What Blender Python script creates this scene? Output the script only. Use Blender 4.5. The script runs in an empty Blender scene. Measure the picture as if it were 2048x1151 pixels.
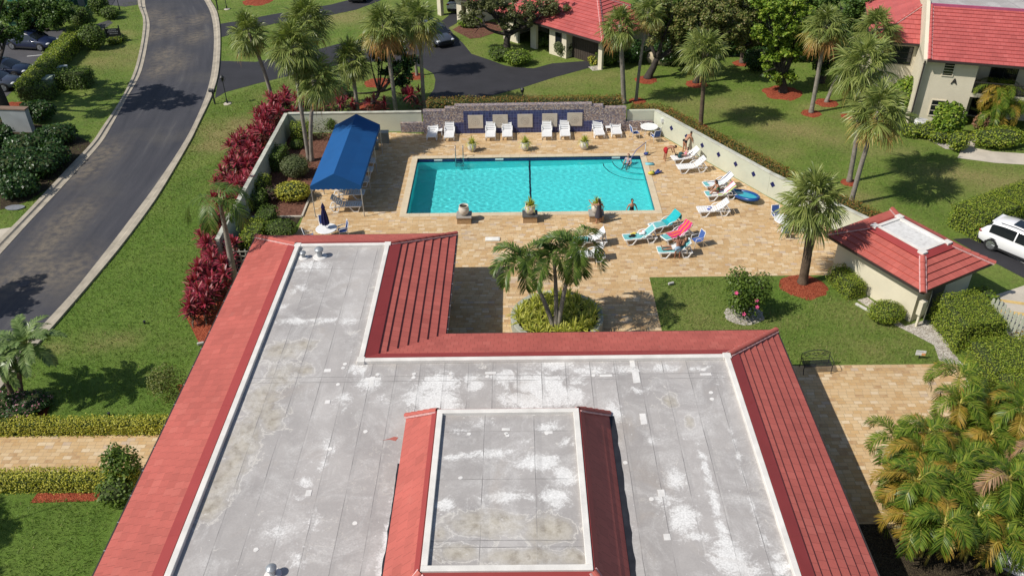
import bpy, bmesh, math, random
import numpy as np
from mathutils import Vector, Matrix, Quaternion
R = math.radians
S = bpy.context.scene
C = S.collection
random.seed(7)
RNG = np.random.default_rng(7)
# ---------------------------------------------------------------- camera
cam_data = bpy.data.cameras.new('camera')
cam = bpy.data.objects.new('camera', cam_data)
C.objects.link(cam)
S.camera = cam
cam_data.sensor_width = 36.0
cam_data.lens = 1714.5 / 2048 * 36
cam_data.clip_end = 1000
_p, _y, _r = 0.603073, -0.0130656, 0.0196825
_F = Vector((math.sin(_y) * math.cos(_p), math.cos(_y) * math.cos(_p), -math.sin(_p)))
_R = Vector((math.cos(_y), -math.sin(_y), 0))
_U = _R.cross(_F)
_rv = _R * math.cos(_r) - _U * math.sin(_r)
_uv = _U * math.cos(_r) + _R * math.sin(_r)
_m = Matrix((_rv, _uv, -_F)).transposed().to_4x4()
_m.translation = (0, 0, 26)
cam.matrix_world = _m
# ---------------------------------------------------------------- sky, sun, exposure
world = bpy.data.worlds.new('World')
S.world = world
world.use_nodes = True
_sky = world.node_tree.nodes.new('ShaderNodeTexSky')
_sky.sky_type = 'NISHITA'
_sky.sun_disc = False
_sky.sun_elevation = R(47.5)
_sky.sun_rotation = R(250)
world.node_tree.links.new(_sky.outputs[0], world.node_tree.nodes['Background'].inputs[0])
world.node_tree.nodes['Background'].inputs[1].default_value = 0.085
sun_data = bpy.data.lights.new('sun', 'SUN')
sun_data.energy = 4.3
sun_data.angle = R(0.5)
sun_data.color = (1.0, 0.95, 0.87)
sun = bpy.data.objects.new('sun', sun_data)
C.objects.link(sun)
SUN_DIR = Vector((math.cos(R(20)) * math.cos(R(47.5)), math.sin(R(20)) * math.cos(R(47.5)), -math.sin(R(47.5))))
sun.rotation_euler = SUN_DIR.to_track_quat('-Z', 'Y').to_euler()
sun_data.cycles.is_caustics_light = True
S.view_settings.view_transform = 'Standard'
S.view_settings.look = 'None'
S.view_settings.exposure = 0.12
S.view_settings.gamma = 1.0
S.cycles.max_bounces = 8
S.cycles.transparent_max_bounces = 8

# ---------------------------------------------------------------- object helpers
def tag(o, label=None, cat=None, group=None, kind=None):
    if label: o['label'] = label
    if cat: o['category'] = cat
    if group: o['group'] = group
    if kind: o['kind'] = kind
    return o

def empty(name, loc, rz=0.0, label=None, cat=None, group=None):
    o = bpy.data.objects.new(name, None)
    C.objects.link(o)
    o.location = loc if len(loc) == 3 else (loc[0], loc[1], 0)
    o.rotation_euler = (0, 0, rz)
    o.empty_display_size = 0.2
    return tag(o, label, cat, group)

KIDS = {}
def link(name, me, parent=None, loc=None):
    o = bpy.data.objects.new(name, me)
    C.objects.link(o)
    if parent is not None:
        o.parent = parent
        KIDS.setdefault(parent.name, []).append(o)
    if loc is not None:
        o.location = loc if len(loc) == 3 else (loc[0], loc[1], 0)
    return o

def dup(src, loc=None, rz=None, label=None, group=None, scale=None, parent=None):
    c = src.copy()
    C.objects.link(c)
    if parent is not None: c.parent = parent
    if loc is not None: c.location = loc if len(loc) == 3 else (loc[0], loc[1], src.location.z)
    if rz is not None: c.rotation_euler = (c.rotation_euler.x, c.rotation_euler.y, rz)
    if scale is not None: c.scale = (scale,) * 3 if not hasattr(scale, '__len__') else scale
    if label: c['label'] = label
    if group: c['group'] = group
    for k in KIDS.get(src.name, []):
        d = dup(k, parent=c)
        KIDS.setdefault(c.name, []).append(d)
    return c

class MB:
    """collects shapes and links them as one mesh object"""
    def __init__(s):
        s.v = []; s.f = []; s.m = []; s.uv = {}; s.M = Matrix.Identity(4)
    def add(s, vs, fs, m=0, uvs=None):
        b = len(s.v)
        M = s.M
        s.v += [tuple(M @ Vector(p)) for p in vs]
        for i, f in enumerate(fs):
            if uvs: s.uv[len(s.f)] = uvs[i]
            s.f.append(tuple(b + k for k in f)); s.m.append(m)
        return s
    def box(s, a, b, m=0):
        x0, y0, z0 = a; x1, y1, z1 = b
        return s.add([(x0,y0,z0),(x1,y0,z0),(x1,y1,z0),(x0,y1,z0),(x0,y0,z1),(x1,y0,z1),(x1,y1,z1),(x0,y1,z1)],
                     [(0,3,2,1),(4,5,6,7),(0,1,5,4),(1,2,6,5),(2,3,7,6),(3,0,4,7)], m)
    def prism(s, poly, z0, z1, m=0, bottom=True):
        n = len(poly)
        vs = [(p[0], p[1], z0) for p in poly] + [(p[0], p[1], z1) for p in poly]
        fs = [tuple(range(n, 2 * n))] + [(i, (i + 1) % n, n + (i + 1) % n, n + i) for i in range(n)]
        if bottom: fs.append(tuple(range(n - 1, -1, -1)))
        return s.add(vs, fs, m)
    def wallprism(s, pts, w, z0, z1, m=0):
        """a wall of width w along a polyline"""
        for (x0, y0), (x1, y1) in zip(pts[:-1], pts[1:]):
            d = Vector((x1 - x0, y1 - y0)).normalized(); n = Vector((-d.y, d.x)) * w / 2
            s.prism([(x0 - n.x, y0 - n.y), (x1 - n.x, y1 - n.y), (x1 + n.x, y1 + n.y), (x0 + n.x, y0 + n.y)], z0, z1, m)
        return s
    def bar(s, p, q, w, h, m=0):
        """rectangular bar from p to q"""
        p = Vector(p); q = Vector(q); d = (q - p).normalized()
        up = Vector((0, 0, 1)) if abs(d.z) < .95 else Vector((0, 1, 0))
        x = d.cross(up).normalized(); y = x.cross(d)
        vs = [c + x * sx * w / 2 + y * sy * h / 2 for c in (p, q) for sx, sy in ((-1,-1),(1,-1),(1,1),(-1,1))]
        return s.add(vs, [(0,3,2,1),(4,5,6,7),(0,1,5,4),(1,2,6,5),(2,3,7,6),(3,0,4,7)], m)
    def tube(s, pts, rad, n=8, m=0, caps=True):
        pts = [Vector(p) for p in pts]
        if not hasattr(rad, '__len__'): rad = [rad] * len(pts)
        vs = []; px = None
        for i, p in enumerate(pts):
            d = (pts[min(i + 1, len(pts) - 1)] - pts[max(i - 1, 0)]).normalized()
            if px is None:
                px = d.cross(Vector((0, 0, 1)) if abs(d.z) < .9 else Vector((1, 0, 0))).normalized()
            px = (px - d * px.dot(d)).normalized()
            py = d.cross(px)
            for k in range(n):
                a = 2 * math.pi * k / n
                vs.append(p + (px * math.cos(a) + py * math.sin(a)) * rad[i])
        fs = [(i * n + k, i * n + (k + 1) % n, (i + 1) * n + (k + 1) % n, (i + 1) * n + k) for i in range(len(pts) - 1) for k in range(n)]
        if caps:
            fs += [tuple(range(n - 1, -1, -1)), tuple((len(pts) - 1) * n + k for k in range(n))]
        return s.add(vs, fs, m)
    def lathe(s, prof, n=20, c=(0, 0, 0), m=0, sx=1.0, sy=1.0):
        vs = [(c[0] + r * sx * math.cos(2 * math.pi * k / n), c[1] + r * sy * math.sin(2 * math.pi * k / n), c[2] + z) for r, z in prof for k in range(n)]
        fs = [(i * n + k, i * n + (k + 1) % n, (i + 1) * n + (k + 1) % n, (i + 1) * n + k) for i in range(len(prof) - 1) for k in range(n)]
        if prof[0][0] > 1e-4: fs.append(tuple(range(n - 1, -1, -1)))
        if prof[-1][0] > 1e-4: fs.append(tuple((len(prof) - 1) * n + k for k in range(n)))
        return s.add(vs, fs, m)
    def blob(s, c, r, m=0, n=10, k=6):
        """ellipsoid"""
        rx, ry, rz = r if hasattr(r, '__len__') else (r, r, r)
        vs = []
        for i in range(1, k):
            t = math.pi * i / k
            for j in range(n):
                a = 2 * math.pi * j / n
                vs.append((c[0] + rx * math.sin(t) * math.cos(a), c[1] + ry * math.sin(t) * math.sin(a), c[2] - rz * math.cos(t)))
        vs += [(c[0], c[1], c[2] - rz), (c[0], c[1], c[2] + rz)]
        b, t = len(vs) - 2, len(vs) - 1
        fs = [(i * n + j, i * n + (j + 1) % n, (i + 1) * n + (j + 1) % n, (i + 1) * n + j) for i in range(k - 2) for j in range(n)]
        fs += [(b, (j + 1) % n, j) for j in range(n)] + [((k - 2) * n + j, (k - 2) * n + (j + 1) % n, t) for j in range(n)]
        return s.add(vs, fs, m)
    def mesh(s, name, mats, smooth=False):
        me = bpy.data.meshes.new(name)
        me.from_pydata(s.v, [], s.f)
        for m in (mats if isinstance(mats, (list, tuple)) else [mats]): me.materials.append(m)
        me.polygons.foreach_set('material_index', s.m)
        if s.uv:
            ul = me.uv_layers.new(name='UVMap')
            for i, p in enumerate(me.polygons):
                if i in s.uv:
                    for k, li in enumerate(p.loop_indices): ul.data[li].uv = s.uv[i][k]
        if smooth is True: me.polygons.foreach_set('use_smooth', [True] * len(s.f))
        elif smooth: me.shade_smooth(); me.set_sharp_from_angle(angle=R(smooth))
        me.update()
        return me
    def build(s, name, mats, parent=None, loc=None, smooth=False, bevel=0):
        o = link(name, s.mesh(name, mats, smooth), parent, loc)
        if bevel:
            b = o.modifiers.new('bevel', 'BEVEL'); b.width = bevel; b.segments = 2; b.limit_method = 'ANGLE'
        return o

def quads(name, V, mats, mi=None, parent=None, loc=None):
    """a mesh of loose four cornered leaves; V is (n,4,3)"""
    V = np.asarray(V, np.float32).reshape(-1, 3)
    n = len(V) // 4
    me = bpy.data.meshes.new(name)
    me.vertices.add(n * 4); me.vertices.foreach_set('co', V.ravel())
    me.loops.add(n * 4); me.loops.foreach_set('vertex_index', np.arange(n * 4, dtype=np.int32))
    me.polygons.add(n); me.polygons.foreach_set('loop_start', np.arange(0, n * 4, 4, dtype=np.int32))
    for m in (mats if isinstance(mats, (list, tuple)) else [mats]): me.materials.append(m)
    if mi is not None: me.polygons.foreach_set('material_index', np.asarray(mi, np.int32))
    me.update(calc_edges=True)
    if parent == 'mesh': return me
    return link(name, me, parent, loc)

def strips(name, P, mats, mi=None, parent=None):
    """ribbons with shared vertices: P is (n, k, 2, 3) - n ribbons of k cross sections"""
    P = np.asarray(P, np.float32)
    n, k = P.shape[:2]
    me = bpy.data.meshes.new(name)
    me.vertices.add(n * k * 2); me.vertices.foreach_set('co', P.ravel())
    base = (np.arange(n) * k * 2)[:, None, None] + (np.arange(k - 1) * 2)[None, :, None] + np.array([0, 1, 3, 2])[None, None, :]
    F = base.reshape(-1, 4).astype(np.int32)
    me.loops.add(F.size); me.loops.foreach_set('vertex_index', F.ravel())
    me.polygons.add(len(F)); me.polygons.foreach_set('loop_start', np.arange(0, F.size, 4, dtype=np.int32))
    for m in (mats if isinstance(mats, (list, tuple)) else [mats]): me.materials.append(m)
    if mi is not None: me.polygons.foreach_set('material_index', np.repeat(np.asarray(mi, np.int32), k - 1))
    me.update(calc_edges=True)
    if parent == 'mesh': return me
    return link(name, me, parent)

# ---------------------------------------------------------------- materials
class NT:
    """short hand for building a node tree"""
    def __init__(s, name):
        s.mat = bpy.data.materials.new(name); s.mat.use_nodes = True
        s.t = s.mat.node_tree; s.b = s.t.nodes['Principled BSDF']; s.out = s.t.nodes['Material Output']
    def n(s, typ, **kw):
        nd = s.t.nodes.new('ShaderNode' + typ)
        for k, v in kw.items():
            if k.startswith('i_'):
                key = k[2:]; key = int(key) if key.isdigit() else key.replace('_', ' ')
                s.set(nd.inputs[key], v)
            else: setattr(nd, k, v)
        return nd
    def set(s, inp, v):
        if isinstance(v, bpy.types.NodeSocket): s.t.links.new(v, inp)
        elif isinstance(v, bpy.types.Node): s.t.links.new(v.outputs[0], inp)
        else:
            if hasattr(v, '__len__') and len(v) == 3 and inp.type == 'RGBA': v = (*v, 1)
            inp.default_value = v
    def math(s, op, a, b=0.0, c=None, clamp=False):
        nd = s.n('Math', operation=op, use_clamp=clamp)
        s.set(nd.inputs[0], a); s.set(nd.inputs[1], b)
        if c is not None: s.set(nd.inputs[2], c)
        return nd.outputs[0]
    def mix(s, f, a, b, mode='MIX'):
        nd = s.n('Mix', data_type='RGBA', blend_type=mode)
        s.set(nd.inputs[0], f); s.set(nd.inputs[6], a); s.set(nd.inputs[7], b)
        return nd.outputs[2]
    def ramp(s, f, stops, interp='LINEAR'):
        nd = s.n('ValToRGB'); cr = nd.color_ramp; cr.interpolation = interp
        while len(cr.elements) < len(stops): cr.elements.new(0.5)
        for e, (p, c) in zip(cr.elements, stops):
            e.position = p; e.color = (*c, 1) if hasattr(c, '__len__') else (c, c, c, 1)
        s.set(nd.inputs[0], f)
        return nd.outputs[0]
    def noise(s, scale, vec=None, detail=3, rough=.55, dist=0):
        nd = s.n('TexNoise'); nd.inputs['Scale'].default_value = scale; nd.inputs['Detail'].default_value = detail
        nd.inputs['Roughness'].default_value = rough; nd.inputs['Distortion'].default_value = dist
        s.set(nd.inputs['Vector'], vec if vec is not None else s.pos())
        return nd.outputs[0]
    def pos(s):
        if not hasattr(s, '_p'): s._p = s.n('NewGeometry').outputs['Position']
        return s._p
    def attr(s, name):
        nd = s.n('Attribute'); nd.attribute_name = name
        return nd.outputs['Fac']
    def bump(s, h, strength=.4, dist=.02):
        nd = s.n('Bump'); nd.inputs['Strength'].default_value = strength; nd.inputs['Distance'].default_value = dist
        s.set(nd.inputs['Height'], h); s.set(s.b.inputs['Normal'], nd.outputs[0])
    def done(s, col=None, rough=.6, spec=.4, metal=0):
        if col is not None: s.set(s.b.inputs['Base Color'], col)
        s.set(s.b.inputs['Roughness'], rough); s.b.inputs['Specular IOR Level'].default_value = spec
        s.b.inputs['Metallic'].default_value = metal
        return s.mat

def pm(name, col, rough=.6, var=.12, scale=3.0, spec=.4, metal=0, bump=0, bscale=40, coat=0, fine=.06):
    """a plain surface with uneven tone and fine grain"""
    t = NT(name)
    lo = [c * (1 - var) for c in col]; hi = [min(1, c * (1 + var)) for c in col]
    a = t.ramp(t.noise(scale, detail=5), [(.3, lo), (.7, hi)])
    a = t.mix(1.0, a, t.ramp(t.noise(bscale, detail=2), [(.25, 1 - fine * 2), (.75, 1.0)]), 'MULTIPLY')
    if bump: t.bump(t.noise(bscale, detail=4), bump, .02)
    t.b.inputs['Coat Weight'].default_value = coat
    return t.done(a, rough, spec, metal)

def leafmat(name, cols, rough=.5, trans=.3, spec=.35):
    """every loose leaf takes its own tint"""
    t = NT(name)
    rnd = t.n('NewGeometry').outputs['Random Per Island']
    n = len(cols)
    col = t.ramp(rnd, [(i / max(1, n - 1), c) for i, c in enumerate(cols)])
    t.done(col, rough, spec)
    tr = t.n('BsdfTranslucent'); t.set(tr.inputs[0], t.mix(1.0, col, (1.0, 1.15, .55), 'MULTIPLY'))
    mx = t.n('MixShader'); mx.inputs[0].default_value = trans
    t.t.links.new(t.b.outputs[0], mx.inputs[1]); t.t.links.new(tr.outputs[0], mx.inputs[2])
    t.t.links.new(mx.outputs[0], t.out.inputs[0])
    return t.mat

# ================================================================ GROUND
def resample(pts, n):
    P = np.array(pts, float)
    # smooth with Catmull-Rom, then even spacing
    Q = []
    for i in range(len(P) - 1):
        p0 = P[max(i - 1, 0)]; p1 = P[i]; p2 = P[i + 1]; p3 = P[min(i + 2, len(P) - 1)]
        for t in np.linspace(0, 1, 12, endpoint=False):
            Q.append(.5 * ((2 * p1) + (-p0 + p2) * t + (2 * p0 - 5 * p1 + 4 * p2 - p3) * t * t + (-p0 + 3 * p1 - 3 * p2 + p3) * t ** 3))
    Q.append(P[-1]); Q = np.array(Q)
    L = np.concatenate([[0], np.cumsum(np.linalg.norm(np.diff(Q, axis=0), axis=1))])
    s = np.linspace(0, L[-1], n)
    return np.stack([np.interp(s, L, Q[:, k]) for k in range(Q.shape[1])], -1)

def blobfield(X, Y, blobs):
    """soft patches: (x, y, rx, ry)"""
    F = np.zeros_like(X)
    for x, y, rx, ry in blobs:
        F = np.maximum(F, np.exp(-(((X - x) / rx) ** 2 + ((Y - y) / ry) ** 2) * 1.2))
    return F

def vnoise(X, Y, scale, seed):
    """value noise on arrays"""
    r = np.random.default_rng(seed); G = r.random((64, 64))
    x = X * scale; y = Y * scale
    i = np.floor(x).astype(int); j = np.floor(y).astype(int); u = x - i; v = y - j
    u = u * u * (3 - 2 * u); v = v * v * (3 - 2 * v)
    g = lambda a, b: G[a % 64, b % 64]
    return (g(i, j) * (1 - u) + g(i + 1, j) * u) * (1 - v) + (g(i, j + 1) * (1 - u) + g(i + 1, j + 1) * u) * v

def gridmesh(name, xs, ys, z, attrs, mat, keep=None):
    X, Y = np.meshgrid(xs, ys)
    Z = z(X, Y) if callable(z) else np.full_like(X, z)
    nx, ny = len(xs), len(ys)
    f = [(j * nx + i, j * nx + i + 1, (j + 1) * nx + i + 1, (j + 1) * nx + i) for j in range(ny - 1) for i in range(nx - 1)
         if keep is None or keep(.5 * (xs[i] + xs[i + 1]), .5 * (ys[j] + ys[j + 1]))]
    me = bpy.data.meshes.new(name)
    me.from_pydata(np.stack([X, Y, Z], -1).reshape(-1, 3).tolist(), [], f)
    for k, fn in attrs.items():
        a = me.attributes.new(k, 'FLOAT', 'POINT'); a.data.foreach_set('value', fn(X, Y).astype(np.float32).ravel())
    me.materials.append(mat)
    return me

def structure(name, me_or_mb, mats=None, smooth=False, label=None, parent=None):
    o = link(name, me_or_mb, parent) if not isinstance(me_or_mb, MB) else me_or_mb.build(name, mats, parent, smooth=smooth)
    if parent is None: tag(o, label, None, None, 'structure')
    return o

# --- grass
t = NT('lawn_grass')
dry = t.attr('dry'); lush = t.attr('lush')
n1 = t.noise(.35, detail=5); n2 = t.noise(7, detail=4); n3 = t.noise(26, detail=3, rough=.7)
g = t.ramp(n1, [(.3, (.092, .158, .022)), (.5, (.128, .195, .03)), (.7, (.18, .225, .048))])
g = t.mix(t.ramp(t.noise(1.6, detail=6, rough=.7), [(.45, 0), (.75, .7)]), g, (.17, .175, .055))
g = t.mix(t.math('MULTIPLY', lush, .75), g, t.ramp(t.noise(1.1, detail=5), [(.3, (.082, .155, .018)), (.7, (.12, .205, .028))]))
dmask = t.math('MULTIPLY', dry, t.ramp(n2, [(.3, .35), (.6, 1.0)]), clamp=True)
g = t.mix(dmask, g, t.ramp(n3, [(.3, (.20, .18, .06)), (.7, (.36, .28, .13))]))
g = t.mix(1.0, g, t.ramp(t.noise(5, detail=6, rough=.85), [(.3, .5), (.5, 1.0), (.72, 1.5)]), 'MULTIPLY')
g = t.mix(1.0, g, t.ramp(n3, [(.25, .72), (.7, 1.2)]), 'MULTIPLY')
t.bump(t.noise(34, detail=3, rough=.8), .9, .05)
LAWN = t.done(g, .75, .2)
DRY = [(-20.96,58.57),(-20.68,59.63),(-21.39,56.18),(-36.12,74.25),(-35.73,76.18),(-38.48,81.21),(-17.22,85.58),(-15.08,86.28),(3.58,67.24),(5.86,67.71),(7.81,68.76),(14.9,61.64),(16.27,62.57),(13.21,62.68),(18.98,57.99),(20.17,57.16),(21.27,56.02),(18.4,58.72),(17.05,59.22),(28.92,49.66),(30.47,49.27),(28.07,50.39),(23.73,53.91),(21.16,47.19),(17.25,63.53),(-49.97,88.08),(-23.12,33.05),(-20.95,33.21),(-19.98,33.59),(-21.37,33.94),(-17.21,33.14),(8,36.44),(8.99,34.68),(10.61,34.02),(16.74,35.38),(17.82,34.09),(15.59,32.53),(17.97,32.49),(14.28,32.17),(12.99,34.6),(16.89,32.12),(-19.18,65.44),(-18.12,68.11),(-16.34,67.49),(-6.48,81.16),(0.68,64.17),(-1.48,63.74),(11.78,58.5),(22.08,61.38),(24.11,59.42),(26.09,53.83),(16.09,54.96),(17.95,54.09)]
DRYR = [2.2,1.6,1.5,2.6,2.2,1.6,3.0,3.0,2.4,2.4,1.6,2.6,1.8,1.5,1.8,2.2,2.0,1.6,1.2,2.6,2.4,1.8,1.5,1.0,1.5,1.2,.7,.9,.9,.7,.6,1.6,1.6,1.5,1.5,1.6,1.5,1.2,1.2,1.2,1.2,1.5,1.4,1.2,1.6,1.6,1.6,1.2,1.2,1.2,1.3,1.2,1.5]
DRYW = [1.5]*3+[.75]*3+[.8]*2+[.5]*3+[.7]*3+[.8,.85,.75,.6,.6]+[.7]*3+[.5,.8,.5,.9,1.0,.45,.5,.35,.3]+[.42]*10+[.5]*20
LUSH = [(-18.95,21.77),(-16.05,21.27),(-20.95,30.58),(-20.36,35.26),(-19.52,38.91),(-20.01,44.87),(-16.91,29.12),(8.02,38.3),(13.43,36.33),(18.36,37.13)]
def dryf(X, Y):
    F = np.zeros_like(X)
    for (x, y), r, w in zip(DRY, DRYR, DRYW):
        F = np.maximum(F, w * np.exp(-(((X - x) / r / 1.25) ** 2 + ((Y - y) / r / .8) ** 2)))
    return np.clip(F * (.5 + .9 * vnoise(X, Y, .9, 3)) + .22 * np.clip(vnoise(X, Y, .23, 5) - .55, 0, 1) * 2 * (X > -14), 0, 1)
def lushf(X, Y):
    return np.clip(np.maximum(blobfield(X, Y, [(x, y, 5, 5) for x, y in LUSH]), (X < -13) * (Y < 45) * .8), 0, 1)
xs = np.concatenate([[-400, -200, -110], np.linspace(-70, 60, 326), [90, 180, 400]])
ys = np.concatenate([[-120, -40], np.linspace(0, 112, 281), [150, 250, 500]])
inpool = lambda x, y: not (-7.25 < x < 8.5 and 45.75 < y < 53.8)
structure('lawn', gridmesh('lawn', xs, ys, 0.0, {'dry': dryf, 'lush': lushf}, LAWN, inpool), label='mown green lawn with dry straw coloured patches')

# --- road, kerbs, drives
RL_IN = [(-43.66,105.28),(-39.82,92.8),(-36.57,84.95),(-34.73,79.3),(-32.4,71.01),(-31.4,64.87),(-30.49,59.25),(-30.16,56.64),(-30.07,52.89),(-30.04,49.09),(-30.08,45.56),(-30.05,41.77),(-30.05,37.94),(-29.86,33.78)]
RL_OUT = [(-44.4,105.32),(-40.59,92.85),(-37.7,86.29),(-35.78,80.79),(-33.99,74.8),(-32.71,69.84),(-31.69,64.37),(-31.09,59.36),(-30.78,56.66),(-30.77,52.91),(-30.76,49.11),(-30.77,45.57),(-30.9,42.01),(-30.92,38.29),(-30.81,34.12)]
RR_IN = [(-39.28,105.01),(-33.38,92.45),(-31.07,87.1),(-28.85,80.46),(-26.7,72.59),(-25.41,66.75),(-24.61,61.45),(-24.13,56.44),(-23.92,50.3),(-23.94,45.88),(-23.98,42.95),(-24.12,38.24),(-24.33,35.95),(-24.49,34.58),(-24.73,31.07),(-25.01,27.62)]
RR_OUT = [(-38.55,104.96),(-32.73,92.42),(-30.5,87.41),(-28.22,80.43),(-25.77,71.33),(-24.68,65.66),(-24.05,60.21),(-23.66,56.42),(-23.25,49.79),(-23.17,46.49),(-23.26,42.21),(-23.51,38.23),(-23.77,34.99),(-23.86,33.99),(-24.1,30.45),(-24.38,27.05)]
N = 90
rl, ro, rr, rq = [resample(p, N) for p in (RL_IN, RL_OUT, RR_IN, RR_OUT)]
t = NT('worn_road_asphalt')
uv = t.n('TexCoord').outputs['UV']
mp = t.n('Mapping'); t.set(mp.inputs[0], uv); mp.inputs['Scale'].default_value = (1.0, .10, 1)
streak = t.noise(1.3, mp.outputs[0], detail=4)
c = t.ramp(streak, [(.32, (.043, .044, .053)), (.6, (.060, .060, .069)), (.75, (.095, .093, .094))])
c = t.mix(t.ramp(t.noise(.25, detail=4), [(.55, 0), (.75, .4)]), c, (.115, .105, .09))
c = t.mix(t.math('MULTIPLY', t.attr('sand'), t.ramp(t.noise(2.2, detail=5), [(.35, .2), (.65, 1)])), c, (.20, .165, .12))
c = t.mix(1.0, c, t.ramp(t.noise(55, detail=2), [(.25, .7), (.75, 1.25)]), 'MULTIPLY')
t.bump(t.noise(60, detail=2), .35, .01)
ROAD = t.done(c, .8, .3)
W = 13
P = rl[:, None, :] * (1 - np.linspace(0, 1, W))[None, :, None] + rr[:, None, :] * np.linspace(0, 1, W)[None, :, None]
V = np.concatenate([P, np.full(P.shape[:2] + (1,), .008)], -1).reshape(-1, 3)
F = [(j * W + i, j * W + i + 1, (j + 1) * W + i + 1, (j + 1) * W + i) for j in range(N - 1) for i in range(W - 1)]
me = bpy.data.meshes.new('road'); me.from_pydata(V.tolist(), [], F); me.materials.append(ROAD)
ul = me.uv_layers.new(name='UVMap')
li = np.zeros(len(me.loops), np.int32); me.loops.foreach_get('vertex_index', li)
ul.data.foreach_set('uv', np.stack([(li % W) * .6, (li // W) * .9], -1).astype(np.float32).ravel())
SAND = [(-28.12,39),(-27.83,39.84),(-27.72,41.13),(-27.74,42.76),(-27.89,44.78),(-27.62,46.29),(-35.27,85.68),(-33.46,82.47),(-34.91,81.04),(-31.96,85.52),(-30.55,80.11),(-30.03,72.73),(-30.95,71.54),(-26.34,39.66),(-25.25,40.04),(-37.39,87.43),(-31.79,75.35),(-29.28,54.81),(-29.56,52.5)]
at = me.attributes.new('sand', 'FLOAT', 'POINT')
at.data.foreach_set('value', np.clip(blobfield(V[:, 0], V[:, 1], [(x, y, 1.3, 2.2) for x, y in SAND]) * .8, 0, 1).astype(np.float32))
structure('road', me, label='curving two lane asphalt road')
KERB = pm('kerb_concrete', (.42, .37, .29), .85, .2, 1.2, bump=.3, fine=.12)
kb = MB()
for a, b in ((rl, ro), (rr, rq)):
    w = b - a
    prof = [(0.0, .006), (0.0, .03), (.42, .022), (.50, .04), (.60, .11), (1.0, .115), (1.02, .0)]
    for i in range(N - 1):
        if i % 6 == 5:  # joint
            k0, k1 = 0.02, .985
        else: k0, k1 = 0.0, 1.0
        for (f0, z0), (f1, z1) in zip(prof[:-1], prof[1:]):
            p = [a[i] + w[i] * f0, a[i] + w[i] * f1, a[i] * (1 - k1) + a[i + 1] * k1 + w[i + 1] * f1, a[i] * (1 - k1) + a[i + 1] * k1 + w[i + 1] * f0]
            kb.add([(*p[0], z0), (*p[1], z1), (*p[2], z1), (*p[3], z0)], [(0, 3, 2, 1)])
structure('kerb', kb, KERB, label='pale concrete kerb and gutter along both sides of the road')

def sheet(name, polys, z, mat, label=None):
    mb = MB()
    for p in polys: mb.add([(x, y, z) for x, y in p], [tuple(range(len(p)))])
    me = mb.mesh(name, mat)
    for p in me.polygons:
        if p.normal.z < 0: p.flip()
    return structure(name, me, label=label)

DRIVE = pm('driveway_asphalt', (.034, .033, .038), .75, .16, .7, bump=.3, bscale=60, fine=.12)
PARK = pm('parking_asphalt', (.075, .073, .08), .8, .15, .6, bump=.3, bscale=60, fine=.1)
WHITE_LINE = pm('road_paint', (.62, .62, .6), .7, .15, 5)
YELLOW_LINE = pm('yellow_paint', (.62, .43, .16), .7, .2, 5)
CONC = pm('pale_concrete', (.55, .49, .40), .85, .14, .9, bump=.25, fine=.1)
sheet('driveway', [
    [(-26.28,73.57),(-23.04,73.17),(-20.01,75.09),(-18.31,76.07),(-16.53,77.62),(-12.94,79.42),(-9.84,81.32),(-7.6,83.5),(-7.07,85.06),(-6.66,86.51),(-5.06,86.76),(-5.39,84.18),(-6.66,81.77),(-6.07,79.82),(-5.05,77.23),(-4.16,74.39),(-2.39,72.66),(-1.2,71.38),(-0.47,70.98),(1.31,70.55),(2.93,71.69),(6.01,72.17),(6.15,70.58),(2.97,68.39),(0.38,66.28),(-2.75,64.19),(-5.38,63.18),(-6.68,62.34),(-7.18,61.49),(-7.67,61.79),(-7.35,63.45),(-7.08,64.98),(-6.86,66.24),(-6.89,68.22),(-7.16,69.61),(-8.13,71.07),(-9.97,72.24),(-11.22,72.91),(-12.95,72.74),(-15.07,72.34),(-17.08,71.44),(-19.03,69.86),(-21.73,67.92),(-23.81,66.15),(-24.27,64.91),(-25.18,68.96)],
    [(-29.26,84.11),(-27.14,85.27),(-25.01,86.79),(-22.29,88.33),(-19.49,89.91),(-17.68,91.6),(-14.97,95.19),(-12.78,95.06),(-14.44,91.06),(-16.5,88.03),(-18.63,86.46),(-21.67,85.32),(-24.24,83.55),(-26.25,81.82),(-28.05,79.99)],
    [(24.77,42.13),(27.32,42.4),(30.76,41.88),(27.95,36.47),(26.87,38.08),(25.8,39.98)]], .010, DRIVE, 'fresh black asphalt driveway')
sheet('car_park', [[(-43.65,64.3),(-41.52,65.67),(-41.89,70.81),(-42.28,82.59),(-43.49,83.72),(-47.94,81.66),(-50.61,77.52)]], .010, PARK, 'grey asphalt car park behind the clipped hedge')
ln = []
for a, b in (((-44.37,75.51), (-42.57,75.96)), ((-43.05,72.91), (-41.82,73.11)), ((-44.18,80.61), (-42.58,81.11)), ((-43.19,69.92), (-41.8,70.8))):
    d = Vector((b[0] - a[0], b[1] - a[1])).normalized(); nn = Vector((-d.y, d.x)) * .07
    ln.append([(a[0] - nn.x, a[1] - nn.y), (b[0] - nn.x, b[1] - nn.y), (b[0] + nn.x, b[1] + nn.y), (a[0] + nn.x, a[1] + nn.y)])
a, b = (27.01,40.63), (27.76,39.23)
d = Vector((b[0] - a[0], b[1] - a[1])).normalized(); nn = Vector((-d.y, d.x)) * .06
ln.append([(a[0] - nn.x, a[1] - nn.y), (b[0] - nn.x, b[1] - nn.y), (b[0] + nn.x, b[1] + nn.y), (a[0] + nn.x, a[1] + nn.y)])
sheet('bay_markings', ln, .014, WHITE_LINE, 'white painted parking bay lines')
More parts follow.
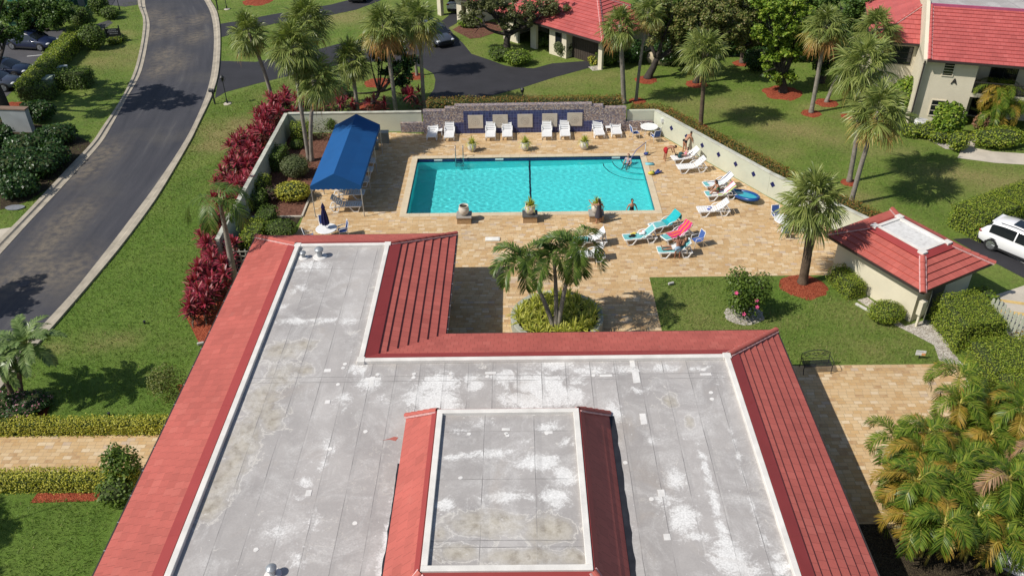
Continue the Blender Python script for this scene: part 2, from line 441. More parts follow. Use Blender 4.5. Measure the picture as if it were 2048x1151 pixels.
sheet('concrete_drive', [[(-33.04,44.14),(-30.47,45.02),(-30.31,43.5),(-30.3,42.27),(-30.66,40.16)]], .012, CONC, 'pale concrete drive apron left of the road')
sheet('far_concrete', [[(-49.59,92.42),(-48.9,95.18),(-41.28,94.75),(-39.92,91),(-41.05,90.36),(-43.21,91.18)], [(-41.8,84.42),(-41.01,85.97),(-40.22,84.97),(-40.41,82.81),(-41.29,83.15)]], .008, PARK, 'grey paving at the top of the left lawn')
sheet('concrete_pad', [[(24.63,36.54),(27.62,37.87),(25.13,31.97),(23.91,32.38),(23.42,34.73),(23.15,36.13)]], .012, CONC, 'pale concrete pad with faded yellow lines behind the picket fence')
sheet('pad_markings', [[(24.72,36.18),(26.94,35.52),(26.81,35.26),(24.62,35.96)], [(24.26,35.31),(26.47,34.59),(26.34,34.34),(24.15,35.06)]], .016, YELLOW_LINE, 'faded yellow lines on the concrete pad')
sheet('footpath', [[(31.64,56.26),(32.44,56.23),(31.21,53.98),(32.2,53.4),(35.43,52.76),(34.61,51.13),(31.58,51.67),(29.44,52.49),(30.2,53.7)]], .012, CONC, 'pale concrete path to the house')

# --- travertine pavers
t = NT('travertine_pavers')
sp = t.n('SeparateXYZ'); t.set(sp.inputs[0], t.pos())
wob = t.noise(.9, detail=2)
def paver(t, w, h, ox, oy):
    x = t.math('ADD', sp.outputs[0], ox); y = t.math('ADD', sp.outputs[1], oy)
    row = t.math('FLOOR', t.math('DIVIDE', y, h))
    rn = t.n('TexWhiteNoise', noise_dimensions='1D'); t.set(rn.inputs['W'], row)
    xs_ = t.math('ADD', t.math('DIVIDE', x, w), t.math('MULTIPLY', rn.outputs[0], .8))
    xs_ = t.math('ADD', xs_, t.math('MULTIPLY', row, .5))
    col = t.math('FLOOR', xs_)
    fx = t.math('FRACT', xs_); fy = t.math('FRACT', t.math('DIVIDE', y, h))
    cv = t.n('CombineXYZ'); t.set(cv.inputs[0], col); t.set(cv.inputs[1], row)
    wn = t.n('TexWhiteNoise', noise_dimensions='3D'); t.set(wn.inputs['Vector'], cv.outputs[0])
    ex = t.math('MULTIPLY', t.math('MINIMUM', fx, t.math('SUBTRACT', 1.0, fx)), w)
    ey = t.math('MULTIPLY', t.math('MINIMUM', fy, t.math('SUBTRACT', 1.0, fy)), h)
    return wn.outputs[0], t.math('MINIMUM', ex, ey)
r1, e1 = paver(t, .36, .205, 40, 3)
c = t.ramp(r1, [(.0, (.55, .385, .20)), (.18, (.60, .43, .235)), (.34, (.50, .32, .145)), (.48, (.64, .49, .29)), (.62, (.53, .345, .155)), (.74, (.68, .56, .38)), (.83, (.41, .25, .12)), (.90, (.57, .42, .24)), (.96, (.48, .385, .30))], 'CONSTANT')
c = t.mix(t.ramp(t.noise(2.6, detail=2), [(.42, 0), (.62, .35)]), c, t.ramp(r1, [(0, (.62, .45, .25)), (.5, (.52, .35, .17)), (1, (.66, .50, .30))]))
c = t.mix(1.0, c, t.ramp(t.noise(.18, detail=4), [(.3, (.83, .80, .82)), (.7, (1.08, 1.05, 1.06))]), 'MULTIPLY')
c = t.mix(t.ramp(t.noise(9, detail=4), [(.35, 0), (.7, .5)]), c, (.58, .42, .22))
c = t.mix(t.math('LESS_THAN', e1, .008), c, (.34, .25, .15))
c = t.mix(t.ramp(t.noise(.55, detail=5), [(.58, 0), (.8, .28)]), c, (.40, .28, .16))
t.bump(t.math('ADD', t.noise(40, detail=3), t.math('MULTIPLY', t.math('GREATER_THAN', e1, .01), .6)), .25, .01)
PAVER = t.done(c, .7, .3)
sheet('pool_deck', [
    [(-13.3, 45.55), (-7.3, 45.55), (-7.3, 57.6), (-9.2, 57.9), (-13.3, 57.9)],
    [(-16.7, 37.0), (-5.0, 37.0), (-5.0, 29.5), (6.95, 29.5), (6.95, 38.6), (18.0, 38.6), (19.6, 41.6), (16.6, 45.55), (-13.3, 45.55), (-13.3, 44.0)],
    [(-7.3, 53.85), (8.6, 53.85), (8.6, 57.6), (-7.3, 57.6)],
    [(8.6, 45.55), (16.6, 45.55), (15.4, 47.6), (9.75, 57.4), (8.6, 57.6)]], .006, PAVER, 'tan and gold travertine paved pool deck')
sheet('patio', [[(11.0, 31.05), (20.3, 31.05), (20.9, 29.5), (21.3, 22.0), (14.0, 21.7), (11.0, 21.7)]], .008, PAVER, 'tan travertine paved patio right of the clubhouse')
sheet('entrance_path', [[(-40, 26.92), (-13.2, 26.92), (-13.2, 24.3), (-40, 24.3)]], .008, PAVER, 'tan travertine path between two clipped hedges')

# --- mulch, pebbles, soil
def mulchmat(name, a, b, d):
    t = NT(name)
    v = t.n('TexVoronoi'); v.inputs['Scale'].default_value = 22; t.set(v.inputs['Vector'], t.pos())
    cs = t.n('SeparateColor'); t.set(cs.inputs[0], v.outputs['Color'])
    c = t.ramp(cs.outputs[0], [(0, d), (.35, a), (.7, b), (1, a)])
    c = t.mix(t.ramp(t.noise(3, detail=4), [(.45, 0), (.75, .6)]), c, d)
    t.bump(v.outputs['Distance'], .9, .05)
    return t.done(c, .9, .15)
RED_MULCH = mulchmat('red_mulch', (.30, .062, .03), (.42, .12, .06), (.16, .03, .015))
BROWN_MULCH = mulchmat('brown_mulch', (.17, .075, .05), (.26, .13, .09), (.07, .03, .02))
PEBBLE = mulchmat('pale_pebbles', (.52, .47, .40), (.70, .66, .60), (.25, .21, .17))
SOIL = mulchmat('dark_soil', (.05, .04, .025), (.09, .07, .04), (.03, .02, .015))
def disc(x, y, rx, ry=None, n=26, seed=0):
    r = random.Random(seed + x * 7 + y); ry = ry or rx
    k = [1 + r.uniform(-.09, .09) for _ in range(n)]
    return [(x + rx * k[i] * math.cos(2 * math.pi * i / n), y + ry * k[i] * math.sin(2 * math.pi * i / n)) for i in range(n)]
def mound(name, spots, mat, label, h=.06, z0=0.0):
    mb = MB()
    for x, y, rx, ry in spots:
        o = disc(x, y, rx, ry); n = len(o)
        vs = [(px, py, z0) for px, py in o] + [(x + (px - x) * .8, y + (py - y) * .8, z0 + h * .8) for px, py in o] + [(x, y, z0 + h)]
        mb.add(vs, [(i, (i + 1) % n, n + (i + 1) % n, n + i) for i in range(n)] + [(n + i, n + (i + 1) % n, 2 * n) for i in range(n)])
    return structure(name, mb, mat, True, label)
SP = [(9.22,63.13),(13.25,58.19),(21.87,60.24),(23.57,62.2),(20.24,46.26),(21.15,49.19),(14.99,37.58),(-11.39,62.91),(-11.64,67.74),(-8.67,69.09),(20.76,64.32),(18.99,71),(14.38,66.48),(24.45,59.69),(-27.46,91.59),(10.43,67.52),(-40.14,63.67)]
SR = [.65,.55,.75,.85,.55,.55,1.2,1.1,1.1,.85,1.5,.75,.9,.6,1.6,.9,1.2]
mound('mulch_bed', [(x, y, r, r * 1.0) for (x, y), r in zip(SP, SR)], RED_MULCH, 'rings of red wood mulch round the trees')
sheet('border_mulch', [
    [(-19.63,63.91),(-17.22,60.62),(-16.41,41.66),(-15.87,38.83),(-15.46,33.51),(-15.84,33.12),(-17.65,36.08),(-17.58,38.87),(-17.97,43.08),(-18.99,46.06),(-19.26,48.65),(-19.51,54.5),(-19.78,60.52)],
    [(-19.53,23.66),(-16.19,23.62),(-16.04,23.23),(-19.59,23.14)], [(-21.96,27.96),(-21.17,27.95),(-21.33,28.79),(-22.43,29.21)],
    [(-16.0, 30.2), (-13.6, 30.2), (-13.6, 10), (-14.3, 10), (-14.3, 24), (-14.6, 27)]], .012, RED_MULCH, 'red mulch along the planted borders')
sheet('planting_bed', [[(-16.7, 45.7), (-13.42, 45.7), (-13.42, 57.9), (-16.7, 57.9)], [(-5.69,82.33),(-3.71,83.78),(-1.74,83.05),(-1,81.19),(-3.54,78.69),(-4.46,78.45),(-6.24,81.15)]], .018, BROWN_MULCH, 'brown mulch planting bed inside the pool wall')
sheet('bed_soil', [[(-16.7, 39.0), (-13.6, 39.0), (-13.6, 44.0), (-13.42, 45.6), (-16.7, 45.6)], [(-32.68,47.06),(-31.54,48),(-30.66,50.35),(-30.23,53.27),(-30.49,56.48),(-34.41,59.66),(-39.72,61.23)], [(11.5, 21.7), (21.5, 21.7), (21.5, 10), (11.5, 10)]], .016, SOIL, 'dark bare soil under dense planting')
sheet('pebble_bed', [
    [(17.41,36.25),(18.01,36.5),(19.01,33.98),(20.19,34.46),(21.05,34.44),(20.43,32.06),(20.77,30.4),(20.17,28.53),(19.99,28.86),(20.51,31.01),(19.57,31.1),(19.83,32.45),(19.23,33.25),(18.55,34.08)],
    [(28.64,55.52),(29.77,56.15),(30.43,55.63),(29.86,53.71),(29.19,53.89)], [(5.91,70.71),(6.96,71.03),(7.12,69.95),(6.22,69.75)], disc(*(11.26,35.06), .98, .85)], .014, PEBBLE, 'pale pebbles edging the lawn')
# low concrete edging of the bed inside the pool wall
eb = MB(); eb.wallprism([(-13.36, 57.9), (-13.36, 45.66), (-16.5, 45.66)], .12, 0, .1)
tag(eb.build('bed_edging', CONC), 'low pale concrete edging round the brown mulch bed', 'edging')

# ================================================================ POOL
PX0, PX1, PY0, PY1 = -7.0, 8.25, 45.9, 53.5
WZ = -.2
def floorz(x): return -1.75 + (x - PX0) / (PX1 - PX0) * .83
PLASTER = pm('pool_plaster', (.19, .78, .775), .7, .05, .6, fine=.03)
t = NT('pool_tile_band')
br = t.n('TexBrick'); br.offset = 0; t.set(br.inputs['Vector'], t.n('TexCoord').outputs['UV'])
for k, v in (('Scale', 1), ('Mortar Size', .006), ('Brick Width', .1), ('Row Height', .1), ('Bias', 0)): br.inputs[k].default_value = v
br.inputs['Color1'].default_value = (.010, .016, .085, 1); br.inputs['Color2'].default_value = (.018, .032, .15, 1); br.inputs['Mortar'].default_value = (.05, .06, .1, 1)
POOLTILE = t.done(br.outputs[0], .25, .5)
COPING = pm('coping_stone', (.63, .52, .36), .7, .1, 1.5, bump=.15, fine=.06)
pool = empty('swimming_pool', (0.6, 49.5, 0), label='rectangular turquoise swimming pool with blue waterline tiles', cat='pool')
pool.location = (0, 0, 0)
mb = MB()
c4 = [(PX0, PY0), (PX1, PY0), (PX1, PY1), (PX0, PY1)]
mb.add([(x, y, floorz(x)) for x, y in c4] + [(x, y, -.36) for x, y in c4], [(0, 1, 2, 3)] + [(i, i + 4, (i + 1) % 4 + 4, (i + 1) % 4) for i in range(4)])
shell = mb.build('basin', PLASTER, pool); shell.cycles.is_caustics_receiver = True
mb = MB()
for i in range(4):
    (x0, y0), (x1, y1) = c4[i], c4[(i + 1) % 4]; L = math.hypot(x1 - x0, y1 - y0)
    mb.add([(x0, y0, -.36), (x1, y1, -.36), (x1, y1, .0), (x0, y0, .0)], [(3, 2, 1, 0)], uvs=[[(0, .36), (L, .36), (L, 0), (0, 0)]])
mb.build('waterline_tiles', POOLTILE, pool)
mb = MB(); e = .4
for a in ((PX0 - e, PY0 - e, PX1 + e, PY0), (PX0 - e, PY1, PX1 + e, PY1 + e), (PX0 - e, PY0, PX0, PY1), (PX1, PY0, PX1 + e, PY1)):
    n = max(1, round(max(a[2] - a[0], a[3] - a[1]) / .61))
    for k in range(n):
        if a[2] - a[0] > a[3] - a[1]:
            x0 = a[0] + (a[2] - a[0]) * k / n; x1 = a[0] + (a[2] - a[0]) * (k + 1) / n - .004; mb.box((x0, a[1], -.06), (x1, a[3], .035))
        else:
            y0 = a[1] + (a[3] - a[1]) * k / n; y1 = a[1] + (a[3] - a[1]) * (k + 1) / n - .004; mb.box((a[0], y0, -.06), (a[2], y1, .035))
mb.build('coping', COPING, pool, bevel=.012)
# entry steps in the far right corner
mb = MB()
for k, rr_ in enumerate((2.55, 1.9, 1.3)):
    z = (-.92, -.66, -.42)[k]; n = 14
    arc = [(PX1 - rr_ * math.sin(math.pi / 2 * i / n), PY1 - rr_ * math.cos(math.pi / 2 * i / n)) for i in range(n + 1)]
    poly = [(PX1 - .002, PY1 - .002)] + arc
    mb.prism(poly[::-1], -1.2, z, 0, False)
    for i in range(n):
        a, b = Vector(arc[i]), Vector(arc[i + 1]); ce = Vector((PX1, PY1))
        ai, bi = a + (ce - a).normalized() * .06, b + (ce - b).normalized() * .06
        mb.add([(*a, z + .003), (*b, z + .003), (*bi, z + .003), (*ai, z + .003)], [(0, 1, 2, 3)], 1)
st = mb.build('steps', [PLASTER, POOLTILE], pool); st.cycles.is_caustics_receiver = True
mb = MB()
xa = .68
mb.add([(xa - .065, PY0 + .01, floorz(xa) + .006), (xa + .065, PY0 + .01, floorz(xa) + .006), (xa + .065, PY1 - .01, floorz(xa) + .006), (xa - .065, PY1 - .01, floorz(xa) + .006)], [(0, 1, 2, 3)])
mb.add([(xa - .065, PY1 - .006, floorz(xa)), (xa + .065, PY1 - .006, floorz(xa)), (xa + .065, PY1 - .006, -.3), (xa - .065, PY1 - .006, -.3)], [(0, 1, 2, 3)])
mb.build('dark_stripe', POOLTILE, pool)
WHITE_TILE = pm('depth_tile', (.8, .8, .78), .3, .05)
mb = MB()
for x in (-5.6, -1.4, 6.6): mb = MB(); mb.box((x - .28, PY1 - .008, -.17), (x + .28, PY1 - .002, -.05)); mb.build('depth_marker', WHITE_TILE, pool)
nx, ny = 382, 191
r = np.random.default_rng(4)
wv = [(r.uniform(7, 21), r.uniform(0, 6.28), r.uniform(0, 6.28)) for _ in range(46)]
def waves(X, Y):
    Z = np.zeros_like(X)
    for k, a, p in wv: Z += np.sin(k * (X * np.cos(a) + Y * np.sin(a)) + p) * .0047 / k
    d = np.hypot(X - 6.3, Y - 52.2)
    Z += .0007 * np.sin(11 * d) / (1 + .35 * d)
    return WZ + Z
t = NT('pool_water')
t.b.inputs['Transmission Weight'].default_value = 1; t.b.inputs['IOR'].default_value = 1.33
WATER = t.done((.53, .95, .965), 0.0, .5)
me = gridmesh('water', np.linspace(PX0 + .002, PX1 - .002, nx), np.linspace(PY0 + .002, PY1 - .002, ny), waves, {}, WATER)
me.polygons.foreach_set('use_smooth', [True] * len(me.polygons))
wo = structure('water', me, label='clear rippling turquoise pool water'); wo.cycles.is_caustics_caster = True

# ================================================================ BUILDINGS
def tilemat(name, base):
    t = NT(name)
    sp = t.n('SeparateXYZ'); t.set(sp.inputs[0], t.n('TexCoord').outputs['UV'])
    row = t.math('FLOOR', t.math('ADD', sp.outputs[1], .001))
    rn = t.n('TexWhiteNoise', noise_dimensions='1D'); t.set(rn.inputs['W'], row)
    xs_ = t.math('ADD', t.math('DIVIDE', sp.outputs[0], .34), t.math('ADD', t.math('MULTIPLY', row, .5), t.math('MULTIPLY', rn.outputs[0], .12)))
    cv = t.n('CombineXYZ'); t.set(cv.inputs[0], t.math('FLOOR', xs_)); t.set(cv.inputs[1], row)
    wn = t.n('TexWhiteNoise', noise_dimensions='3D'); t.set(wn.inputs['Vector'], cv.outputs[0])
    fx = t.math('FRACT', xs_)
    k = lambda s, g=1.0: tuple(c * s for c in base)
    c = t.ramp(wn.outputs[0], [(0, k(.9)), (.25, k(.96)), (.5, k(1.0)), (.8, k(1.03)), (.93, (base[0] * 1.06, base[1] * 1.15, base[2] * 1.15)), (1, k(1.1))])
    c = t.mix(t.math('MULTIPLY', t.math('LESS_THAN', fx, .07), t.math('GREATER_THAN', t.math('FRACT', sp.outputs[1]), .12)), c, k(.72))  # joints darkened to paint the small shadow of each tile's side lap
    c = t.mix(1.0, c, t.ramp(t.noise(.6, detail=5), [(.3, .88), (.7, 1.08)]), 'MULTIPLY')
    c = t.mix(1.0, c, t.ramp(t.noise(30, detail=3), [(.3, .9), (.7, 1.05)]), 'MULTIPLY')
    c = t.mix(t.ramp(t.noise(1.8, detail=6), [(.62, 0), (.8, .22)]), c, (base[0] * .8, base[1] * 1.6, base[2] * 1.6))
    t.bump(t.math('ADD', t.noise(50, detail=2), t.math('GREATER_THAN', fx, .05)), .2, .01)
    return t.done(c, .62, .3)
TILE = tilemat('painted_red_tile', (.455, .114, .090))
TILE_PINK = tilemat('pinkish_red_tile', (.47, .108, .098))
FLASH = pm('dark_red_flashing', (.31, .045, .042), .5, .06, 1.2, fine=.03)
MORTAR = pm('pale_pink_mortar', (.66, .40, .38), .8, .2, 6)
RIM = pm('white_roof_edge', (.74, .71, .66), .7, .12, 1.5, fine=.08)
GUTTER = pm('dark_brown_gutter', (.045, .035, .032), .5, .15, 3)
CREAM = pm('cream_stucco', (.72, .66, .50), .85, .07, .8, bump=.3, bscale=50)
SOFFIT = pm('tan_soffit', (.38, .32, .23), .8, .08, 2)
t = NT('window_glass'); t.b.inputs['Coat Weight'].default_value = .5
GLASS = t.done((.012, .015, .018), .05, .8)
DARKFRAME = pm('dark_bronze_frame', (.03, .028, .027), .45, .1, 4)
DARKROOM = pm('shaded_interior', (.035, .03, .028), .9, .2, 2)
WHITEFRAME = pm('white_frame', (.75, .75, .72), .5, .05, 4)

def lerp(a, b, t): return tuple(x + (y - x) * t for x, y in zip(a, b))

def tile_slope(mb, A, B, P, Q, n, butt=.068, m=0, row0=0):
    """overlapping courses between top edge A-B and eave P-Q (P under A)"""
    along = (Vector(Q) - Vector(P)).normalized()
    o = Vector(P)
    nrm = (Vector(Q) - Vector(P)).cross(Vector(A) - Vector(P)).normalized()
    if nrm.z < 0: nrm = -nrm
    flip = (Vector(B) - Vector(A)).cross(Vector(P) - Vector(A)).z > 0
    u = lambda p: (Vector(p) - o).dot(along)
    for k in range(n):
        t0, t1 = k / n, (k + 1) / n
        a, b, p, q = Vector(lerp(A, P, t0)), Vector(lerp(B, Q, t0)), Vector(lerp(A, P, t1)), Vector(lerp(B, Q, t1))
        p2, q2 = p + nrm * butt, q + nrm * butt
        a2, b2 = a + nrm * .004, b + nrm * .004
        f = (0, 2, 3, 1) if not flip else (0, 1, 3, 2)
        r = row0 + k
        uv = {0: (u(a), r + .0), 1: (u(b), r + .0), 2: (u(p), r + .95), 3: (u(q), r + .95)}
        mb.add([a2, b2, p2, q2], [f], m, [[uv[i] for i in f]])
        g = (0, 1, 3, 2) if not flip else (0, 2, 3, 1)
        uw = {0: (u(p), r + .5), 1: (u(q), r + .5), 2: (u(p), r + .5), 3: (u(q), r + .5)}
        mb.add([p2, q2, p, q], [tuple({0: 0, 1: 2, 2: 3, 3: 1}[i] for i in ((0, 1, 2, 3) if not flip else (3, 2, 1, 0)))], m, [[uw[0], uw[2], uw[3], uw[1]]])
    return nrm

def strip(mb, A, B, P, Q, w0, w1, lift, m=0):
    """sheet metal strip lying on a slope between fractions w0 and w1, proud of the tiles"""
    nrm = (Vector(Q) - Vector(P)).cross(Vector(A) - Vector(P)).normalized()
    if nrm.z < 0: nrm = -nrm
    c = [Vector(lerp(A, P, w0)), Vector(lerp(B, Q, w0)), Vector(lerp(B, Q, w1)), Vector(lerp(A, P, w1))]
    top = [p + nrm * lift for p in c]
    mb.add([*c, *top], [(4, 5, 6, 7), (2, 3, 7, 6), (0, 1, 5, 4), (1, 2, 6, 5), (3, 0, 4, 7)], m)

def hip_cap(mb, a, b, r=.13, L=.42, m=0, mortar=1, lift=.07):
    """overlapping barrel caps with a smear of mortar beside them"""
    a = Vector(a) + Vector((0, 0, lift)); b = Vector(b) + Vector((0, 0, lift)); d = b - a; n = max(2, round(d.length / L)); d = d.normalized()
    s = d.cross(Vector((0, 0, 1))).normalized(); u = s.cross(d)
    for k in range(n):
        p = a + (b - a) * (k / n); q = a + (b - a) * ((k + 1.08) / n)
        vs = []
        for c, rr_, up in ((p, r * .86, 0), (q, r, .02)):
            for i in range(7):
                an = math.pi * i / 6
                vs.append(c + s * math.cos(an) * rr_ + u * (math.sin(an) * rr_ * .8 + up))
        fs = [(i, i + 1, 8 + i, 7 + i) for i in range(6)] + [(7, 8, 9, 10, 11, 12, 13)]
        mb.add(vs, fs, m)
    if mortar is not None:
        for sg in (-1, 1):
            mb.bar(a + s * sg * (r + .01) - u * .03, b + s * sg * (r + .01) - u * .03, .05, .06, mortar)

# ---------------------------------------------------------------- clubhouse
ZE, ZP = 2.7, 3.95
XW, XE, YN, YF = -11.05, 8.36, 35.95, 27.02     # parapet lines
WE = -6.42                                       # east parapet of the wing
XWe, XEe, YNe, YFe, WEe = -13.97, 11.24, 38.87, 30.2, -3.4
YS = 9.0
club = empty('clubhouse', (-1, 24, 0), label='low clubhouse with a stained grey flat roof and red tiled mansard edges', cat='clubhouse')
club.location = (0, 0, 0)
slopes = {
    'west': ((XW, YS, ZP), (XW, YN, ZP), (XWe, YS, ZE), (XWe, YNe, ZE)),
    'north': ((XW, YN, ZP), (WE, YN, ZP), (XWe, YNe, ZE), (WEe, YNe, ZE)),
    'court': ((WE, YN, ZP), (WE, YF, ZP), (WEe, YNe, ZE), (WEe, YFe, ZE)),
    'front': ((WE, YF, ZP), (XE, YF, ZP), (WEe, YFe, ZE), (XEe, YFe, ZE)),
    'east': ((XE, YF, ZP), (XE, YS, ZP), (XEe, YFe, ZE), (XEe, YS, ZE))}
for k, s in slopes.items():
    mb = MB(); tile_slope(mb, *s, 8)
    mb.build('tile_slope', TILE, club)
mb = MB()
for k, s in slopes.items():
    strip(mb, *s, 0.0, .155, .085)
    A, B = Vector(s[0]), Vector(s[1]); L = (B - A).length
    for i in range(1, int(L / 3.05) + 1):   # lapped joints of the metal
        f = i * 3.05 / L
        if f < .98:
            a, p = lerp(s[0], s[1], f), lerp(s[2], s[3], f)
            mb.bar(Vector(a) + Vector((0, 0, .088)), Vector(lerp(a, p, .155)) + Vector((0, 0, .088)), .03, .012)
mb.build('flashing', FLASH, club)
mb = MB()
for a, b in (((XW, YN, ZP), (XWe, YNe, ZE)), ((WE, YN, ZP), (WEe, YNe, ZE)), ((XE, YF, ZP), (XEe, YFe, ZE))):
    mb = MB(); hip_cap(mb, a, b); mb.build('hip_ridge', [TILE, MORTAR], club)
# valley gutter between wing and front slope
mb = MB(); mb.bar((WE, YF, ZP + .0), (WEe, YFe, ZE + .0), .16, .05); mb.build('valley', TILE, club)
# white edge round the deck
mb = MB(); w = .21
edge = [(XW, YS), (XW, YN), (WE, YN), (WE, YF), (XE, YF), (XE, YS)]
ins = [(XW + w, YS), (XW + w, YN - w), (WE - w, YN - w), (WE - w, YF - w), (XE - w, YF - w), (XE - w, YS)]
for i in range(5):
    a, b, c, d = edge[i], edge[i + 1], ins[i + 1], ins[i]
    mb.add([(*a, ZP + .1), (*b, ZP + .1), (*c, ZP + .1), (*d, ZP + .1), (*c, ZP - .1), (*d, ZP - .1), (*a, ZP - .05), (*b, ZP - .05)], [(0, 3, 2, 1), (3, 5, 4, 2), (0, 1, 7, 6)])
for (x, y) in ((XW + .1, YN - .1), (WE - .1, YN - .1), (XE - .1, YF - .1), (WE - .1, YF - .1)):
    mb.box((x - .16, y - .16, ZP - .05), (x + .16, y + .16, ZP + .115))
rim_o = mb.build('roof_edge', RIM, club, bevel=.02)

def deckmat(name, seam, off, rowseam):
    t = NT(name)
    sp = t.n('SeparateXYZ'); t.set(sp.inputs[0], t.pos())
    big = t.noise(.45, detail=6, rough=.6); mid = t.noise(2.6, detail=6, rough=.65); fin = t.noise(16, detail=5, rough=.75); wrp = t.noise(.8, detail=3)
    c = t.ramp(big, [(.3, (.325, .305, .295)), (.5, (.388, .365, .35)), (.72, (.465, .44, .42))])
    # sheet to sheet tone
    sx = t.math('ADD', t.math('DIVIDE', t.math('ADD', sp.outputs[0], t.math('MULTIPLY', wrp, .05)), seam), off)
    wn = t.n('TexWhiteNoise', noise_dimensions='1D'); t.set(wn.inputs['W'], t.math('FLOOR', sx))
    c = t.mix(1.0, c, t.ramp(wn.outputs[0], [(0, .92), (1, 1.06)]), 'MULTIPLY')
    # brown water marks
    bf = t.math('ADD', t.attr('brown'), t.math('MULTIPLY', t.math('SUBTRACT', t.noise(1.1, detail=8, rough=.66, dist=1.2), .5), 1.3))
    c = t.mix(t.ramp(bf, [(.22, 0), (.5, .6), (1, .95)]), c, t.ramp(mid, [(.3, (.21, .175, .13)), (.5, (.42, .38, .31)), (.6, (.50, .46, .39)), (.72, (.27, .23, .175))]))
    c = t.mix(t.ramp(bf, [(.20, 0), (.235, .75), (.25, .75), (.30, 0)]), c, (.60, .57, .52))
    # rings where puddles dry
    rg = t.math('FRACT', t.math('MULTIPLY', t.math('ADD', big, t.math('MULTIPLY', mid, .12)), 7.0))
    ring = t.math('MULTIPLY', t.ramp(rg, [(.0, 0), (.04, 1), (.1, 0)]), t.ramp(t.noise(.3, detail=2), [(.5, 0), (.62, .55)]))
    c = t.mix(ring, c, (.56, .53, .48))
    # worn white coating
    rag = t.noise(1.5, detail=9, rough=.72, dist=1.6)
    wf = t.math('ADD', t.attr('white'), t.math('MULTIPLY', t.math('SUBTRACT', rag, .5), 2.1))
    wf = t.math('ADD', wf, t.math('MULTIPLY', t.math('SUBTRACT', fin, .5), .6))
    c = t.mix(t.ramp(wf, [(.27, 0), (.46, .35), (.60, .8), (.85, 1)]), c, t.ramp(fin, [(.3, (.56, .55, .53)), (.6, (.76, .75, .73))]))
    c = t.mix(t.math('MULTIPLY', t.ramp(t.noise(.7, detail=7, rough=.7, dist=1.2), [(.47, 0), (.68, .7)]), t.ramp(fin, [(.35, .3), (.65, 1)])), c, (.62, .605, .585))
    c = t.mix(t.ramp(t.noise(.38, detail=6, rough=.65, dist=.8), [(.56, 0), (.75, .5)]), c, (.36, .31, .265))
    # seams: dark line and a pale bleed beside it
    fx = t.math('FRACT', sx)
    brk = t.ramp(t.noise(.9, detail=3), [(.38, .15), (.6, 1)])
    c = t.mix(t.math('MULTIPLY', t.math('LESS_THAN', fx, .03 / seam), brk), c, (.225, .215, .21))
    c = t.mix(t.math('MULTIPLY', t.ramp(fx, [(.03, 0), (.05, .5), (.12, .0)]), t.ramp(t.noise(1.7, detail=4), [(.5, 0), (.7, .8)])), c, (.66, .64, .60))
    c = t.mix(t.math('MULTIPLY', t.ramp(fx, [(.0, 0), (.022, 0), (.05, .35), (.14, .3), (.16, 0)]), brk), c, (.28, .265, .26))
    for ys in rowseam:
        dy = t.math('ABSOLUTE', t.math('SUBTRACT', t.math('ADD', sp.outputs[1], t.math('MULTIPLY', wrp, .06)), ys))
        c = t.mix(t.math('MULTIPLY', t.math('LESS_THAN', dy, .014), t.ramp(t.noise(1.3, detail=3), [(.35, .2), (.6, .9)])), c, (.2, .19, .18))
    c = t.mix(1.0, c, t.ramp(fin, [(.25, .9), (.7, 1.06)]), 'MULTIPLY')
    c = t.mix(t.ramp(t.noise(5.2, detail=3), [(.71, 0), (.74, .5)]), c, (.7, .69, .67))
    t.bump(t.math('ADD', fin, t.math('MULTIPLY', t.math('LESS_THAN', fx, .15), .5)), .25, .01)
    return t.done(c, .8, .25)
DECK = deckmat('weathered_roof_felt', .97, .2, (26.05, 25.75, 33.9))
DECK2 = deckmat('weathered_felt_upper', 1.72, .77, (21.6, 16.7, 16.95, 19.4))
DWHITE = [(-3.3,24.44),(-3.23,25.59),(-4.05,24.88),(-0.68,25.85),(0.59,25.53),(0.28,24.52),(1.63,24.78),(1.32,26.58),(-1.96,25.57),(2.7,26.25),(4.1,26.38),(5.69,26.35),(-4,23.35),(-4.21,20.98),(-4.21,19.41),(-4.29,17.97),(-4.33,17.01),(3.41,23.78),(-9.82,29.75),(-10.72,30.88),(-9.98,34.12),(-10.13,32.32),(-8.52,29.8),(-7.65,29.78),(-6.61,26.47),(-6.09,25.64),(-6.81,24.63),(-7.03,22.11),(-7,21.25),(-7.48,20.45),(-7.57,19.89),(-7.91,18.41),(-6.93,18.81),(-7.02,17.23),(5.19,20.51),(4.7,19.51),(5.2,18.87),(5.47,18.02),(6.31,20.84),(6.33,19.49),(6.36,18.25),(6.46,17.18),(6.81,16.68),(4.6,22.27),(7.56,22.02),(7.55,20.36),(7.55,19.27),(7.59,18.03),(7.85,16.88),(4.54,25.02),(7.08,26.33),(7.72,25.56),(-5.47,24.61),(3.89,26.23),(2.07,25.65)]
DWR = [(1,1),(.8,.6),(.5,.9),(.7,.5),(1.2,.7),(1.2,.6),(.9,.8),(1.2,.4),(.5,.6),(.8,.4),(.9,.3),(.8,.3),(.25,1.2),(.2,1.3),(.25,1.3),(.3,1.3),(.3,1),(.35,.7),(.6,.3),(.4,.3),(.8,.5),(.5,.5),(.8,.3),(.6,.3),(.5,.4),(.6,.5),(.35,.6),(.3,.5),(.25,.5),(.4,.35),(.35,.5),(.7,.5),(.3,.7),(.4,.4),(.4,.6),(.4,.5),(.55,.7),(.6,.25),(.15,1.4),(.18,1.2),(.22,1.0),(.6,.7),(.6,.3),(.18,.2),(.1,1.2),(.1,1.2),(.12,.9),(.14,.8),(.35,.6),(.6,.35),(.7,.2),(.4,.4),(.4,.4),(.6,.3),(.5,.5)]
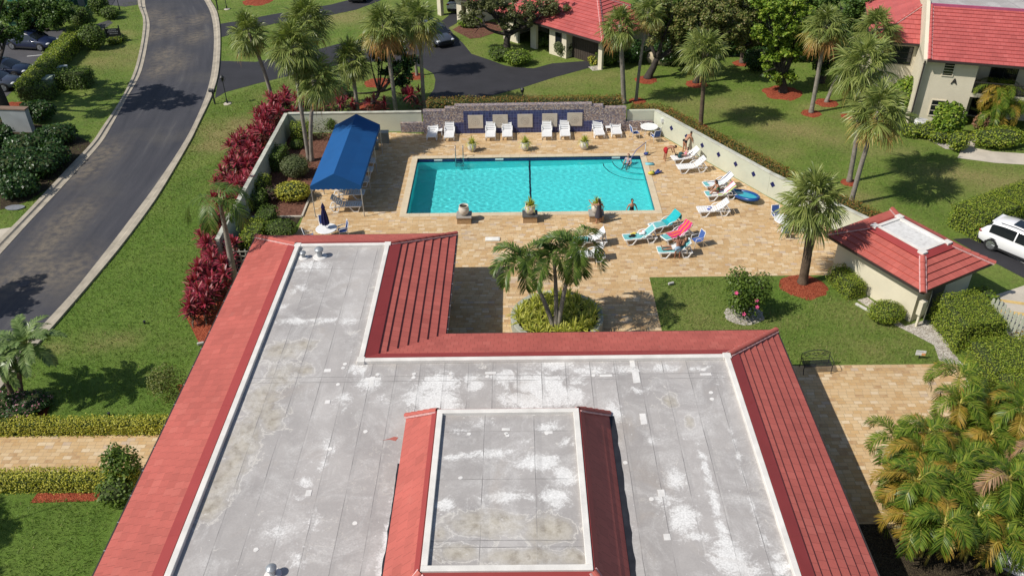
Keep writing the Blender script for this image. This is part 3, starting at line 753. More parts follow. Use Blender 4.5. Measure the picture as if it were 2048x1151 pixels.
DWW = [1,1,.8,.75,1,1,.9,.8,.8,.75,.65,.6,.9,.75,.8,.9,.9,.9,.8,.6,.7,.6,.65,.6,.75,.75,.6,.65,.6,.6,.5,.5,.55,.5,.85,.7,1,.75,.65,.8,.8,1,.85,.9,.6,.6,.65,.65,.8,.5,.55,.5,.45,.5,.6]
DBROWN = [(-10,24.69),(-10.21,22.53),(-10.4,20.6),(-10.51,19.49),(-9.91,27.75),(-9.15,28.07),(-9.62,26.16),(-9.36,23.57),(-10.15,21.3),(5.6,24.43),(6.18,23.33),(-8.72,26.45)]
DBR = [(.6,1.3),(.7,1.1),(.6,1),(.5,.8),(.8,.6),(.6,.4),(.6,.7),(.5,.7),(.5,.8),(.3,.4),(.2,.4),(.4,.3)]
def wmask(pts, rad, wts): return lambda X, Y: np.max([w * np.exp(-(((X - x) / r[0]) ** 2 + ((Y - y) / r[1]) ** 2)) for (x, y), r, w in zip(pts, rad, wts)], axis=0)
L_shape = lambda x, y: (x < WE - .2 and y < YN - .2) or y < YF - .2
xs = np.linspace(XW + .2, XE - .2, 161); ys = np.linspace(YS, YN - .2, 261)
link('roof_deck', gridmesh('roof_deck', xs, ys, ZP - .06, {'white': wmask(DWHITE, DWR, DWW), 'brown': wmask(DBROWN, DBR, [.8] * 12)}, DECK, L_shape), club)
# repair patches and sealed fixings
PATCH = pm('white_sealant', (.72, .70, .67), .7, .12, 4)
mb = MB()
for i_, ((x, y), sx, sy) in enumerate(zip([(-5.89,25.88),(-5.93,25.73),(-7.81,26.43),(3.31,25.93),(4.43,26.65),(4.48,25.85),(4.47,23.44),(-1.26,26.16),(4.63,19.84),(4.55,18.01),(-7.3,19.99),(-7.47,24.56),(4.42,26.19),(7.24,25.93)], [.32,.1,.14,.25,.1,.14,.12,.22,.12,.11,.1,.1,.24,.22], [.08,.3,.1,.07,.25,.4,.3,.07,.16,.13,.14,.1,.07,.07])):
    mb = MB(); mb.prism([(x - sx, y - sy), (x + sx, y - sy * .9), (x + sx * .95, y + sy), (x - sx * .97, y + sy * .95)], ZP - .062, ZP - .052 + i_ * .0006); mb.build('sealant_patch', PATCH, club)
for (x, y) in [(-5.76,26.15),(-4.31,26.16),(-4.31,25.94),(-2.84,26.16),(-2.82,25.92),(2.85,26.19),(2.81,25.94),(7.24,24.86),(7.21,24.49),(7.22,26.23),(4.26,19.59),(3.57,21.25),(-5.78,22.93),(-7.17,26.83),(-7.21,26.58),(-7.24,25.57),(-6.93,22.06),(-5.52,18.69),(-8.51,17.67),(-1.38,25.95)]:
    mb = MB(); mb.prism(disc(x, y, .085, .085, 10), ZP - .062, ZP - .049); mb.build('sealant_patch', PATCH, club)
mb = MB(); (x, y), = [(-4.74,22.53)]
mb.prism([(x - .35, y - .06), (x - .1, y - .02), (x + .12, y - .1), (x + .2, y + .08), (x + .05, y + .12), (x - .12, y + .03)], ZP - .062, ZP - .053)
mb.build('paint_splash', pm('spilt_red_paint', (.42, .13, .10), .7, .2, 6), club)
ZINC = pm('grey_zinc', (.34, .36, .38), .4, .15, 5, metal=.4)
for (x, y), sc in zip([(-10.48,34.89),(-9.7,34.96),(-7.75,16.72)], (.8, 1.15, .9)):
    mb = MB()
    mb.lathe([(.3 * sc, 0), (.28 * sc, .03), (.13 * sc, .05)], 16, (x, y, ZP - .06), 1)
    mb.lathe([(.11 * sc, .03), (.11 * sc, .3 * sc), (.17 * sc, .3 * sc), (.19 * sc, .38 * sc), (.1 * sc, .46 * sc), (0, .47 * sc)], 16, (x, y, ZP - .06), 0)
    mb.build('roof_vent', [ZINC, PATCH], club, smooth=40)
# eaves: gutter, soffit, walls
mb = MB()
for a, b in (((XWe, YS), (XWe, YNe)), ((XWe, YNe), (WEe, YNe)), ((WEe, YNe), (WEe, YFe)), ((WEe, YFe), (XEe, YFe)), ((XEe, YFe), (XEe, YS))):
    d = Vector((b[0] - a[0], b[1] - a[1])).normalized(); nn = Vector((-d.y, d.x)) * .055
    mb.bar((a[0] + nn.x, a[1] + nn.y, ZE - .04), (b[0] + nn.x, b[1] + nn.y, ZE - .04), .11, .12)
gut = mb.build('gutter', GUTTER, club)
mb = MB()
for x in np.arange(YS, YNe, 1.2):
    mb.box((XWe - .115, x, ZE + .015), (XWe - .02, x + .03, ZE + .03))
for x in np.arange(YFe + .4, YNe, .9): mb.box((WEe + .0, x, ZE + .015), (WEe + .115, x + .03, ZE + .03))
mb.build('gutter_bracket', pm('pale_metal', (.5, .5, .5), .4, .1, 4, metal=.5), gut)
o = .95
foot = [(XWe + o, YS), (XWe + o, YNe - o), (WEe - o, YNe - o), (WEe - o, YFe - o), (XEe - o, YFe - o), (XEe - o, YS)]
mb = MB()
eav = [(XWe, YS), (XWe, YNe), (WEe, YNe), (WEe, YFe), (XEe, YFe), (XEe, YS)]
for i in range(5):
    a, b, c, d = eav[i], eav[i + 1], foot[i + 1], foot[i]
    mb.add([(*a, ZE - .08), (*b, ZE - .08), (*c, ZE - .08), (*d, ZE - .08)], [(0, 1, 2, 3)])
mb.build('soffit', SOFFIT, club)
mb = MB(); mb.wallprism(foot, .2, 0, ZE - .085)
cw = mb.build('wall', CREAM, club)
def window(parent, x, y, w, h, z, ang, frame=DARKFRAME, glass=GLASS, bars=1, name='window', hbars=0):
    """window standing on a wall; faces local -Y after turning by ang"""
    M = Matrix.Translation((x, y, z)) @ Matrix.Rotation(ang, 4, 'Z')
    f = MB(); f.M = M; e = .06
    f.box((-w / 2, -.05, 0), (w / 2, .03, e)); f.box((-w / 2, -.05, h - e), (w / 2, .03, h))
    f.box((-w / 2, -.05, e), (-w / 2 + e, .03, h - e)); f.box((w / 2 - e, -.05, e), (w / 2, .03, h - e))
    for k in range(1, bars + 1): f.box((-w / 2 + w * k / (bars + 1) - .02, -.045, e), (-w / 2 + w * k / (bars + 1) + .02, .02, h - e))
    for k in range(1, hbars + 1): f.box((-w / 2 + e, -.04, h * k / (hbars + 1) - .015), (w / 2 - e, .02, h * k / (hbars + 1) + .015))
    fo = f.build(name, frame, parent)
    g = MB(); g.M = M; g.box((-w / 2 + .03, -.02, .03), (w / 2 - .03, .01, h - .03)); g.build('pane', glass, fo)
    return fo
for y in (33.0, 36.0): window(club, WEe - o + .11, y, 1.8, 2.1, .05, R(90), name='glass_door')
for x in (0.0, 4.0, 8.0): window(club, x, YFe - o + .11, 2.2, 2.1, .05, R(180), name='glass_door', bars=2)
for y in (14, 18, 22, 26): window(club, XEe - o + .11, y, 1.6, 1.2, .9, R(90))
for y in (13, 17, 29, 33): window(club, XWe + o - .11, y, 1.6, 1.2, .9, R(-90))
# raised centre roof
ZR = 5.2
rx0, rx1, ry0, ry1 = -3.02, 1.98, 15.75, 22.58
fx0, fx1, fy0, fy1 = -4.34, 3.2, 14.6, 23.72
mb = MB()
gr = gridmesh('raised_roof', np.linspace(rx0 + .15, rx1 - .15, 49), np.linspace(ry0 + .15, ry1 - .15, 67), ZR - .05,
    {'white': wmask([(0.94,21.78),(-1.49,21.94),(-2.36,20.35),(-1.03,20.5),(0.55,20.13),(1.35,19.46),(1.02,18.61),(-0.67,18.64),(-2.48,18.35),(0.06,21.07),(-2.17,21.58),(1.42,21.05)], [(.7,.3),(.5,.25),(.5,.16),(.9,.2),(.8,.4),(.4,.5),(.5,.4),(.9,.25),(.4,.35),(.3,.15),(.4,.2),(.3,.3)], [.7,.6,.75,.85,1,.95,1,.85,.85,.5,.55,.55]),
     'brown': wmask([(-1.04,17.54),(0.79,17.33),(-1.91,16.52),(0.01,16.32),(1.34,16.31),(-2.56,17.27)], [(1.2,.5),(.8,.5),(.7,.35),(1.2,.3),(.4,.3),(.3,.4)], [1,.95,.95,.95,.8,.6])}, DECK2)
raised = link('raised_roof', gr, club)
RS = {'w': ((rx0, ry0, ZR), (rx0, ry1, ZR), (fx0, fy0, 3.9), (fx0, fy1, 3.9)), 'n': ((rx0, ry1, ZR), (rx1, ry1, ZR), (fx0, fy1, 3.9), (fx1, fy1, 3.9)),
      'e': ((rx1, ry1, ZR), (rx1, ry0, ZR), (fx1, fy1, 3.9), (fx1, fy0, 3.9)), 's': ((rx1, ry0, ZR), (rx0, ry0, ZR), (fx1, fy0, 3.9), (fx0, fy0, 3.9))}
for k, s in RS.items():
    mb = MB(); tile_slope(mb, *s, 4, .02); mb.build('tile_slope', TILE, raised)
mb = MB()
for s in RS.values(): strip(mb, *s, 0, .13, .06)
mb.build('flashing', FLASH, raised)
mb = MB()
for a, b in ((RS['w'][1], RS['w'][3]), (RS['n'][1], RS['n'][3]), (RS['w'][0], RS['w'][2]), (RS['e'][1], RS['e'][3])): mb = MB(); hip_cap(mb, a, b, .11, .4, lift=.04); mb.build('hip_ridge', [TILE, MORTAR], raised)
mb = MB(); w = .2
for a, b in (((rx0, ry0), (rx1, ry0 + w)), ((rx0, ry1 - w), (rx1, ry1)), ((rx0, ry0 + w), (rx0 + w, ry1 - w)), ((rx1 - w, ry0 + w), (rx1, ry1 - w))):
    mb.box((*a, ZR - .12), (*b, ZR + .08))
mb.build('roof_edge', RIM, raised, bevel=.015)
mb = MB()
for (x, y) in [(-1.86,21.46),(-0.58,21.46),(0.82,21.44),(-2.05,20.46),(-2.05,19.44),(-0.53,21.36)]: mb = MB(); mb.prism(disc(x, y, .07, .07, 10), ZR - .052, ZR - .041); mb.build('sealant_patch', PATCH, raised)
for x, y in [(-0.59,21.66),(0.88,21.49)]: mb = MB(); mb.box((x - .14, y - .06, ZR - .052), (x + .14, y + .06, ZR - .043)); mb.build('sealant_patch', PATCH, raised)
TAR_SHADE = pm('black_tar_and_shade', (.025, .025, .03), .35, .3, 4)
mb = MB()
r = random.Random(3)
for sx, x0, wmin, wmax in ((1, fx1, .2, .26), (-1, fx0, .04, .09)):  # wide right strip paints the raised roof's shadow in tar black
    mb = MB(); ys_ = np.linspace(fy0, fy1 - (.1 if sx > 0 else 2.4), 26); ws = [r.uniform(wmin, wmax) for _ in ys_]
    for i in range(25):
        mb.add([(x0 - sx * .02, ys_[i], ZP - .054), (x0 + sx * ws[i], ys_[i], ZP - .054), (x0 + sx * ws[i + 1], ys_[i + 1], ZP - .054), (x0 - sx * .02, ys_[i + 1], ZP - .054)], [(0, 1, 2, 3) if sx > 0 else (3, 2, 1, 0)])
    mb.build('tar_and_shadow_strip', TAR_SHADE, raised)

# ---------------------------------------------------------------- mansard pavilion (gatehouse)
def mansard(parent, x0, y0, x1, y1, d, ze, zp, n, tile, mortar=True, deck=None, caps=.13, edge=.18, corners='abcd'):
    e = [(x0, y0, ze), (x1, y0, ze), (x1, y1, ze), (x0, y1, ze)]
    t_ = [(x0 + d, y0 + d, zp), (x1 - d, y0 + d, zp), (x1 - d, y1 - d, zp), (x0 + d, y1 - d, zp)]
    for i in range(4):
        j = (i + 1) % 4
        mb = MB(); tile_slope(mb, t_[j], t_[i], e[j], e[i], n); mb.build('tile_slope', tile, parent)
    mb = MB()
    for i in range(4):
        j = (i + 1) % 4; strip(mb, t_[j], t_[i], e[j], e[i], 0, .2, .085)
    mb.build('flashing', FLASH, parent)
    for i in range(4): mb = MB(); hip_cap(mb, lerp(t_[i], e[i], .1), lerp(t_[i], e[i], 1.03), caps); mb.build('hip_ridge', [tile, MORTAR], parent)
    mb = MB(); w = edge
    X0, Y0, X1, Y1 = x0 + d, y0 + d, x1 - d, y1 - d
    for a, b in (((X0, Y0), (X1, Y0 + w)), ((X0, Y1 - w), (X1, Y1)), ((X0, Y0 + w), (X0 + w, Y1 - w)), ((X1 - w, Y0 + w), (X1, Y1 - w))):
        mb.box((*a, zp - .1), (*b, zp + .1))
    for p in t_: mb.box((p[0] - .17, p[1] - .17, zp - .05), (p[0] + .17, p[1] + .17, zp + .125))
    mb.build('roof_edge', RIM, parent)
    mb = MB(); mb.box((X0 + w, Y0 + w, zp - .1), (X1 - w, Y1 - w, zp + .02)); mb.build('roof_deck', deck or RIM, parent)
    mb = MB()
    for i in range(4):
        a, b = e[i], e[(i + 1) % 4]; mb.bar((a[0], a[1], ze - .05), (b[0], b[1], ze - .05), .1, .12)
    mb.build('gutter', GUTTER, parent)
    mb = MB(); mb.box((x0 + .06, y0 + .06, ze - .13), (x1 - .06, y1 - .06, ze - .1)); mb.build('soffit', SOFFIT, parent)
t = NT('pale_grey_deck')
c = t.mix(t.ramp(t.noise(2.2, detail=6), [(.56, 0), (.68, .8)]), t.ramp(t.noise(6, detail=4), [(.3, (.56, .55, .53)), (.7, (.70, .69, .67))]), (.38, .36, .34))
PALEDECK = t.done(c, .8, .3)
gate = empty('pump_house', (19.17, 33.63, 0), R(29), 'small cream pump house with a red hipped roof and white flat centre', 'pump house')
mansard(gate, 0, 0, 5.05, 6.2, 1.62, 2.3, 3.1, 5, TILE, deck=PALEDECK)
mb = MB(); mb.box((.5, .5, 0), (4.55, 5.7, 2.17)); mb.build('wall', CREAM, gate)
mb = MB(); mb.box((.48, .48, 2.0), (4.57, 5.72, 2.165)); mb.build('fascia', SOFFIT, gate)
dr = MB(); dr.box((1.6, .46, 0), (2.5, .5, 2.0)); dro = dr.build('door', pm('dark_grey_door', (.09, .09, .09), .5), gate)
hb = MB(); hb.tube([(2.4, .44, 1.0), (2.4, .40, 1.0)], .03); hb.build('handle', ZINC, dro)

# ---------------------------------------------------------------- two storey house marked A
HA = empty('two_storey_house', (28.55, 58.5, 0), math.atan2(-.284, .959), 'two storey cream house with a red tiled roof and the letter A', 'house')
CREAM2 = pm('pale_cream_stucco', (.72, .65, .50), .85, .06, .9, bump=.3, bscale=50)
HL = 16.0
ZA, ZT, DA = 4.8, 7.2, 4.45
# front wall built round its openings: windows and the recessed balcony and porch
BX = 3.42
mb = MB()
mb.box((0, 0, 0), (BX, .2, ZA - .1)); mb.box((BX, 0, 2.25), (HL, .2, 2.55)); mb.box((BX, 2.2, 0), (HL, 2.4, ZA - .1)); mb.box((BX - .2, .2, 0), (BX, 2.2, ZA - .1))
mb.box((0, .2, 0), (.2, 9, ZA - .1)); mb.box((BX, .2, 2.25), (HL, 2.2, 2.4)); mb.box((HL - .2, .2, 0), (HL, 9, ZA - .1)); mb.box((8.2, 0, 0), (8.5, .2, ZA - .1))
wA = mb.build('wall', CREAM2, HA)
mb = MB(); mb.box((-.25, -.35, 0), (-.002, 9, ZA)); mb.add([(-.25, -.4, ZA), (0, -.4, ZA), (0, DA, ZT + .25), (-.25, DA, ZT + .25), (-.25, -.4, ZA - .3), (0, -.4, ZA - .3), (0, 9, ZT + .25), (-.25, 9, ZT + .25), (0, 9, ZA - .3), (-.25, 9, ZA - .3)],
    [(0, 1, 2, 3), (3, 2, 6, 7), (0, 4, 5, 1), (4, 9, 7, 3, 0), (1, 2, 6, 8, 5)])
mb.build('gable_wall', CREAM2, HA)
mb = MB(); tile_slope(mb, (HL, DA, ZT), (.02, DA, ZT), (HL, -.45, ZA), (.02, -.45, ZA), 15, .06); mb.build('tile_slope', TILE_PINK, HA)
mb = MB(); hip_cap(mb, (.12, DA, ZT), (.12, -.45, ZA), .12, .4, lift=.05); mb.build('verge_cap', [TILE_PINK, MORTAR], HA)
mb = MB(); mb.box((.02, DA - .16, ZT - .05), (HL, DA, ZT + .12)); mb.build('flashing', pm('mauve_metal_edge', (.42, .10, .19), .5), HA)
mb = MB(); mb.box((0, DA, ZT - .2), (HL, 9, ZT)); mb.build('roof_deck', DECK, HA)
mb = MB(); mb.bar((-.02, -.5, ZA - .05), (HL, -.5, ZA - .05), .12, .13); gA = mb.build('gutter', GUTTER, HA)
mb = MB(); mb.tube([(-.13, -.42, ZA - .1), (-.13, -.40, ZA - .35), (-.13, -.40, .05)], .05, 8); mb.build('downpipe', GUTTER, gA)
mb = MB(); mb.box((0, -.45, ZA - .12), (HL, 2.2, ZA - .09)); mb.build('soffit', SOFFIT, HA)
(wx0, wz0), (wx1, wz1) = [(1.39,3.6),(1.55,4.76)]
(vx0, vz0), (vx1, vz1) = [(1.23,0.62),(1.37,1.85)]
window(HA, (wx0 + wx1) / 2 + .1, -.01, .75, max(1.0, wz1 - wz0), wz0, 0, frame=CREAM2, bars=0, hbars=5)
window(HA, (vx0 + vx1) / 2 + .2, -.01, .95, max(1.0, vz1 - vz0), vz0, 0, frame=CREAM2, bars=0, hbars=2)
for x, z, w, h in ((5.2, .1, 2.2, 2.0), (10.2, .1, 2.4, 2.0), (5.6, 2.6, 1.8, 1.7), (10, 2.6, 2.4, 1.7)): window(HA, x, 2.19, w, h, z, 0, bars=1, name='glass_door')
mb = MB(); mb.box((BX, -.02, 2.58), (HL, .08, 2.62)); mb.box((BX, -.02, 3.3), (HL, .08, 3.36))
for x in np.arange(BX + .1, HL, .14): mb.box((x, .0, 2.62), (x + .03, .05, 3.3))
mb.build('balcony_rail', DARKFRAME, HA)
(ax, az), = [(2.14,3.26)]
fc = bpy.data.curves.new('letter', 'FONT'); fc.body = 'A'; fc.size = .55; fc.extrude = .02; fc.align_x = 'CENTER'; fc.align_y = 'CENTER'; fc.offset = .012
tmp = bpy.data.objects.new('letter', fc); C.objects.link(tmp); bpy.context.view_layer.update()
lm = bpy.data.meshes.new_from_object(tmp.evaluated_get(bpy.context.evaluated_depsgraph_get())); bpy.data.objects.remove(tmp)
lm.materials.clear(); lm.materials.append(DARKFRAME)
lo = link('letter', lm, HA, (ax, -.03, az)); lo.rotation_euler = (R(90), 0, 0)
# lower hipped wing on its left
mb = MB(); mb.box((-3.0, 3.2, 0), (-.252, 3.4, ZA - .1)); mb.box((-3.0, 3.4, 0), (-2.8, 12, ZA - .1)); wW = mb.build('wing_wall', CREAM2, HA)
ew = [(-3.6, 2.75, ZA), (-.26, 2.75, ZA), (-.26, 6.6, ZT - .2), (-2.6 + 2.4, 6.6, ZT - .2)]
pk = (-.26, 6.1, 6.55)
mb = MB(); tile_slope(mb, (-.265, 6.1, 6.6), (-.27, 6.1, 6.6), (-.26, 2.75, ZA), (-3.6, 2.75, ZA), 8, .06); mb.build('wing_tile_slope', TILE_PINK, HA)
mb = MB(); tile_slope(mb, (-.27, 6.1, 6.6), (-.27, 13, 6.6), (-3.6, 2.75, ZA), (-3.6, 13, ZA), 8, .06); mb.build('wing_tile_slope', TILE_PINK, HA)
mb = MB(); hip_cap(mb, (-.27, 6.1, 6.6), (-3.6, 2.75, ZA), .1, .4); mb.build('hip_ridge', [TILE_PINK, MORTAR], HA)
mb = MB(); mb.bar((-3.62, 2.72, ZA - .05), (-.26, 2.72, ZA - .05), .1, .12); mb.bar((-3.62, 2.72, ZA - .05), (-3.62, 13, ZA - .05), .1, .12); mb.build('gutter', GUTTER, HA)
mb = MB(); mb.add([(-3.6, 2.75, ZA - .11), (-.26, 2.75, ZA - .11), (-.26, 13, ZA - .11), (-3.6, 13, ZA - .11)], [(0, 3, 2, 1)]); mb.build('soffit', SOFFIT, HA)
window(HA, -1.35, 3.19, 1.7, 1.35, 3.1, 0, bars=0, hbars=2)

# ---------------------------------------------------------------- villas beyond the court
def hip_villa(name, corner, ang, lx, ly, ze, rise, label, tile):
    """hipped roof house; corner is the near eave corner, x runs right-back, y runs left-back"""
    h = empty(name, corner, ang, label, 'house')
    r_ = min(lx, ly) / 2
    e = [(0, 0, ze), (lx, 0, ze), (lx, ly, ze), (0, ly, ze)]
    if lx >= ly: tp = [(r_, r_, ze + rise), (lx - r_, r_, ze + rise), (lx - r_, r_ + .001, ze + rise), (r_, r_ + .001, ze + rise)]
    else: tp = [(r_, r_, ze + rise), (r_ + .001, r_, ze + rise), (r_ + .001, ly - r_, ze + rise), (r_, ly - r_, ze + rise)]
    n = max(6, round(math.hypot(r_, rise) / .4))
    for i in range(4):
        j = (i + 1) % 4
        mb = MB(); tile_slope(mb, tp[j], tp[i], e[j], e[i], n, .06); mb.build('tile_slope', tile, h)
    for i in range(4): mb = MB(); hip_cap(mb, tp[i], e[i], .12, .4); mb.build('hip_ridge', [tile, MORTAR], h)
    mb = MB()
    for i in range(4): a, b = e[i], e[(i + 1) % 4]; mb.bar((a[0], a[1], ze - .06), (b[0], b[1], ze - .06), .12, .16)
    mb.build('gutter', GUTTER, h)
    mb = MB(); mb.add([(0, 0, ze - .13), (lx, 0, ze - .13), (lx, ly, ze - .13), (0, ly, ze - .13)], [(0, 3, 2, 1)]); mb.build('soffit', SOFFIT, h)
    return h
V1 = hip_villa('villa', (6.97, 69.1, 0), R(45), 9, 13, 2.6, 1.95, 'single storey villa with a red tiled roof and dark carport opening', TILE_PINK)
mb = MB()
# left (south west) face along local y at x = .6: piers and recessed bays
for y0, y1 in ((.6, 1.0), (4.6, 6.6), (8.2, 8.9), (10.5, 12.4)): mb.box((.6, y0, 0), (.85, y1, 2.48))
mb.box((.6, .6, 2.25), (.85, 12.4, 2.48)); mb.box((4.5, .6, 0), (4.7, 12.4, 2.48)); mb.box((.6, 12.2, 0), (8.4, 12.4, 2.48)); mb.box((8.2, .6, 0), (8.4, 12.2, 2.48)); mb.box((3.0, .6, 0), (8.2, .85, 2.48)); mb.box((.85, 6.4, 0), (4.5, 6.6, 2.48)); mb.box((.85, 4.6, 0), (4.5, 4.8, 2.48))
wv1 = mb.build('wall', CREAM2, V1)
gd = MB()
for y in np.arange(1.05, 4.55, .25): gd.box((1.3, y, 0), (1.36, y + .22, 2.2))
gd.build('garage_door', pm('dark_timber', (.06, .045, .035), .7), V1)
window(V1, .59, 5.5, .7, 1.0, 1.1, R(-90), bars=0); window(V1, 4.49, 9.5, 1.6, 2.0, .1, R(-90), name='front_door')
V2 = hip_villa('carport_villa', (-4.1, 81.7, 0), R(48), 10, 6.2, 2.4, 1.5, 'cream villa with an arched carport sheltering a white car', TILE)
mb = MB()
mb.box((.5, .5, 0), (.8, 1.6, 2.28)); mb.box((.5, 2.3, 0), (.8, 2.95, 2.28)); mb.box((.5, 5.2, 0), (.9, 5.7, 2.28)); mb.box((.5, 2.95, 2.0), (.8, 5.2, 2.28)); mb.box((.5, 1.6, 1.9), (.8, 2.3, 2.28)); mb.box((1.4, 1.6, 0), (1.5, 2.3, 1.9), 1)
mb.box((.8, .5, 0), (9.4, .75, 2.28)); mb.box((6.2, .75, 0), (6.4, 5.7, 2.28)); mb.box((.8, 2.75, 0), (6.2, 2.95, 2.28))
mb.build('wall', [CREAM2, DARKROOM], V2)
for y0, sg in ((2.95, 1), (5.2, -1)):   # curved arch haunches
    mb = MB()
    for k in range(6): d = k * .1; mb.box((.51, min(y0 + sg * d, y0 + sg * (d + .1)), 2.0 - .55 * (1 - math.sqrt(1 - (1 - (k + .5) / 6) ** 2))), (.79, max(y0 + sg * d, y0 + sg * (d + .1)), 2.0))
    mb.build('arch', CREAM2, V2)
V3 = hip_villa('distant_house', (17.5, 95.5, 0), R(40), 12, 10, 2.7, 1.9, 'distant house whose red roof shows above the trees', TILE)
mb = MB(); mb.box((.6, .6, 0), (11.4, 9.4, 2.55)); mb.build('wall', CREAM2, V3)
window(V3, 3, .59, 1.5, 1.2, .9, 0); window(V3, 8, .59, 1.5, 1.2, .9, 0)

# ================================================================ PLANTS
def unit(v): return v / np.maximum(np.linalg.norm(v, axis=-1, keepdims=True), 1e-9)
def leaves(P, N, size, rng, up=.5, jit=.9, asp=.42, fold=.25):
    """pointed leaves lying roughly on the outside of a crown"""
    n = len(P)
    nn = unit(N + np.array([0, 0, up]) + rng.normal(size=(n, 3)) * jit * .55)
    d = unit(np.cross(nn, rng.normal(size=(n, 3))))
    d = unit(d + N * .25)
    s = np.cross(nn, d)
    L = (size * rng.uniform(.65, 1.3, n))[:, None]
    mid = P + d * L * .5 - nn * L * fold * .3
    return np.stack([P, mid + s * L * asp, P + d * L, mid - s * L * asp], 1)

def ball(n, c, r, rng, lo=.55):
    n = max(1, n)
    D = unit(rng.normal(size=(n, 3)))
    k = (lo + (1 - lo) * rng.random(n) ** .6)[:, None]
    return np.array(c) + D * np.array(r) * k, unit(D / np.array(r))

G_TREE = leafmat('broad_green_leaves', [(.035, .075, .012), (.06, .12, .018), (.11, .18, .03), (.08, .14, .025)])
G_BRIGHT = leafmat('bright_green_leaves', [(.06, .12, .012), (.14, .23, .02), (.24, .34, .035), (.16, .25, .025), (.34, .38, .05)])
G_OLIVE = leafmat('olive_brown_leaves', [(.075, .105, .022), (.13, .17, .035), (.21, .22, .06), (.26, .21, .08), (.12, .17, .035)])
G_OAK = leafmat('grey_green_oak_leaves', [(.07, .09, .03), (.13, .15, .05), (.19, .20, .08), (.16, .16, .07)])
G_DARK = leafmat('dark_glossy_leaves', [(.014, .04, .010), (.025, .065, .014), (.045, .10, .02), (.06, .12, .03)], .35)
G_HEDGE = leafmat('clipped_hedge_leaves', [(.09, .15, .014), (.17, .25, .02), (.27, .34, .03), (.38, .41, .05), (.18, .25, .03)])
G_YELLOW = leafmat('yellow_green_hedge_leaves', [(.12, .15, .014), (.33, .34, .025), (.52, .48, .05), (.62, .57, .10), (.24, .26, .03)])
G_MID = leafmat('mid_green_shrub_leaves', [(.045, .085, .014), (.085, .145, .02), (.15, .22, .03), (.11, .17, .025)])
G_SILVER = leafmat('silvery_green_leaves', [(.06, .085, .03), (.11, .14, .055), (.19, .21, .09), (.13, .15, .06)])
G_RUST = leafmat('rust_and_green_leaves', [(.09, .12, .02), (.15, .17, .03), (.30, .15, .04), (.22, .20, .04), (.36, .12, .04)])
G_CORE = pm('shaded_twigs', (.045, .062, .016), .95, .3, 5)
PINKFL = leafmat('pale_pink_flowers', [(.45, .16, .22), (.60, .30, .36), (.55, .22, .30)], .7, .2)
BARK = pm('grey_brown_bark', (.17, .13, .10), .95, .3, 4, bump=.9, bscale=18, fine=.2)
BARK_DARK = pm('dark_bark', (.06, .05, .042), .95, .3, 4, bump=.9, bscale=18, fine=.2)
PALMBARK = pm('pale_palm_bark', (.30, .265, .22), .95, .22, 3, bump=.8, bscale=14, fine=.2)
PALMBROWN = pm('brown_palm_bark', (.15, .105, .07), .95, .3, 4, bump=.9, bscale=14, fine=.2)

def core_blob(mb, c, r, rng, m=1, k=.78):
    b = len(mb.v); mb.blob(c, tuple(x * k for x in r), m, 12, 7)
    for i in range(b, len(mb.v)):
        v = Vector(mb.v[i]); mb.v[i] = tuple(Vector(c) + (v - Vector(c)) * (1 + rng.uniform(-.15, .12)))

def leafmesh(name, V, mats, mi=None, core=None):
    """loose leaves, plus an optional dark twiggy core, as one mesh"""
    if core is None or not core.v: return quads(name, V, mats, mi, "mesh")
    n = len(V)
    Vf = np.concatenate([np.asarray(V, np.float32).reshape(-1, 3), np.array(core.v, np.float32)])
    me = bpy.data.meshes.new(name)
    F = [(4 * i, 4 * i + 1, 4 * i + 2, 4 * i + 3) for i in range(n)] + [tuple(4 * n + k for k in f) for f in core.f]
    me.from_pydata(Vf.tolist(), [], F)
    for m in mats: me.materials.append(m)
    me.polygons.foreach_set('material_index', list(mi if mi is not None else [0] * n) + core.m)
    return me

def bush(name, label, cat, xy, r, mat=None, leaf=.1, dens=170, group=None, lumps=0, flowers=None, seed=None, z=0, loose=False, core=True):
    """rounded shrub; r = (rx, ry, height)"""
    mat = mat or G_MID
    rng = np.random.default_rng(int(abs(xy[0] * 131 + xy[1] * 17)) if seed is None else seed)
    rx, ry, h = r
    B = [((0, 0, h * .52), (rx, ry, h * .5))]
    for k in range(lumps):
        a = rng.uniform(0, 6.28); q = rng.uniform(.35, .62)
        B.append(((math.cos(a) * rx * .62, math.sin(a) * ry * .62, h * rng.uniform(.45, .75)), (rx * q, ry * q, h * .5 * q * 1.25)))
    VV = []; mb = MB()
    for c, rr in B:
        n = int(dens * 4 * math.pi * ((rr[0] * rr[1]) ** 1.6 / 3 + (rr[0] * rr[2]) ** 1.6 / 3 + (rr[1] * rr[2]) ** 1.6 / 3) ** (1 / 1.6))
        P, N = ball(n, c, rr, rng, .35 if loose else .8)
        VV.append(leaves(P, N, leaf, rng))
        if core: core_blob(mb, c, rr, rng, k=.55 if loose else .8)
    V = np.concatenate(VV); V = V[V[:, :, 2].min(1) > .0]
    mi = np.zeros(len(V), int); mats = [mat, G_CORE]
    if flowers:
        mats.append(flowers); pick = (rng.random(len(V)) < .16) & (V[:, 0, 2] > h * .45); mi[pick] = 2
    o = link(name, leafmesh(name, V, mats, mi, mb), None, (xy[0], xy[1], z))
    return tag(o, label, cat, group)

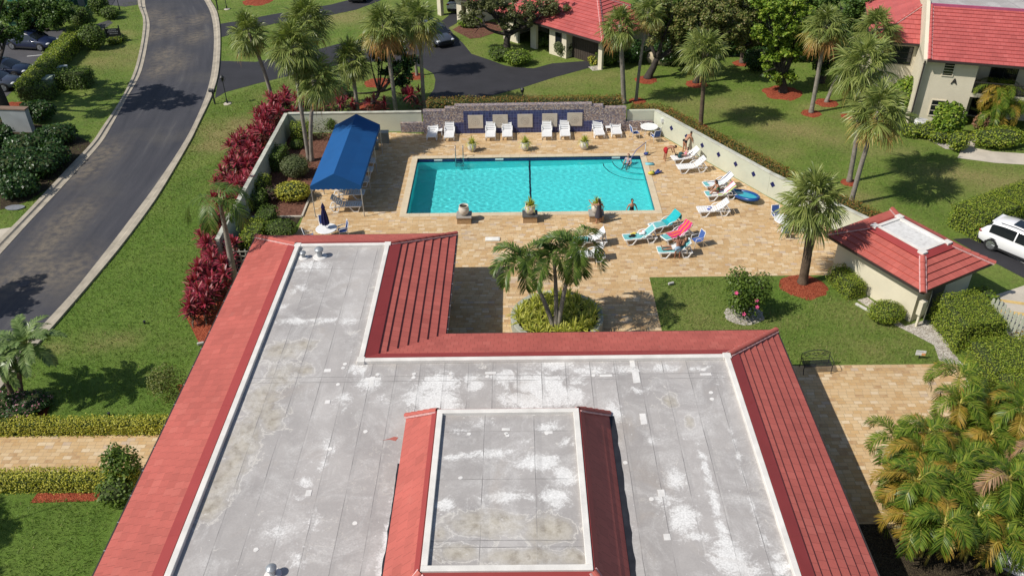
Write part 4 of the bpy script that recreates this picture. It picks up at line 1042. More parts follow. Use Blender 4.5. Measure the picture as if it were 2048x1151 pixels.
def hedge(name, label, pts, w, h, mat=None, leaf=.085, dens=190, group=None, cat='hedge', wob=.05, seed=1, round_=.15, capped=True):
    """clipped hedge along a polyline"""
    mat = mat or G_HEDGE; rng = np.random.default_rng(seed); VV = []; mb = MB()
    for (x0, y0), (x1, y1) in zip(pts[:-1], pts[1:]):
        a = np.array([x0, y0]); b = np.array([x1, y1]); L = np.linalg.norm(b - a); d = (b - a) / L; nn = np.array([-d[1], d[0]])
        def put(n, fu, fv, fz, nrm):
            if n < 1: return
            u, v, z = fu(n), fv(n), fz(n)
            q = 1 - round_ * np.clip((z / h - .8) / .2, 0, 1) ** 2     # rounded shoulders
            v = v * q
            u_ = np.clip(u, 0, L) + (u - np.clip(u, 0, L))
            P = np.stack([a[0] + d[0] * u_ + nn[0] * v, a[1] + d[1] * u_ + nn[1] * v, z], -1) + rng.normal(size=(n, 3)) * wob
            lump = vnoise(P[:, 0] + 50, P[:, 1] + 50, 1.1, 9) - .5
            P[:, 2] += lump * .12 * (z / h)
            N = np.tile(np.array([d[0] * nrm[0] + nn[0] * nrm[1], d[1] * nrm[0] + nn[1] * nrm[1], nrm[2]], float), (n, 1))
            VV.append(leaves(P, N, leaf, rng))
        U = lambda lo, hi: (lambda n: rng.uniform(lo, hi, n))
        put(int(L * w * dens), U(0, L), U(-w / 2, w / 2), lambda n: np.full(n, h), (0, 0, 1))
        put(int(L * h * dens), U(0, L), lambda n: np.full(n, w / 2), U(0.02, h), (0, 1, 0))
        put(int(L * h * dens), U(0, L), lambda n: np.full(n, -w / 2), U(0.02, h), (0, -1, 0))
        if capped:
            put(int(w * h * dens), lambda n: np.zeros(n), U(-w / 2, w / 2), U(0.02, h), (-1, 0, 0))
            put(int(w * h * dens), lambda n: np.full(n, L), U(-w / 2, w / 2), U(0.02, h), (1, 0, 0))
        k = .11
        c = [a + d * k - nn * (w / 2 - k), b - d * k - nn * (w / 2 - k), b - d * k + nn * (w / 2 - k), a + d * k + nn * (w / 2 - k)]
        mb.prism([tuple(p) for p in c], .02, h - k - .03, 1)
    V = np.concatenate(VV)
    V[:, :, 2] = np.maximum(V[:, :, 2], .01)
    return tag(link(name, leafmesh(name, V, [mat, G_CORE], None, mb)), label, cat, group)

def spine(p, q, bend=(0, 0, 0), n=7):
    p, q, b = Vector(p), Vector(q), Vector(bend)
    return [p.lerp(q, i / (n - 1)) + b * math.sin(math.pi * i / (n - 1)) for i in range(n)]

def tree(name, label, cat, base, blobs, mat, bark=None, leaf=.22, dens=26, r0=.22, group=None, seed=0, fork=.35, lean=None, clump=.9):
    """tapered trunk with limbs to every clump of the crown; blobs = (x, y, z, radius) in world metres"""
    rng = np.random.default_rng(seed + 11); bark = bark or BARK
    root = empty(name, (*base, 0), 0, label, cat, group)
    B = [(b[0] - base[0], b[1] - base[1], b[2], b[3]) for b in blobs]
    cen = np.mean([b[:3] for b in B], axis=0)
    fk = Vector((cen[0] * .4, cen[1] * .4, max(.8, cen[2] * fork)))
    mb = MB()
    mb.tube([(0, 0, -.05), (0, 0, .15)] + spine((0, 0, .25), fk, (rng.uniform(-.15, .15), rng.uniform(-.1, .1), 0))[1:], [r0 * 1.5, r0 * 1.15] + list(np.linspace(r0, r0 * .72, 6)), 10)
    for b in B:
        t_ = Vector(b[:3]); s = spine(fk, t_, (rng.uniform(-.3, .3), rng.uniform(-.3, .3), -.25))
        mb.tube(s, list(np.linspace(r0 * .55, r0 * .12, 7)), 7)
        for k in range(4):
            e = t_ + Vector(rng.normal(size=3)) * b[3] * .55; mb.tube(spine(s[4], e, Vector(rng.normal(size=3)) * .15, 5), list(np.linspace(r0 * .2, r0 * .05, 5)), 5)
    mb.build('trunk', bark, root, smooth=True)
    VV = []
    for b in B:
        r = b[3]; nc = max(4, int(15 * r))
        for k in range(nc):
            D = unit(rng.normal(size=3)); c = np.array(b[:3]) + D * r * rng.uniform(.35, .95) * np.array([1, 1, .8])
            rc = clump * rng.uniform(.3, .6) * min(1.0, .45 + r * .3)
            n = int(dens * 4 * math.pi * rc * rc * 1.6) + 8
            P, N = ball(n, c, (rc, rc, rc * .75), rng, .2)
            VV.append(leaves(P, N, leaf, rng, .6))
    V = np.concatenate(VV)
    quads('crown', V, [mat], None, root)
    return root

# ---------------------------------------------------------------- palms
FAN_GREEN = leafmat('fan_palm_leaf', [(.11, .15, .036), (.18, .23, .055), (.29, .32, .09), (.21, .25, .065)], .4, .25)
FAN_YELLOW = leafmat('yellowing_fan_leaf', [(.30, .25, .07), (.42, .33, .09), (.34, .30, .09)], .5, .25)
FAN_DEAD = leafmat('dead_orange_fan_leaf', [(.36, .17, .04), (.46, .25, .08), (.26, .14, .06)], .7, .15)
PALM_STEM = pm('palm_leaf_stem', (.24, .27, .09), .6, .2, 4)

def fan_crown(seed, n=36, dead=5, R_=1.0, yellow=4, name='crown'):
    """costapalmate fan leaves round a bud: returns a mesh of radius about 1.75"""
    rng = np.random.default_rng(seed); RB = []; MI = []
    for i in range(n):
        f = i / (n - 1)
        el = R(86) - R(146) * f ** .95 + rng.normal() * .12
        az = i * 2.39996 + rng.normal() * .12
        u = np.array([math.cos(az) * math.cos(el), math.sin(az) * math.cos(el), math.sin(el)])
        side = np.array([-math.sin(az), math.cos(az), 0.]); nrm = np.cross(u, side); nrm = nrm if nrm[2] > 0 else -nrm
        roll = rng.normal() * .35; side, nrm = side * math.cos(roll) + nrm * math.sin(roll), nrm * math.cos(roll) - side * math.sin(roll)
        pl = rng.uniform(.55, .85) * R_; L = rng.uniform(.66, .86) * R_
        sag = np.array([0, 0, -.16 * R_ * math.cos(el)])
        o = u * pl + sag
        mi = 2 if i >= n - dead else (1 if i >= n - dead - yellow else 0)
        # stalk
        S_ = np.array([[side * .02, -side * .02], [u * pl * .5 + sag * .3 + side * .016, u * pl * .5 + sag * .3 - side * .016], [o + side * .012, o - side * .012], [o + u * L * .3 + side * .008, o + u * L * .3 - side * .008]])
        RB.append(S_); MI.append(3 if mi == 0 else mi)
        ns = 27
        for k in range(ns):
            a = (k / (ns - 1) - .5) * 2 * 1.9 + rng.normal() * .03
            d = u * math.cos(a) + side * math.sin(a) - nrm * (.22 * abs(math.sin(a)) + .10)
            d /= np.linalg.norm(d)
            Lk = L * (.62 + .42 * math.cos(a * .5)) * rng.uniform(.92, 1.06)
            w = np.cross(nrm, d); w /= np.linalg.norm(w); tw = rng.normal() * .5; wv = w * math.cos(tw) + nrm * math.sin(tw)
            droop = np.array([0, 0, -1.]) * Lk * rng.uniform(.14, .46) * (1.5 if mi == 2 else 1)
            st = o + u * L * .3 * max(0, math.cos(a)) ** 2
            pts = [st + d * Lk * .04, st + d * Lk * .4 + droop * .08, st + d * Lk * .72 + droop * .42, st + d * Lk * .94 + droop * 1.0]
            ws = [.010, .026, .020, .003]
            RB.append(np.array([[p + wv * q * R_, p - wv * q * R_] for p, q in zip(pts, ws)])); MI.append(mi)
    return strips(name, np.array(RB), [FAN_GREEN, FAN_YELLOW, FAN_DEAD, PALM_STEM], MI, 'mesh')
FANS = [fan_crown(1, 44, 2), fan_crown(2, 46, 8, yellow=7), fan_crown(3, 50, 1), fan_crown(4, 42, 3, yellow=9), fan_crown(5, 54, 0, yellow=3)]

def palm_trunk(root, base, top, r0, r1, mat, bend=.12, n=10, belly=0, rings=True):
    """ringed tapering trunk in local coordinates of the root"""
    p0 = Vector((0, 0, -.05)); p1 = Vector((top[0] - base[0], top[1] - base[1], top[2]))
    lean = Vector((p1.x, p1.y, 0))
    pts = []; rad = []; m = n * 3 if rings else n
    for i in range(m + 1):
        t_ = i / m; p = p0.lerp(p1, t_) - lean * bend * math.sin(math.pi * t_) * 1.6
        pts.append(p)
        r_ = r0 * 1.0 + (r1 - r0) * t_ + belly * math.sin(math.pi * min(1, t_ * 1.3)) * r0 + (.35 * r0 * max(0, 1 - t_ * 12))
        rad.append(r_ * (1 + (.045 if rings and i % 2 else 0)))
    mb = MB(); mb.tube(pts, rad, 10, 0); return mb.build('trunk', mat, root, smooth=True)

def fan_palm(label, base, top, s=1.0, v=0, r=.15, mat=None, bend=.12, rz=None):
    root = empty('fan_palm', (*base, 0), 0, label, 'palm tree', 'tall fan palms')
    palm_trunk(root, base, (top[0], top[1], top[2]), r, r * .8, mat or PALMBARK, bend)
    c = link('crown', FANS[v], root, (top[0] - base[0], top[1] - base[1], top[2]))
    c.rotation_euler = (0, 0, rz if rz is not None else random.uniform(0, 6.28)); c.scale = (s, s, s * random.uniform(.95, 1.08))
    return root
FP = [
    ('leaning fan palm by the road kerb, leftmost of the tall fan palms', (-19.14,63.19), (-20.04,63.19,5.77), 1.12, 0, .15),
    ('tall fan palm behind the left corner of the pool wall with the highest full crown', (-15.27,61.11), (-15.1,61.11,7.3), 1.3, 2, .15),
    ('fan palm inside the pool wall leaning left from a shared double trunk', (-14.48,53.48), (-14.32,53.48,8), 1.3, 4, .14),
    ('fan palm inside the pool wall with the lower, more upright crown of the double trunk', (-14.26,53.39), (-13.05,53.39,5.94), 1.15, 2, .14),
    ('fan palm with the lowest crown behind the blue awning', (-12.2,61), (-12.22,61,4.44), 1.1, 4, .15),
    ('fan palm with a skirt of orange dead fronds left of the mosaic wall', (-9.3,60.9), (-9.58,60.9,6.92), 1.22, 1, .16),
    ('slim fan palm standing in the red mulch ring beside the black driveway', (-8.51,69.2), (-8.84,69.2,5.02), 1.05, 0, .12),
    ('tall fan palm rising right at the left end of the mosaic wall', (-7.25,61.78), (-7.1,61.78,6.82), 1.2, 3, .15),
    ('fan palm with the straight pale trunk behind the right end of the mosaic wall', (8.12,62.68), (7.47,62.68,6.1), 1.08, 0, .19),
    ('thin leaning fan palm with a small yellowing crown beside the villa', (9.1,63.14), (9.56,63.14,6.87), .88, 3, .12),
    ('fan palm alone on the back lawn with its round shadow beside it', (13.25,58.36), (12.88,58.36,5.63), 1.2, 2, .16),
    ('fan palm with a bent trunk rising from the front mulch ring before the house', (21.86,60.34), (21.73,60.34,6.54), 1.18, 1, .16),
    ('fan palm on the second mulch ring, its crown touching the red house roof', (23.56,62.29), (26.12,62.29,5.63), 1.22, 0, .14),
    ('pale trunked fan palm in front of the house whose crown overlaps the window wing', (21.14,49.26), (20.4,49.26,7.76), 1.28, 2, .15),
    ('fan palm leaning right behind the pump house with yellow lower fronds', (20.29,46.32), (20.63,46.32,6.1), 1.3, 3, .15),
    ('short stout fan palm in red mulch beside the pool deck table', (15.02,37.86), (14.69,37.86,4.97), 1.2, 4, .24)]
for i, (lb, b, tp, s, v, r) in enumerate(FP):
    random.seed(40 + i)
    fan_palm(lb, b, tp, s, v, r, PALMBROWN if i in (10, 15) else PALMBARK, .02 if i in (8,) else .12)
random.seed(9)

def frond(L, az, el, bend, nl, ll, rng, V=.5, w=.03, droop=.35, start=.16, twist=0., pts=9):
    """one pinnate leaf: returns ribbons (n,4,2,3) and rachis points"""
    P = [np.zeros(3)]; e = el; T = []
    for i in range(pts):
        d = np.array([math.cos(az) * math.cos(e), math.sin(az) * math.cos(e), math.sin(e)]); T.append(d)
        P.append(P[-1] + d * L / pts); e -= bend / pts * (1 + .6 * i / pts)
    T.append(T[-1]); P = np.array(P); T = np.array(T)
    side = np.array([-math.sin(az), math.cos(az), 0.]); RB = []
    for k in range(nl):
        t_ = start + (1 - start) * k / (nl - 1); x = t_ * pts; i = min(int(x), pts - 1); f = x - i
        p = P[i] * (1 - f) + P[i + 1] * f; d = T[i] * (1 - f) + T[i + 1] * f; nrm = np.cross(d, side); nrm = nrm * (1 if nrm[2] > 0 or abs(d[2]) > .5 else -1)
        lk = ll * (math.sin(math.pi * (.12 + .80 * t_)) ** .7) * rng.uniform(.88, 1.08)
        for sg in (-1, 1):
            q = side * sg + d * (.55 + .5 * t_) + nrm * V * rng.uniform(.4, 1.3) + rng.normal(size=3) * .10
            q /= np.linalg.norm(q); wv = np.cross(q, nrm); wv /= np.linalg.norm(wv) + 1e-9
            wv = wv * math.cos(twist) + nrm * math.sin(twist)
            dr = np.array([0, 0, -lk * droop * rng.uniform(.7, 1.3)])
            c = [p, p + q * lk * .4 + dr * .12, p + q * lk * .75 + dr * .5, p + q * lk + dr]
            RB.append(np.array([[a + wv * b, a - wv * b] for a, b in zip(c, (w * .35, w, w * .75, .003))]))
    rc = P[[0, 3, 6, 9]] if pts == 9 else P[np.linspace(0, pts, 4).astype(int)]
    RB.append(np.array([[a + side * b, a - side * b] for a, b in zip(rc, (.03, .024, .016, .006))]))
    return np.array(RB)

FEATHER = leafmat('feather_palm_leaf', [(.04, .08, .014), (.075, .135, .022), (.15, .215, .04), (.10, .16, .03)], .4, .25)
FEATHER_L = leafmat('pale_feather_leaf', [(.08, .14, .035), (.14, .215, .06), (.25, .33, .12), (.18, .26, .08)], .35, .25)
ARECA_G = leafmat('areca_green_leaf', [(.05, .10, .012), (.09, .16, .016), (.17, .24, .025), (.26, .30, .04)], .38, .3)
ARECA_Y = leafmat('areca_yellow_leaf', [(.20, .17, .018), (.34, .24, .03), (.42, .26, .05), (.24, .19, .03)], .45, .3)
ARECA_B = leafmat('areca_dry_leaf', [(.34, .17, .07), (.42, .27, .16), (.28, .16, .10)], .7, .2)
ARECA_STEM = pm('yellow_areca_stem', (.42, .36, .08), .5, .2, 4)

def feather_crown(name, n, L, ll, seed, mats, el0=80, el1=-10, bend=1.5, nl=26, V=.5, w=.03, droop=.35, tint=(1, 0, 0), twist=0.):
    rng = np.random.default_rng(seed); A = []; MI = []
    for i in range(n):
        f = (i + .5) / n; el = R(el0 + (el1 - el0) * f) + rng.normal() * .1
        rb = frond(L * rng.uniform(.82, 1.1) * (.8 + .25 * math.sin(math.pi * f)), i * 2.39996 + rng.normal() * .2, el, bend * rng.uniform(.8, 1.2), nl, ll, rng, V, w, droop, twist=twist)
        m = int(rng.choice(len(tint), p=np.array(tint) / sum(tint))) if i > 2 else 0
        A.append(rb); MI += [m] * (len(rb) - 1) + [len(mats) - 1]
    return strips(name, np.concatenate(A), mats, MI, 'mesh')

# adonidia clump in the round planter
ad = empty('triple_palm', (*(1.71,33.5), 0), 0, 'three stemmed feather palm growing in the round planter', 'palm tree')
b = Vector((ad.location.x, ad.location.y, .45)); ad.location.z = .45
for (x, y, z), sd, s, bx in zip([(0.1,34.16,4.06),(1.56,34.16,4.27),(2.54,34.16,4.72)], (21, 22, 23), (1.0, 1.1, 1.1), (-.25, -.1, .12)):
    q = Vector((x - b.x, y - b.y, z - .55))
    mb = MB(); mb.tube(spine((bx * .4, 0, -.1), q, (-bx * .6, 0, 0), 9), list(np.linspace(.13, .075, 9)), 9); mb.build('trunk', pm('smooth_grey_palm_bark_%d' % sd, (.27, .24, .2), .9, .2, 5, bump=.5, bscale=16), ad, smooth=True)
    o = link('crown', feather_crown('crown', 11, 1.95 * s, .62, sd, [FEATHER, PALM_STEM], 84, 5, 2.1, 50, .75, .024, .4, twist=.5), ad, q)

# royal palm, thin, by the cordyline bed
rp_b, rp_t = (-15.57,38.53), (-15.35,38.53,5.18)
rp = empty('slender_palm', (*rp_b, 0), 0, 'slender feather palm curving up from the red cordylines', 'palm tree')
palm_trunk(rp, rp_b, rp_t, .2, .085, PALMBARK, -.10)
o = link('crown', feather_crown('crown', 9, 2.5, .72, 31, [FEATHER, PALM_STEM], 70, -15, 2.0, 38, .3, .026, .5), rp, (rp_t[0] - rp_b[0], rp_t[1] - rp_b[1], rp_t[2]))
# pygmy date palms at the left edge
for (bp, tp, lb, sd) in (((-22.81,29.32), (-21.62,29.32,3.09), 'small date palm with its star shaped shadow on the left lawn', 41), ((-23.1,29.22), (-23.17,29.22,2.29), 'small date palm leaning out over the left edge of the lawn', 42)):
    p = empty('date_palm', (*bp, 0), 0, lb, 'palm tree', 'pair of small date palms')
    palm_trunk(p, bp, tp, .11, .10, PALMBROWN, .12)
    link('crown', feather_crown('crown', 22, 1.85, .36, sd, [FEATHER_L, PALM_STEM], 80, -2, 1.25, 36, .3, .026, .2), p, (tp[0] - bp[0], tp[1] - bp[1], tp[2]))

# areca clumps
def areca(label, base, stems, seed, L=2.0, dry=(.70, .25, .05), group='feather palm clumps by the patio'):
    rng = np.random.default_rng(seed)
    root = empty('areca_palm', (*base, 0), 0, label, 'palm', group)
    mb = MB(); tops = []
    for k in range(stems):
        a = rng.uniform(0, 6.28); q = rng.uniform(.3, 1.0)
        tp = Vector((math.cos(a) * q, math.sin(a) * q, rng.uniform(1.3, 2.9))); tops.append(tp)
        mb.tube(spine((tp.x * .35, tp.y * .35, 0), tp, (0, 0, 0), 5), [.05, .05, .045, .045, .04], 6)
    mb.build('stems', ARECA_STEM, root, smooth=True)
    for k, tp in enumerate(tops):
        link('crown', feather_crown('crown', 11, L, .46, seed * 10 + k, [ARECA_G, ARECA_Y, ARECA_B, ARECA_STEM], 84, 10, 2.5, 38, .5, .016, .3, dry), root, tp)
    return root
AR = [(14.6,23.23),(16.42,23.86),(18.65,24.64),(19.26,23.17),(14.21,21.63),(15.65,21.49),(17.29,21.59),(14.52,20.03),(15.95,19.79),(18.24,20.65),(19.29,26.05),(20.6,25.31),(18.04,26.07)]
ARL = ['feather palm clump nearest the corner of the clubhouse roof', 'feather palm clump hanging over the patio paving', 'feather palm clump behind the patio clumps', 'feather palm clump at the right edge of the photo', 'feather palm clump beside the dark gap along the clubhouse wall', 'feather palm clump in the middle of the group', 'feather palm clump with curved yellow stems right of the middle', 'feather palm clump lowest in the corner next to the clubhouse', 'feather palm clump lowest in the corner, right of another', 'feather palm clump above the pale parked car', 'feather palm clump in front of the big clipped hedge', 'feather palm clump at the right edge beside the big hedge', 'outlying feather palm clump arching furthest onto the patio']
for i, (p, lb) in enumerate(zip(AR, ARL)): areca(lb, p, 4 if i != 12 else 2, 50 + i, 1.75)
areca('feather palm clump in front of the balcony of the house', (33.71,56.7), 6, 71, 2.1, (.75, .2, .05), 'feather palms by the house')
areca('small feather palm clump at the right edge by the house', (36.9,58.52), 4, 72, 1.9, (.8, .2, .0), 'feather palms by the house')

# ---------------------------------------------------------------- trees
def withr(pts, rs): return [(*p, r) for p, r in zip(pts, rs)]
tree('oak_tree', 'spreading oak with a dark forked trunk in front of the villa', 'tree', (-1.01,74.9), withr([(-3.83,74.9,3.07),(-2.19,74.9,4.04),(-0.24,74.9,3.92),(1.84,74.9,3.72),(-1.05,74.9,2.59),(-3.25,74.9,4.56),(0.83,74.9,2.78),(3.22,74.9,4.12)], [1.5,1.6,1.6,1.5,1.1,1.5,1.0,1.4]), G_OAK, BARK_DARK, .15, 46, .33, seed=1, fork=.42, clump=.75)
tree('gnarled_tree', 'gnarled dark trunked tree beside the villa with olive foliage', 'tree', (10.64,67.85), withr([(11.38,67.85,4),(12.18,67.85,5.18),(10.4,67.85,5.4),(13.49,67.85,3.89),(13,67.85,2.76)], [1.7,1.8,1.2,1.5,1.1]), G_OLIVE, BARK_DARK, .17, 34, .3, seed=2, fork=.4)
tree('lawn_tree', 'tree behind the lone lawn palm with olive brown foliage', 'tree', (14.38,66.7), withr([(14.17,66.7,4.91),(15.8,66.7,4.3),(15.03,66.7,5.87),(16.48,66.7,5.07),(17.24,66.7,3.69)], [1.6,1.6,1.7,1.6,1.2]), G_OLIVE, BARK_DARK, .17, 34, .24, seed=3, fork=.4)
tree('lawn_tree', 'tree with a pale trunk in a mulch ring between olive and bright green trees', 'tree', (19.06,71.12), withr([(18.01,71.12,3.47),(19.23,71.12,3.66),(18.61,71.12,5.1),(19.88,71.12,1.97),(17.21,71.12,4.92)], [1.5,1.6,1.6,1.1,1.4]), G_OLIVE, BARK, .17, 34, .22, seed=4, fork=.4)
tree('broadleaf_tree', 'large bright yellow green tree in the big mulch bed on the back lawn', 'tree', (20.82,64.42), withr([(19.36,64.42,6.48),(20.51,64.42,5.15),(18.84,64.42,4.99),(20,64.42,3.62),(21.18,64.42,3.41),(19.58,64.42,2.65),(20.74,64.42,1.43),(21,64.42,6.64),(18.59,64.42,6.68),(19.78,64.42,1.37),(21.3,64.42,4.95)], [1.5,1.5,1.2,1.3,1.1,.9,.8,1.4,1.3,.6,1.2]), G_BRIGHT, BARK_DARK, .22, 26, .3, seed=5, fork=.3)
tree('broadleaf_tree', 'dark green tree between the bright tree and the fan palm trunks', 'tree', (24.39,66.41), withr([(23.58,66.41,3.88),(24.64,66.41,2.87),(23.25,66.41,2.49),(24.43,66.41,1.45),(25.47,66.41,2.25),(24.14,66.41,5.04)], [1.2,1.1,.9,.9,.9,1.2]), G_TREE, BARK_DARK, .2, 28, .25, seed=6, fork=.35)
tree('broadleaf_tree', 'shaded tree behind the fan palms left of the red house roof', 'tree', (29.18,71.41), withr([(27.45,71.41,4.27),(28.7,71.41,3.21),(27.37,71.41,2.61),(29.01,71.41,4.65),(28.6,71.41,1.74)], [1.5,1.3,1.2,1.2,.9]), G_TREE, BARK_DARK, .2, 28, .25, seed=7)
tree('broadleaf_tree', 'leafy tree at the top edge hiding most of the distant house', 'tree', (17.22,75.8), withr([(14.62,75.8,3.6),(16.3,75.8,4.21),(18.13,75.8,3.45),(16.03,75.8,2.7),(13.51,75.8,3.83),(15.68,75.8,1.82),(17.87,75.8,2.01),(19.49,75.8,3.08)], [1.8,1.8,1.7,1.5,1.6,1.4,1.4,1.6]), G_OLIVE, BARK, .18, 30, .25, seed=8)
tree('broadleaf_tree', 'leafy tree at the top edge behind the bright green tree', 'tree', (25.92,78.15), withr([(24.88,78.15,3.41),(26.71,78.15,3.16),(27.78,78.15,2.25),(26.01,78.15,2.06),(23.5,78.15,3.65)], [1.6,1.5,1.3,1.3,1.4]), G_TREE, BARK, .2, 28, .25, seed=9)
tree('magnolia_tree', 'dark leaved forked tree in red mulch between the pool wall and the driveway', 'tree', (-11.41,63.3), withr([(-9.16,63.3,3.57),(-8.71,63.3,2.23),(-9.44,63.3,4.58),(-13.45,63.3,1.18),(-8.31,63.3,3.29),(-9.89,63.3,2.72),(-11.27,63.3,5.06),(-9.94,63.3,5.23),(-9.14,63.3,1.72),(-10.45,63.3,3.9)], [1.15,.9,1.0,.6,.85,.7,.8,.9,.7,.7]), G_DARK, BARK, .21, 24, .17, seed=10, fork=.3, clump=.75)
tree('street_tree', 'big dark tree at the left edge shading the road', 'tree', (-39.92,62.58), withr([(-42.2,61.5,6.0),(-40.5,62.5,7.5),(-38.4,61.0,10.3),(-37.2,62.6,9.4),(-39.5,59.6,9.2),(-36.6,60.4,11.4),(-42.0,66.5,5.2),(-40.6,67.5,4.6),(-42.8,68.5,6.0),(-43.5,63.5,7),(-41.0,64.5,9.0),(-44,61,5),(-39.4,63,11.5)], [1.4,1.5,1.8,1.6,1.6,1.6,1.3,1.1,1.4,1.5,1.6,1.2,1.6]), G_TREE, BARK_DARK, .22, 22, .42, seed=12, fork=.35)
tree('street_tree', 'tree with yellow green leaves over the parked blue cars', 'tree', (-47.26,78.75), withr([(-45.18,78.75,3.31),(-44.45,78.75,2.06),(-42.54,78.75,2.26),(-46.22,78.75,1.63),(-43.08,78.75,3.41),(-41.79,78.75,3.16),(-46.36,78.75,3.23)], [1.5,1.4,1.2,1.3,1.5,1.3,1.4]), G_TREE, BARK_DARK, .19, 26, .25, seed=13, fork=.4)
tree('street_tree', 'low branching tree in front of the tennis court fence', 'tree', (-45.77,82.76), withr([(-45.26,82.76,2.02),(-43.74,82.76,2.57),(-43.07,82.76,1.6),(-46.16,82.76,2.51),(-44.78,82.76,0.81)], [1.1,1.2,.9,1.2,.7]), G_TREE, BARK_DARK, .18, 26, .2, seed=14, fork=.4)
tree('shade_tree', 'tree outside the left edge casting shade on the lower lawn', 'tree', (-27.2, 18.6), withr([(-26.6,18.3,6.8),(-27.4,19.6,7.4),(-25.8,17.2,6.6),(-27.6,17.6,7.4),(-26.0,19.8,6.2)], [1.4,1.4,1.3,1.4,1.0]), G_TREE, BARK, .2, 22, .25, seed=15)
tree('shade_tree', 'tree outside the left edge casting shade across the road by the date palms', 'tree', (-33.6, 35.2), withr([(-33.4,35,7),(-34,36,7.5),(-32.4,34.6,6.6),(-33.8,34,7.4)], [1.3,1.3,1.1,1.3]), G_TREE, BARK, .2, 22, .25, seed=16)

tree('broadleaf_tree', 'tree filling the gap behind the gnarled tree and the lawn palm', 'tree', (13.46,74.64), withr([(11.89,74.64,3.12),(13.34,74.64,3.74),(12.86,74.64,1.79),(14.75,74.64,2.64),(10.94,74.64,4.2)], [1.5,1.6,1.3,1.4,1.4]), G_TREE, BARK_DARK, .19, 28, .25, seed=17)
tree('broadleaf_tree', 'tree at the top edge between the villa and the carport house', 'tree', (2.69,85.37), withr([(1.94,85.37,2.68),(3.65,85.37,2.18),(0.72,85.37,2.46)], [1.5,1.3,1.4]), G_OAK, BARK_DARK, .18, 28, .22, seed=18)
tree('broadleaf_tree', 'dark tree between the bright tree and the pale trunked tree', 'tree', (20.75,71.78), withr([(19.88,71.78,3.03),(20.32,71.78,4.27),(19.61,71.78,1.97),(20.95,71.78,1.52),(20.85,71.78,4.88)], [1.4,1.5,1.2,1.1,1.4]), G_TREE, BARK_DARK, .19, 28, .22, seed=19)
tree('broadleaf_tree', 'broad tree at the top edge right of the villa roof', 'tree', (15.68,80.08), withr([(13.51,80.08,3.49),(15.18,80.08,2.79),(16.74,80.08,3.22),(18.63,80.08,2.73),(20.42,80.08,3.07),(14.59,80.08,1.65)], [1.7,1.6,1.6,1.6,1.6,1.4]), G_TREE, BARK_DARK, .2, 26, .25, seed=20)
tree('broadleaf_tree', 'dark tree between the first two fan palms of the house lawn and the wing', 'tree', (28.91,74.6), withr([(27.64,74.6,3.1),(29.07,74.6,2.43),(26.86,74.6,3.75),(28.64,74.6,1.34),(29.49,74.6,3.5)], [1.5,1.4,1.4,1.2,1.4]), G_TREE, BARK_DARK, .2, 26, .25, seed=21)
# ---------------------------------------------------------------- hedges and shrubs
hedge('long_hedge', 'long yellow green clipped hedge on the far side of the entrance path', [(-40, 27.2), (-15.0, 27.2)], .62, .62, G_YELLOW, .07, 520, 'hedges along the entrance path', seed=2)
hedge('long_hedge', 'shorter yellow green clipped hedge on the near side of the entrance path', [(-40, 24.05), (-15.6, 24.05)], .75, .66, G_YELLOW, .07, 520, 'hedges along the entrance path', seed=3)
hedge('tall_hedge', 'broad bright green clipped hedge beside the picket fence, upper block by the pump house', [(21.42,34.43), (21.64,31.85)], 2.3, 1.75, G_HEDGE, .062, 430, seed=4, round_=.25)
hedge('tall_hedge', 'broad bright green clipped hedge behind the patio, lower block at the photo edge', [(21.62,30.74), (21.81,28.5), (21.88,26.02)], 2.8, 1.85, G_HEDGE, .062, 430, seed=5, round_=.25)
hedge('tall_hedge', 'tall clipped hedge behind the white car', [(25.57,42.67), (28.5,44.33), (31.46,45.83)], 2.2, 1.5, G_HEDGE, .075, 300, seed=6)
hedge('car_park_hedge', 'long clipped hedge along the car park running away from the road', [(-39.45,65.59), (-40.35,72.18), (-41.3,81.05)], 1.5, 1.35, G_HEDGE, .13, 110, seed=7)
hedge('car_park_hedge', 'short dark hedge beside the road enclosing the green utility box', [(-37.92,68.12), (-35.46,68.03)], 1.7, 1.4, G_MID, .13, 110, seed=8)
hedge('car_park_hedge', 'low dark hedge in front of the green utility box', [(-40.07,65.61), (-37.31,65.51)], 1.3, 1.1, G_MID, .13, 100, seed=9)
hedge('low_border', 'low rust tinted hedge along the back of the mosaic wall', [(-6.6, 58.75), (7.4, 58.75)], 1.0, 2.15, G_RUST, .10, 170, 'low rust tinted hedges outside the pool wall', seed=10)
hedge('low_border', 'low rust tinted hedge following the outside of the pale right wall', [(8.2, 59.0), (10.4, 58.6), (13.5, 53.4), (16.7, 48.0), (20.3, 42.6)], 1.4, 1.3, G_RUST, .10, 170, 'low rust tinted hedges outside the pool wall', seed=11)
BX_ = 'clipped shrubs inside the left pool wall'
hedge('box_shrub', 'flat topped clipped shrub halfway along the left pool wall', [(-16.49,51.73), (-16.34,53.77)], 1.0, 1.15, G_MID, .09, 170, BX_, 'shrub', seed=12)
hedge('box_shrub', 'bright topped clipped shrub in the far left corner of the pool wall', [(-16.3, 56.9), (-15.1, 57.1)], 1.2, 1.2, G_HEDGE, .09, 170, BX_, 'shrub', seed=13)
hedge('box_shrub', 'bright flat topped clipped shrub below the variegated bush', [(-16.76,48.05), (-16.47,49.39)], 1.0, 1.1, G_HEDGE, .09, 170, BX_, 'shrub', seed=14)
hedge('box_shrub', 'dark clipped shrub tight against the left pool wall', [(-16.2,46.3), (-16.29,47.58)], .8, .95, G_MID, .09, 170, BX_, 'shrub', seed=15)
hedge('box_shrub', 'clipped shrub beside the bed edging with a rounded top', [(-15.25,44.04), (-15.11,45.35)], 1.0, 1.0, G_MID, .09, 170, BX_, 'shrub', seed=16)
